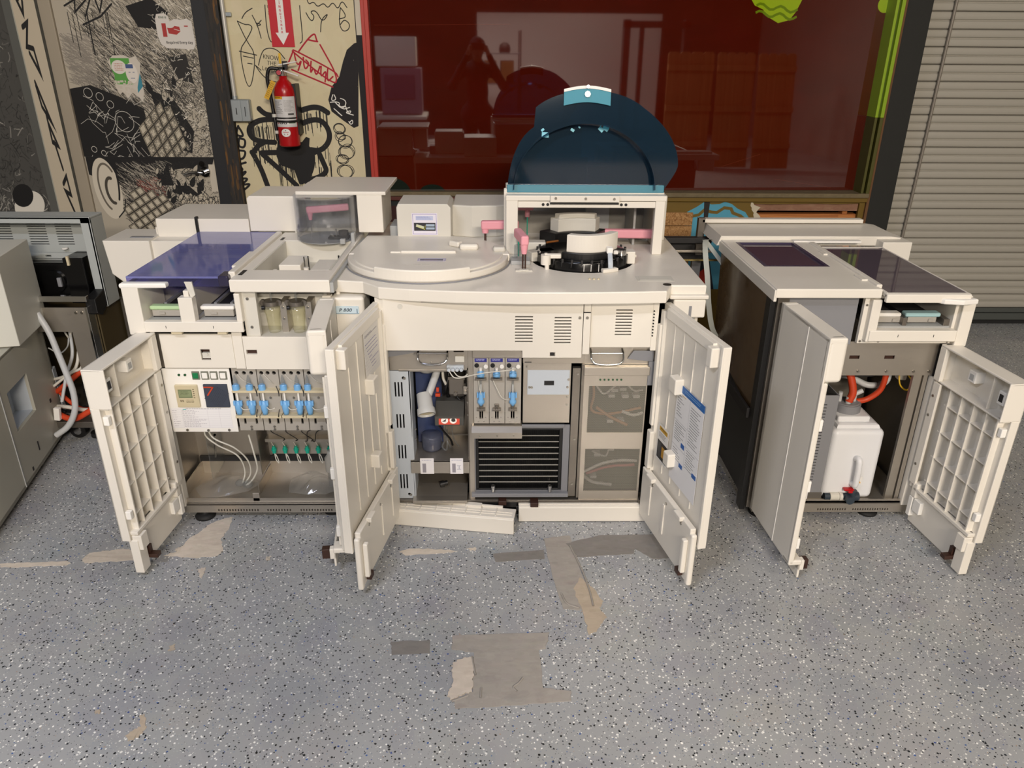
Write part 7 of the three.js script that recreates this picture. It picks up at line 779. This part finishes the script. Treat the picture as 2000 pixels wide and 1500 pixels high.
// ---------- across the hall: what the glossy red pane mirrors ----------
{
  const w = structure('wall_partition', 'white partition wall across the hall'); part(w, 'wall_body', bx(0.75, 4.1, 0, 2.2, 6, 6.12, 0.004), std(0xe6dcdc, 0.8));
  const fenceTex = canvasTex(256, 512, (g, W2, h) => { g.fillStyle = '#a8713f'; g.fillRect(0, 0, W2, h); for (let i = 0; i < 120; i++) { g.strokeStyle = rnd() < 0.5 ? '#8a5628' : '#be8a56'; g.globalAlpha = 0.35; g.lineWidth = rr(1, 4); const x = rnd() * W2; g.beginPath(); g.moveTo(x, 0); g.bezierCurveTo(x + rr(-9, 9), h / 3, x + rr(-9, 9), h * 0.6, x, h); g.stroke(); } g.globalAlpha = 1; }, 1.2), fm = std(0xffffff, 0.75, 0, { map: fenceTex });
  [[3.3, 3.98, 2.62, 0.05], [4.0, 4.55, 2.45, 0.1], [4.57, 5.12, 2.3, 0.14]].forEach(([x0, x1, z, lean], i) => { const f = thing('fence_panel', ['dog-eared wooden fence panel beside the dark mast, seen mirrored', 'middle dog-eared wooden fence panel, seen mirrored', 'wooden fence panel nearest the side wall, seen mirrored'][i], 'fence panel', (x0 + x1) / 2, 0, z, 0, 'leaning fence panels'); f.rotation.x = lean; ORIGIN.set(f, null); const n = 4, pw = (x1 - x0) / n, xc = (x0 + x1) / 2; for (let k = 0; k < n; k++) { const a = x0 + k * pw - xc + 0.002, b = a + pw - 0.004; part(f, 'plank', ext([[a, 0.02], [b, 0.02], [b, 1.57], [b - 0.03, 1.6], [a + 0.03, 1.6], [a, 1.57]], -0.012, 0.006), fm); } for (const y of [0.3, 0.8, 1.35]) part(f, 'crossbar', bx(x0 - xc, x1 - xc, y, y + 0.08, -0.05, -0.012, 0.003), fm); });
  const mast = thing('lift_mast', 'dark steel lift mast standing across the hall, seen mirrored', 'mast', 3.45, 0, 4); part(mast, 'upright', bx(2.92, 3.02, 0, 2.05, 3.95, 4.1), M.dark); part(mast, 'upright', bx(3.88, 3.98, 0, 2.05, 3.95, 4.1), M.dark); part(mast, 'upright', bx(3.18, 3.24, 0, 1.95, 3.95, 4.05), M.dark); part(mast, 'cross_beam', [bx(2.92, 3.98, 1.93, 2.03, 3.95, 4.05), bx(2.92, 3.98, 0.3, 0.42, 3.95, 4.05)], M.dark);
  const rack = thing('storage_rack', 'thin steel storage rack before the white partition, seen mirrored', 'rack', 1.02, 0, 5.2); for (const [x, z] of [[0.65, 5], [1.39, 5], [0.65, 5.4], [1.39, 5.4]]) part(rack, 'upright', bx(x - 0.01, x + 0.01, 0, 1.9, z - 0.01, z + 0.01, 0.002), M.dark); for (const y of [0.5, 1.05, 1.53]) part(rack, 'shelf', bx(0.64, 1.4, y, y + 0.02, 4.99, 5.41, 0.002), M.midGrey);
  const card = std(0x9a6f44, 0.8); [[0.78, 1.07, 0.2, 0.36, 'tall cardboard box on the rack shelf nearest the partition end'], [1.06, 1.07, 0.22, 0.36, 'wide cardboard box on the rack shelf beside the other box']].forEach(([x, y, w2, h2, l]) => { const b = thing('cardboard_box', l, 'box', x + w2 / 2, y, 5.2, 0, 'boxes on the storage rack'); part(b, 'box_body', bx(x, x + w2, y, y + h2, 5.05, 5.35, 0.004), card); part(b, 'tape_strip', bx(x + w2 / 2 - 0.02, x + w2 / 2 + 0.02, y + h2 - 0.001, y + h2 + 0.001, 5.05, 5.35, 0), M.beige); });
  const bagT = thing('helmet', 'dark rounded helmet on the top rack shelf', 'helmet', 1.13, 1.55, 5.2); part(bagT, 'shell', lathe([[0.09, 0], [0.1, 0.06], [0.08, 0.13], [0.04, 0.16], [0, 0.165]], 1.13, 1.55, 5.2), M.dark); part(bagT, 'brim', bx(1.05, 1.21, 1.55, 1.565, 5.06, 5.14, 0.006), M.dark);
  const cab = thing('white_instrument', 'white boxy instrument on a bench behind the photographer, seen mirrored', 'instrument', -0.68, 0.8, 2.15); part(cab, 'upper_case', bx(-0.95, -0.42, 1.4, 1.76, 2, 2.4, 0.01), M.cream2); part(cab, 'lower_case', bx(-0.9, -0.36, 0.8, 1.38, 2, 2.4, 0.01), std(0x7c7080, 0.5)); part(cab, 'front_panel', bx(-0.85, -0.45, 1.0, 1.3, 1.985, 2.0, 0.004), std(0x5d4f63, 0.4)); part(cab, 'stand', bx(-0.9, -0.4, 0.795, 0.81, 2, 2.4, 0.002), M.dark);
  for (const [o, dx] of [[w, -0.6], [mast, -0.52], [rack, -0.53], [bagT, -0.53], [cab, -0.35]]) o.position.x += dx;
  scene.children.forEach((o) => { if (/^fence_panel/.test(o.name)) o.position.x -= 0.5; if (/^cardboard_box/.test(o.name)) o.position.x -= 0.53; });
  const bench = thing('work_bench', 'white-edged work bench behind the photographer, seen mirrored', 'bench', -0.7, 0, 2.1); bench.position.x -= 0.35; part(bench, 'bench_top', bx(-1.6, -0.3, 0.75, 0.79, 1.75, 2.6, 0.004), M.cream2); for (const [x, z] of [[-1.55, 1.8], [-0.35, 1.8], [-1.55, 2.55], [-0.35, 2.55]]) part(bench, 'leg', bx(x - 0.025, x + 0.025, 0, 0.75, z - 0.025, z + 0.025, 0.003), M.dark); part(bench, 'drawer_unit', bx(-1.5, -1.0, 0.1, 0.74, 1.85, 2.5, 0.005), M.cream2);
}
// ---------- the photographer, mirrored in the red pane ----------
{
  const cap = (p, a, b, ra, rb) => { const abx = b[0] - a[0], aby = b[1] - a[1], abz = b[2] - a[2], px = p[0] - a[0], py = p[1] - a[1], pz = p[2] - a[2]; const t = Math.max(0, Math.min(1, (px * abx + py * aby + pz * abz) / (abx * abx + aby * aby + abz * abz || 1e-9))); return Math.hypot(px - abx * t, py - aby * t, pz - abz * t) - (ra + (rb - ra) * t); };
  function skin(bones, centre, half, n, k) {
    const mc = new MarchingCubes(n, M.dark, false, false, 200000); mc.isolation = 0; let i = 0; const p = [0, 0, 0];
    for (let z = 0; z < n; z++) for (let y = 0; y < n; y++) for (let x = 0; x < n; x++) { p[0] = centre[0] + (x / n * 2 - 1) * half; p[1] = centre[1] + (y / n * 2 - 1) * half; p[2] = centre[2] + (z / n * 2 - 1) * half; let d = 9; for (const [a, b, ra, rb] of bones) { const q = cap(p, a, b, ra, rb), h = Math.max(0, Math.min(1, 0.5 + 0.5 * (q - d) / k)); d = q * (1 - h) + d * h - k * h * (1 - h); } mc.field[i++] = -d; }
    mc.update(); const g = new THREE.BufferGeometry(), c = mc.count; const pos = new Float32Array(c * 3), nor = new Float32Array(c * 3); for (let j = 0; j < c * 3; j++) { pos[j] = mc.positionArray[j] * half + centre[j % 3]; nor[j] = mc.normalArray[j]; } g.setAttribute('position', new THREE.BufferAttribute(pos, 3)); g.setAttribute('normal', new THREE.BufferAttribute(nor, 3)); return g;
  }
  const body = [[[0, 1.4, 0.4], [0, 1.18, 0.42], 0.12, 0.115], [[-0.15, 1.4, 0.4], [0.15, 1.4, 0.4], 0.075, 0.075], [[0, 1.18, 0.42], [0, 0.95, 0.42], 0.115, 0.13], [[-0.08, 0.93, 0.42], [0.08, 0.93, 0.42], 0.12, 0.12], [[0, 1.45, 0.38], [0, 1.53, 0.33], 0.055, 0.05]];
  for (const s of [-1, 1]) body.push([[s * 0.18, 1.4, 0.4], [s * 0.29, 1.24, 0.22], 0.062, 0.048], [[s * 0.29, 1.24, 0.22], [s * 0.12, 1.56, 0.1], 0.047, 0.032], [[s * 0.09, 0.9, 0.42], [s * 0.11, 0.5, 0.4], 0.095, 0.062], [[s * 0.11, 0.5, 0.4], [s * 0.12, 0.08, 0.44], 0.06, 0.045], [[s * 0.12, 0.05, 0.46], [s * 0.13, 0.045, 0.28], 0.045, 0.035]);
  const head = [[[0, 1.62, 0.31], [0, 1.66, 0.33], 0.078, 0.085], [[0, 1.55, 0.28], [0, 1.6, 0.29], 0.045, 0.06], [[0, 1.6, 0.235], [0, 1.625, 0.228], 0.014, 0.01], [[-0.08, 1.62, 0.32], [-0.085, 1.645, 0.325], 0.014, 0.016], [[0.08, 1.62, 0.32], [0.085, 1.645, 0.325], 0.014, 0.016], [[0, 1.52, 0.33], [0, 1.56, 0.31], 0.05, 0.05]];
  const p = thing('person', 'person in dark clothing holding up a phone, mirrored in the red pane', 'person', 0, 0, 0.4);
  const clothM = std(0x14110f, 0.85), skinM = std(0x8a5f48, 0.6);
  part(p, 'body', skin(body, [0, 0.86, 0.38], 0.95, 84, 0.04), clothM);
  const hg = [skin(head, [0, 1.62, 0.3], 0.16, 48, 0.02)];
  for (const s of [-1, 1]) { const hb = [[[s * 0.11, 1.575, 0.09], [s * 0.095, 1.62, 0.05], 0.024, 0.022]]; for (let f = 0; f < 4; f++) { const y = 1.6 + f * 0.017; hb.push([[s * 0.098, y, 0.05], [s * 0.088, y + 0.004, 0.024], 0.0095, 0.009], [[s * 0.088, y + 0.004, 0.024], [s * 0.07, y + 0.004, 0.016 + 0.006], 0.009, 0.0075]); } hb.push([[s * 0.1, 1.595, 0.06], [s * 0.075, 1.6, 0.05], 0.011, 0.009], [[s * 0.075, 1.6, 0.05], [s * 0.055, 1.615, 0.042], 0.009, 0.008]); hg.push(skin(hb, [s * 0.09, 1.61, 0.055], 0.075, 44, 0.006)); }
  part(p, 'head_and_hands', hg, skinM); part(p, 'hair', [new THREE.SphereGeometry(0.098, 24, 16, 0, 6.3, 0, 1.5).scale(0.95, 1, 1.05).translate(0, 1.655, 0.345)], std(0x120d0a, 0.8)); part(p, 'eyes', [new THREE.SphereGeometry(0.011, 10, 8).translate(-0.03, 1.637, 0.246), new THREE.SphereGeometry(0.011, 10, 8).translate(0.03, 1.637, 0.246)], M.white); part(p, 'mouth', new THREE.SphereGeometry(0.018, 12, 8).scale(1, 0.3, 0.4).translate(0, 1.568, 0.24), std(0x6a3a34, 0.5));
  const ph = thing('phone', 'black phone held up by the photographer, mirrored in the red pane', 'phone', 0, 1.65, 0.028); part(ph, 'phone_case', bx(-0.078, 0.078, 1.612, 1.688, 0.024, 0.033, 0.003), M.black); part(ph, 'phone_screen', bx(-0.074, 0.074, 1.616, 1.684, 0.0325, 0.0338, 0), M.blackGloss);
}
scene.traverse((o) => { if (o.isMesh) { o.castShadow = true; o.receiveShadow = true; } });
renderer.render(scene, camera);
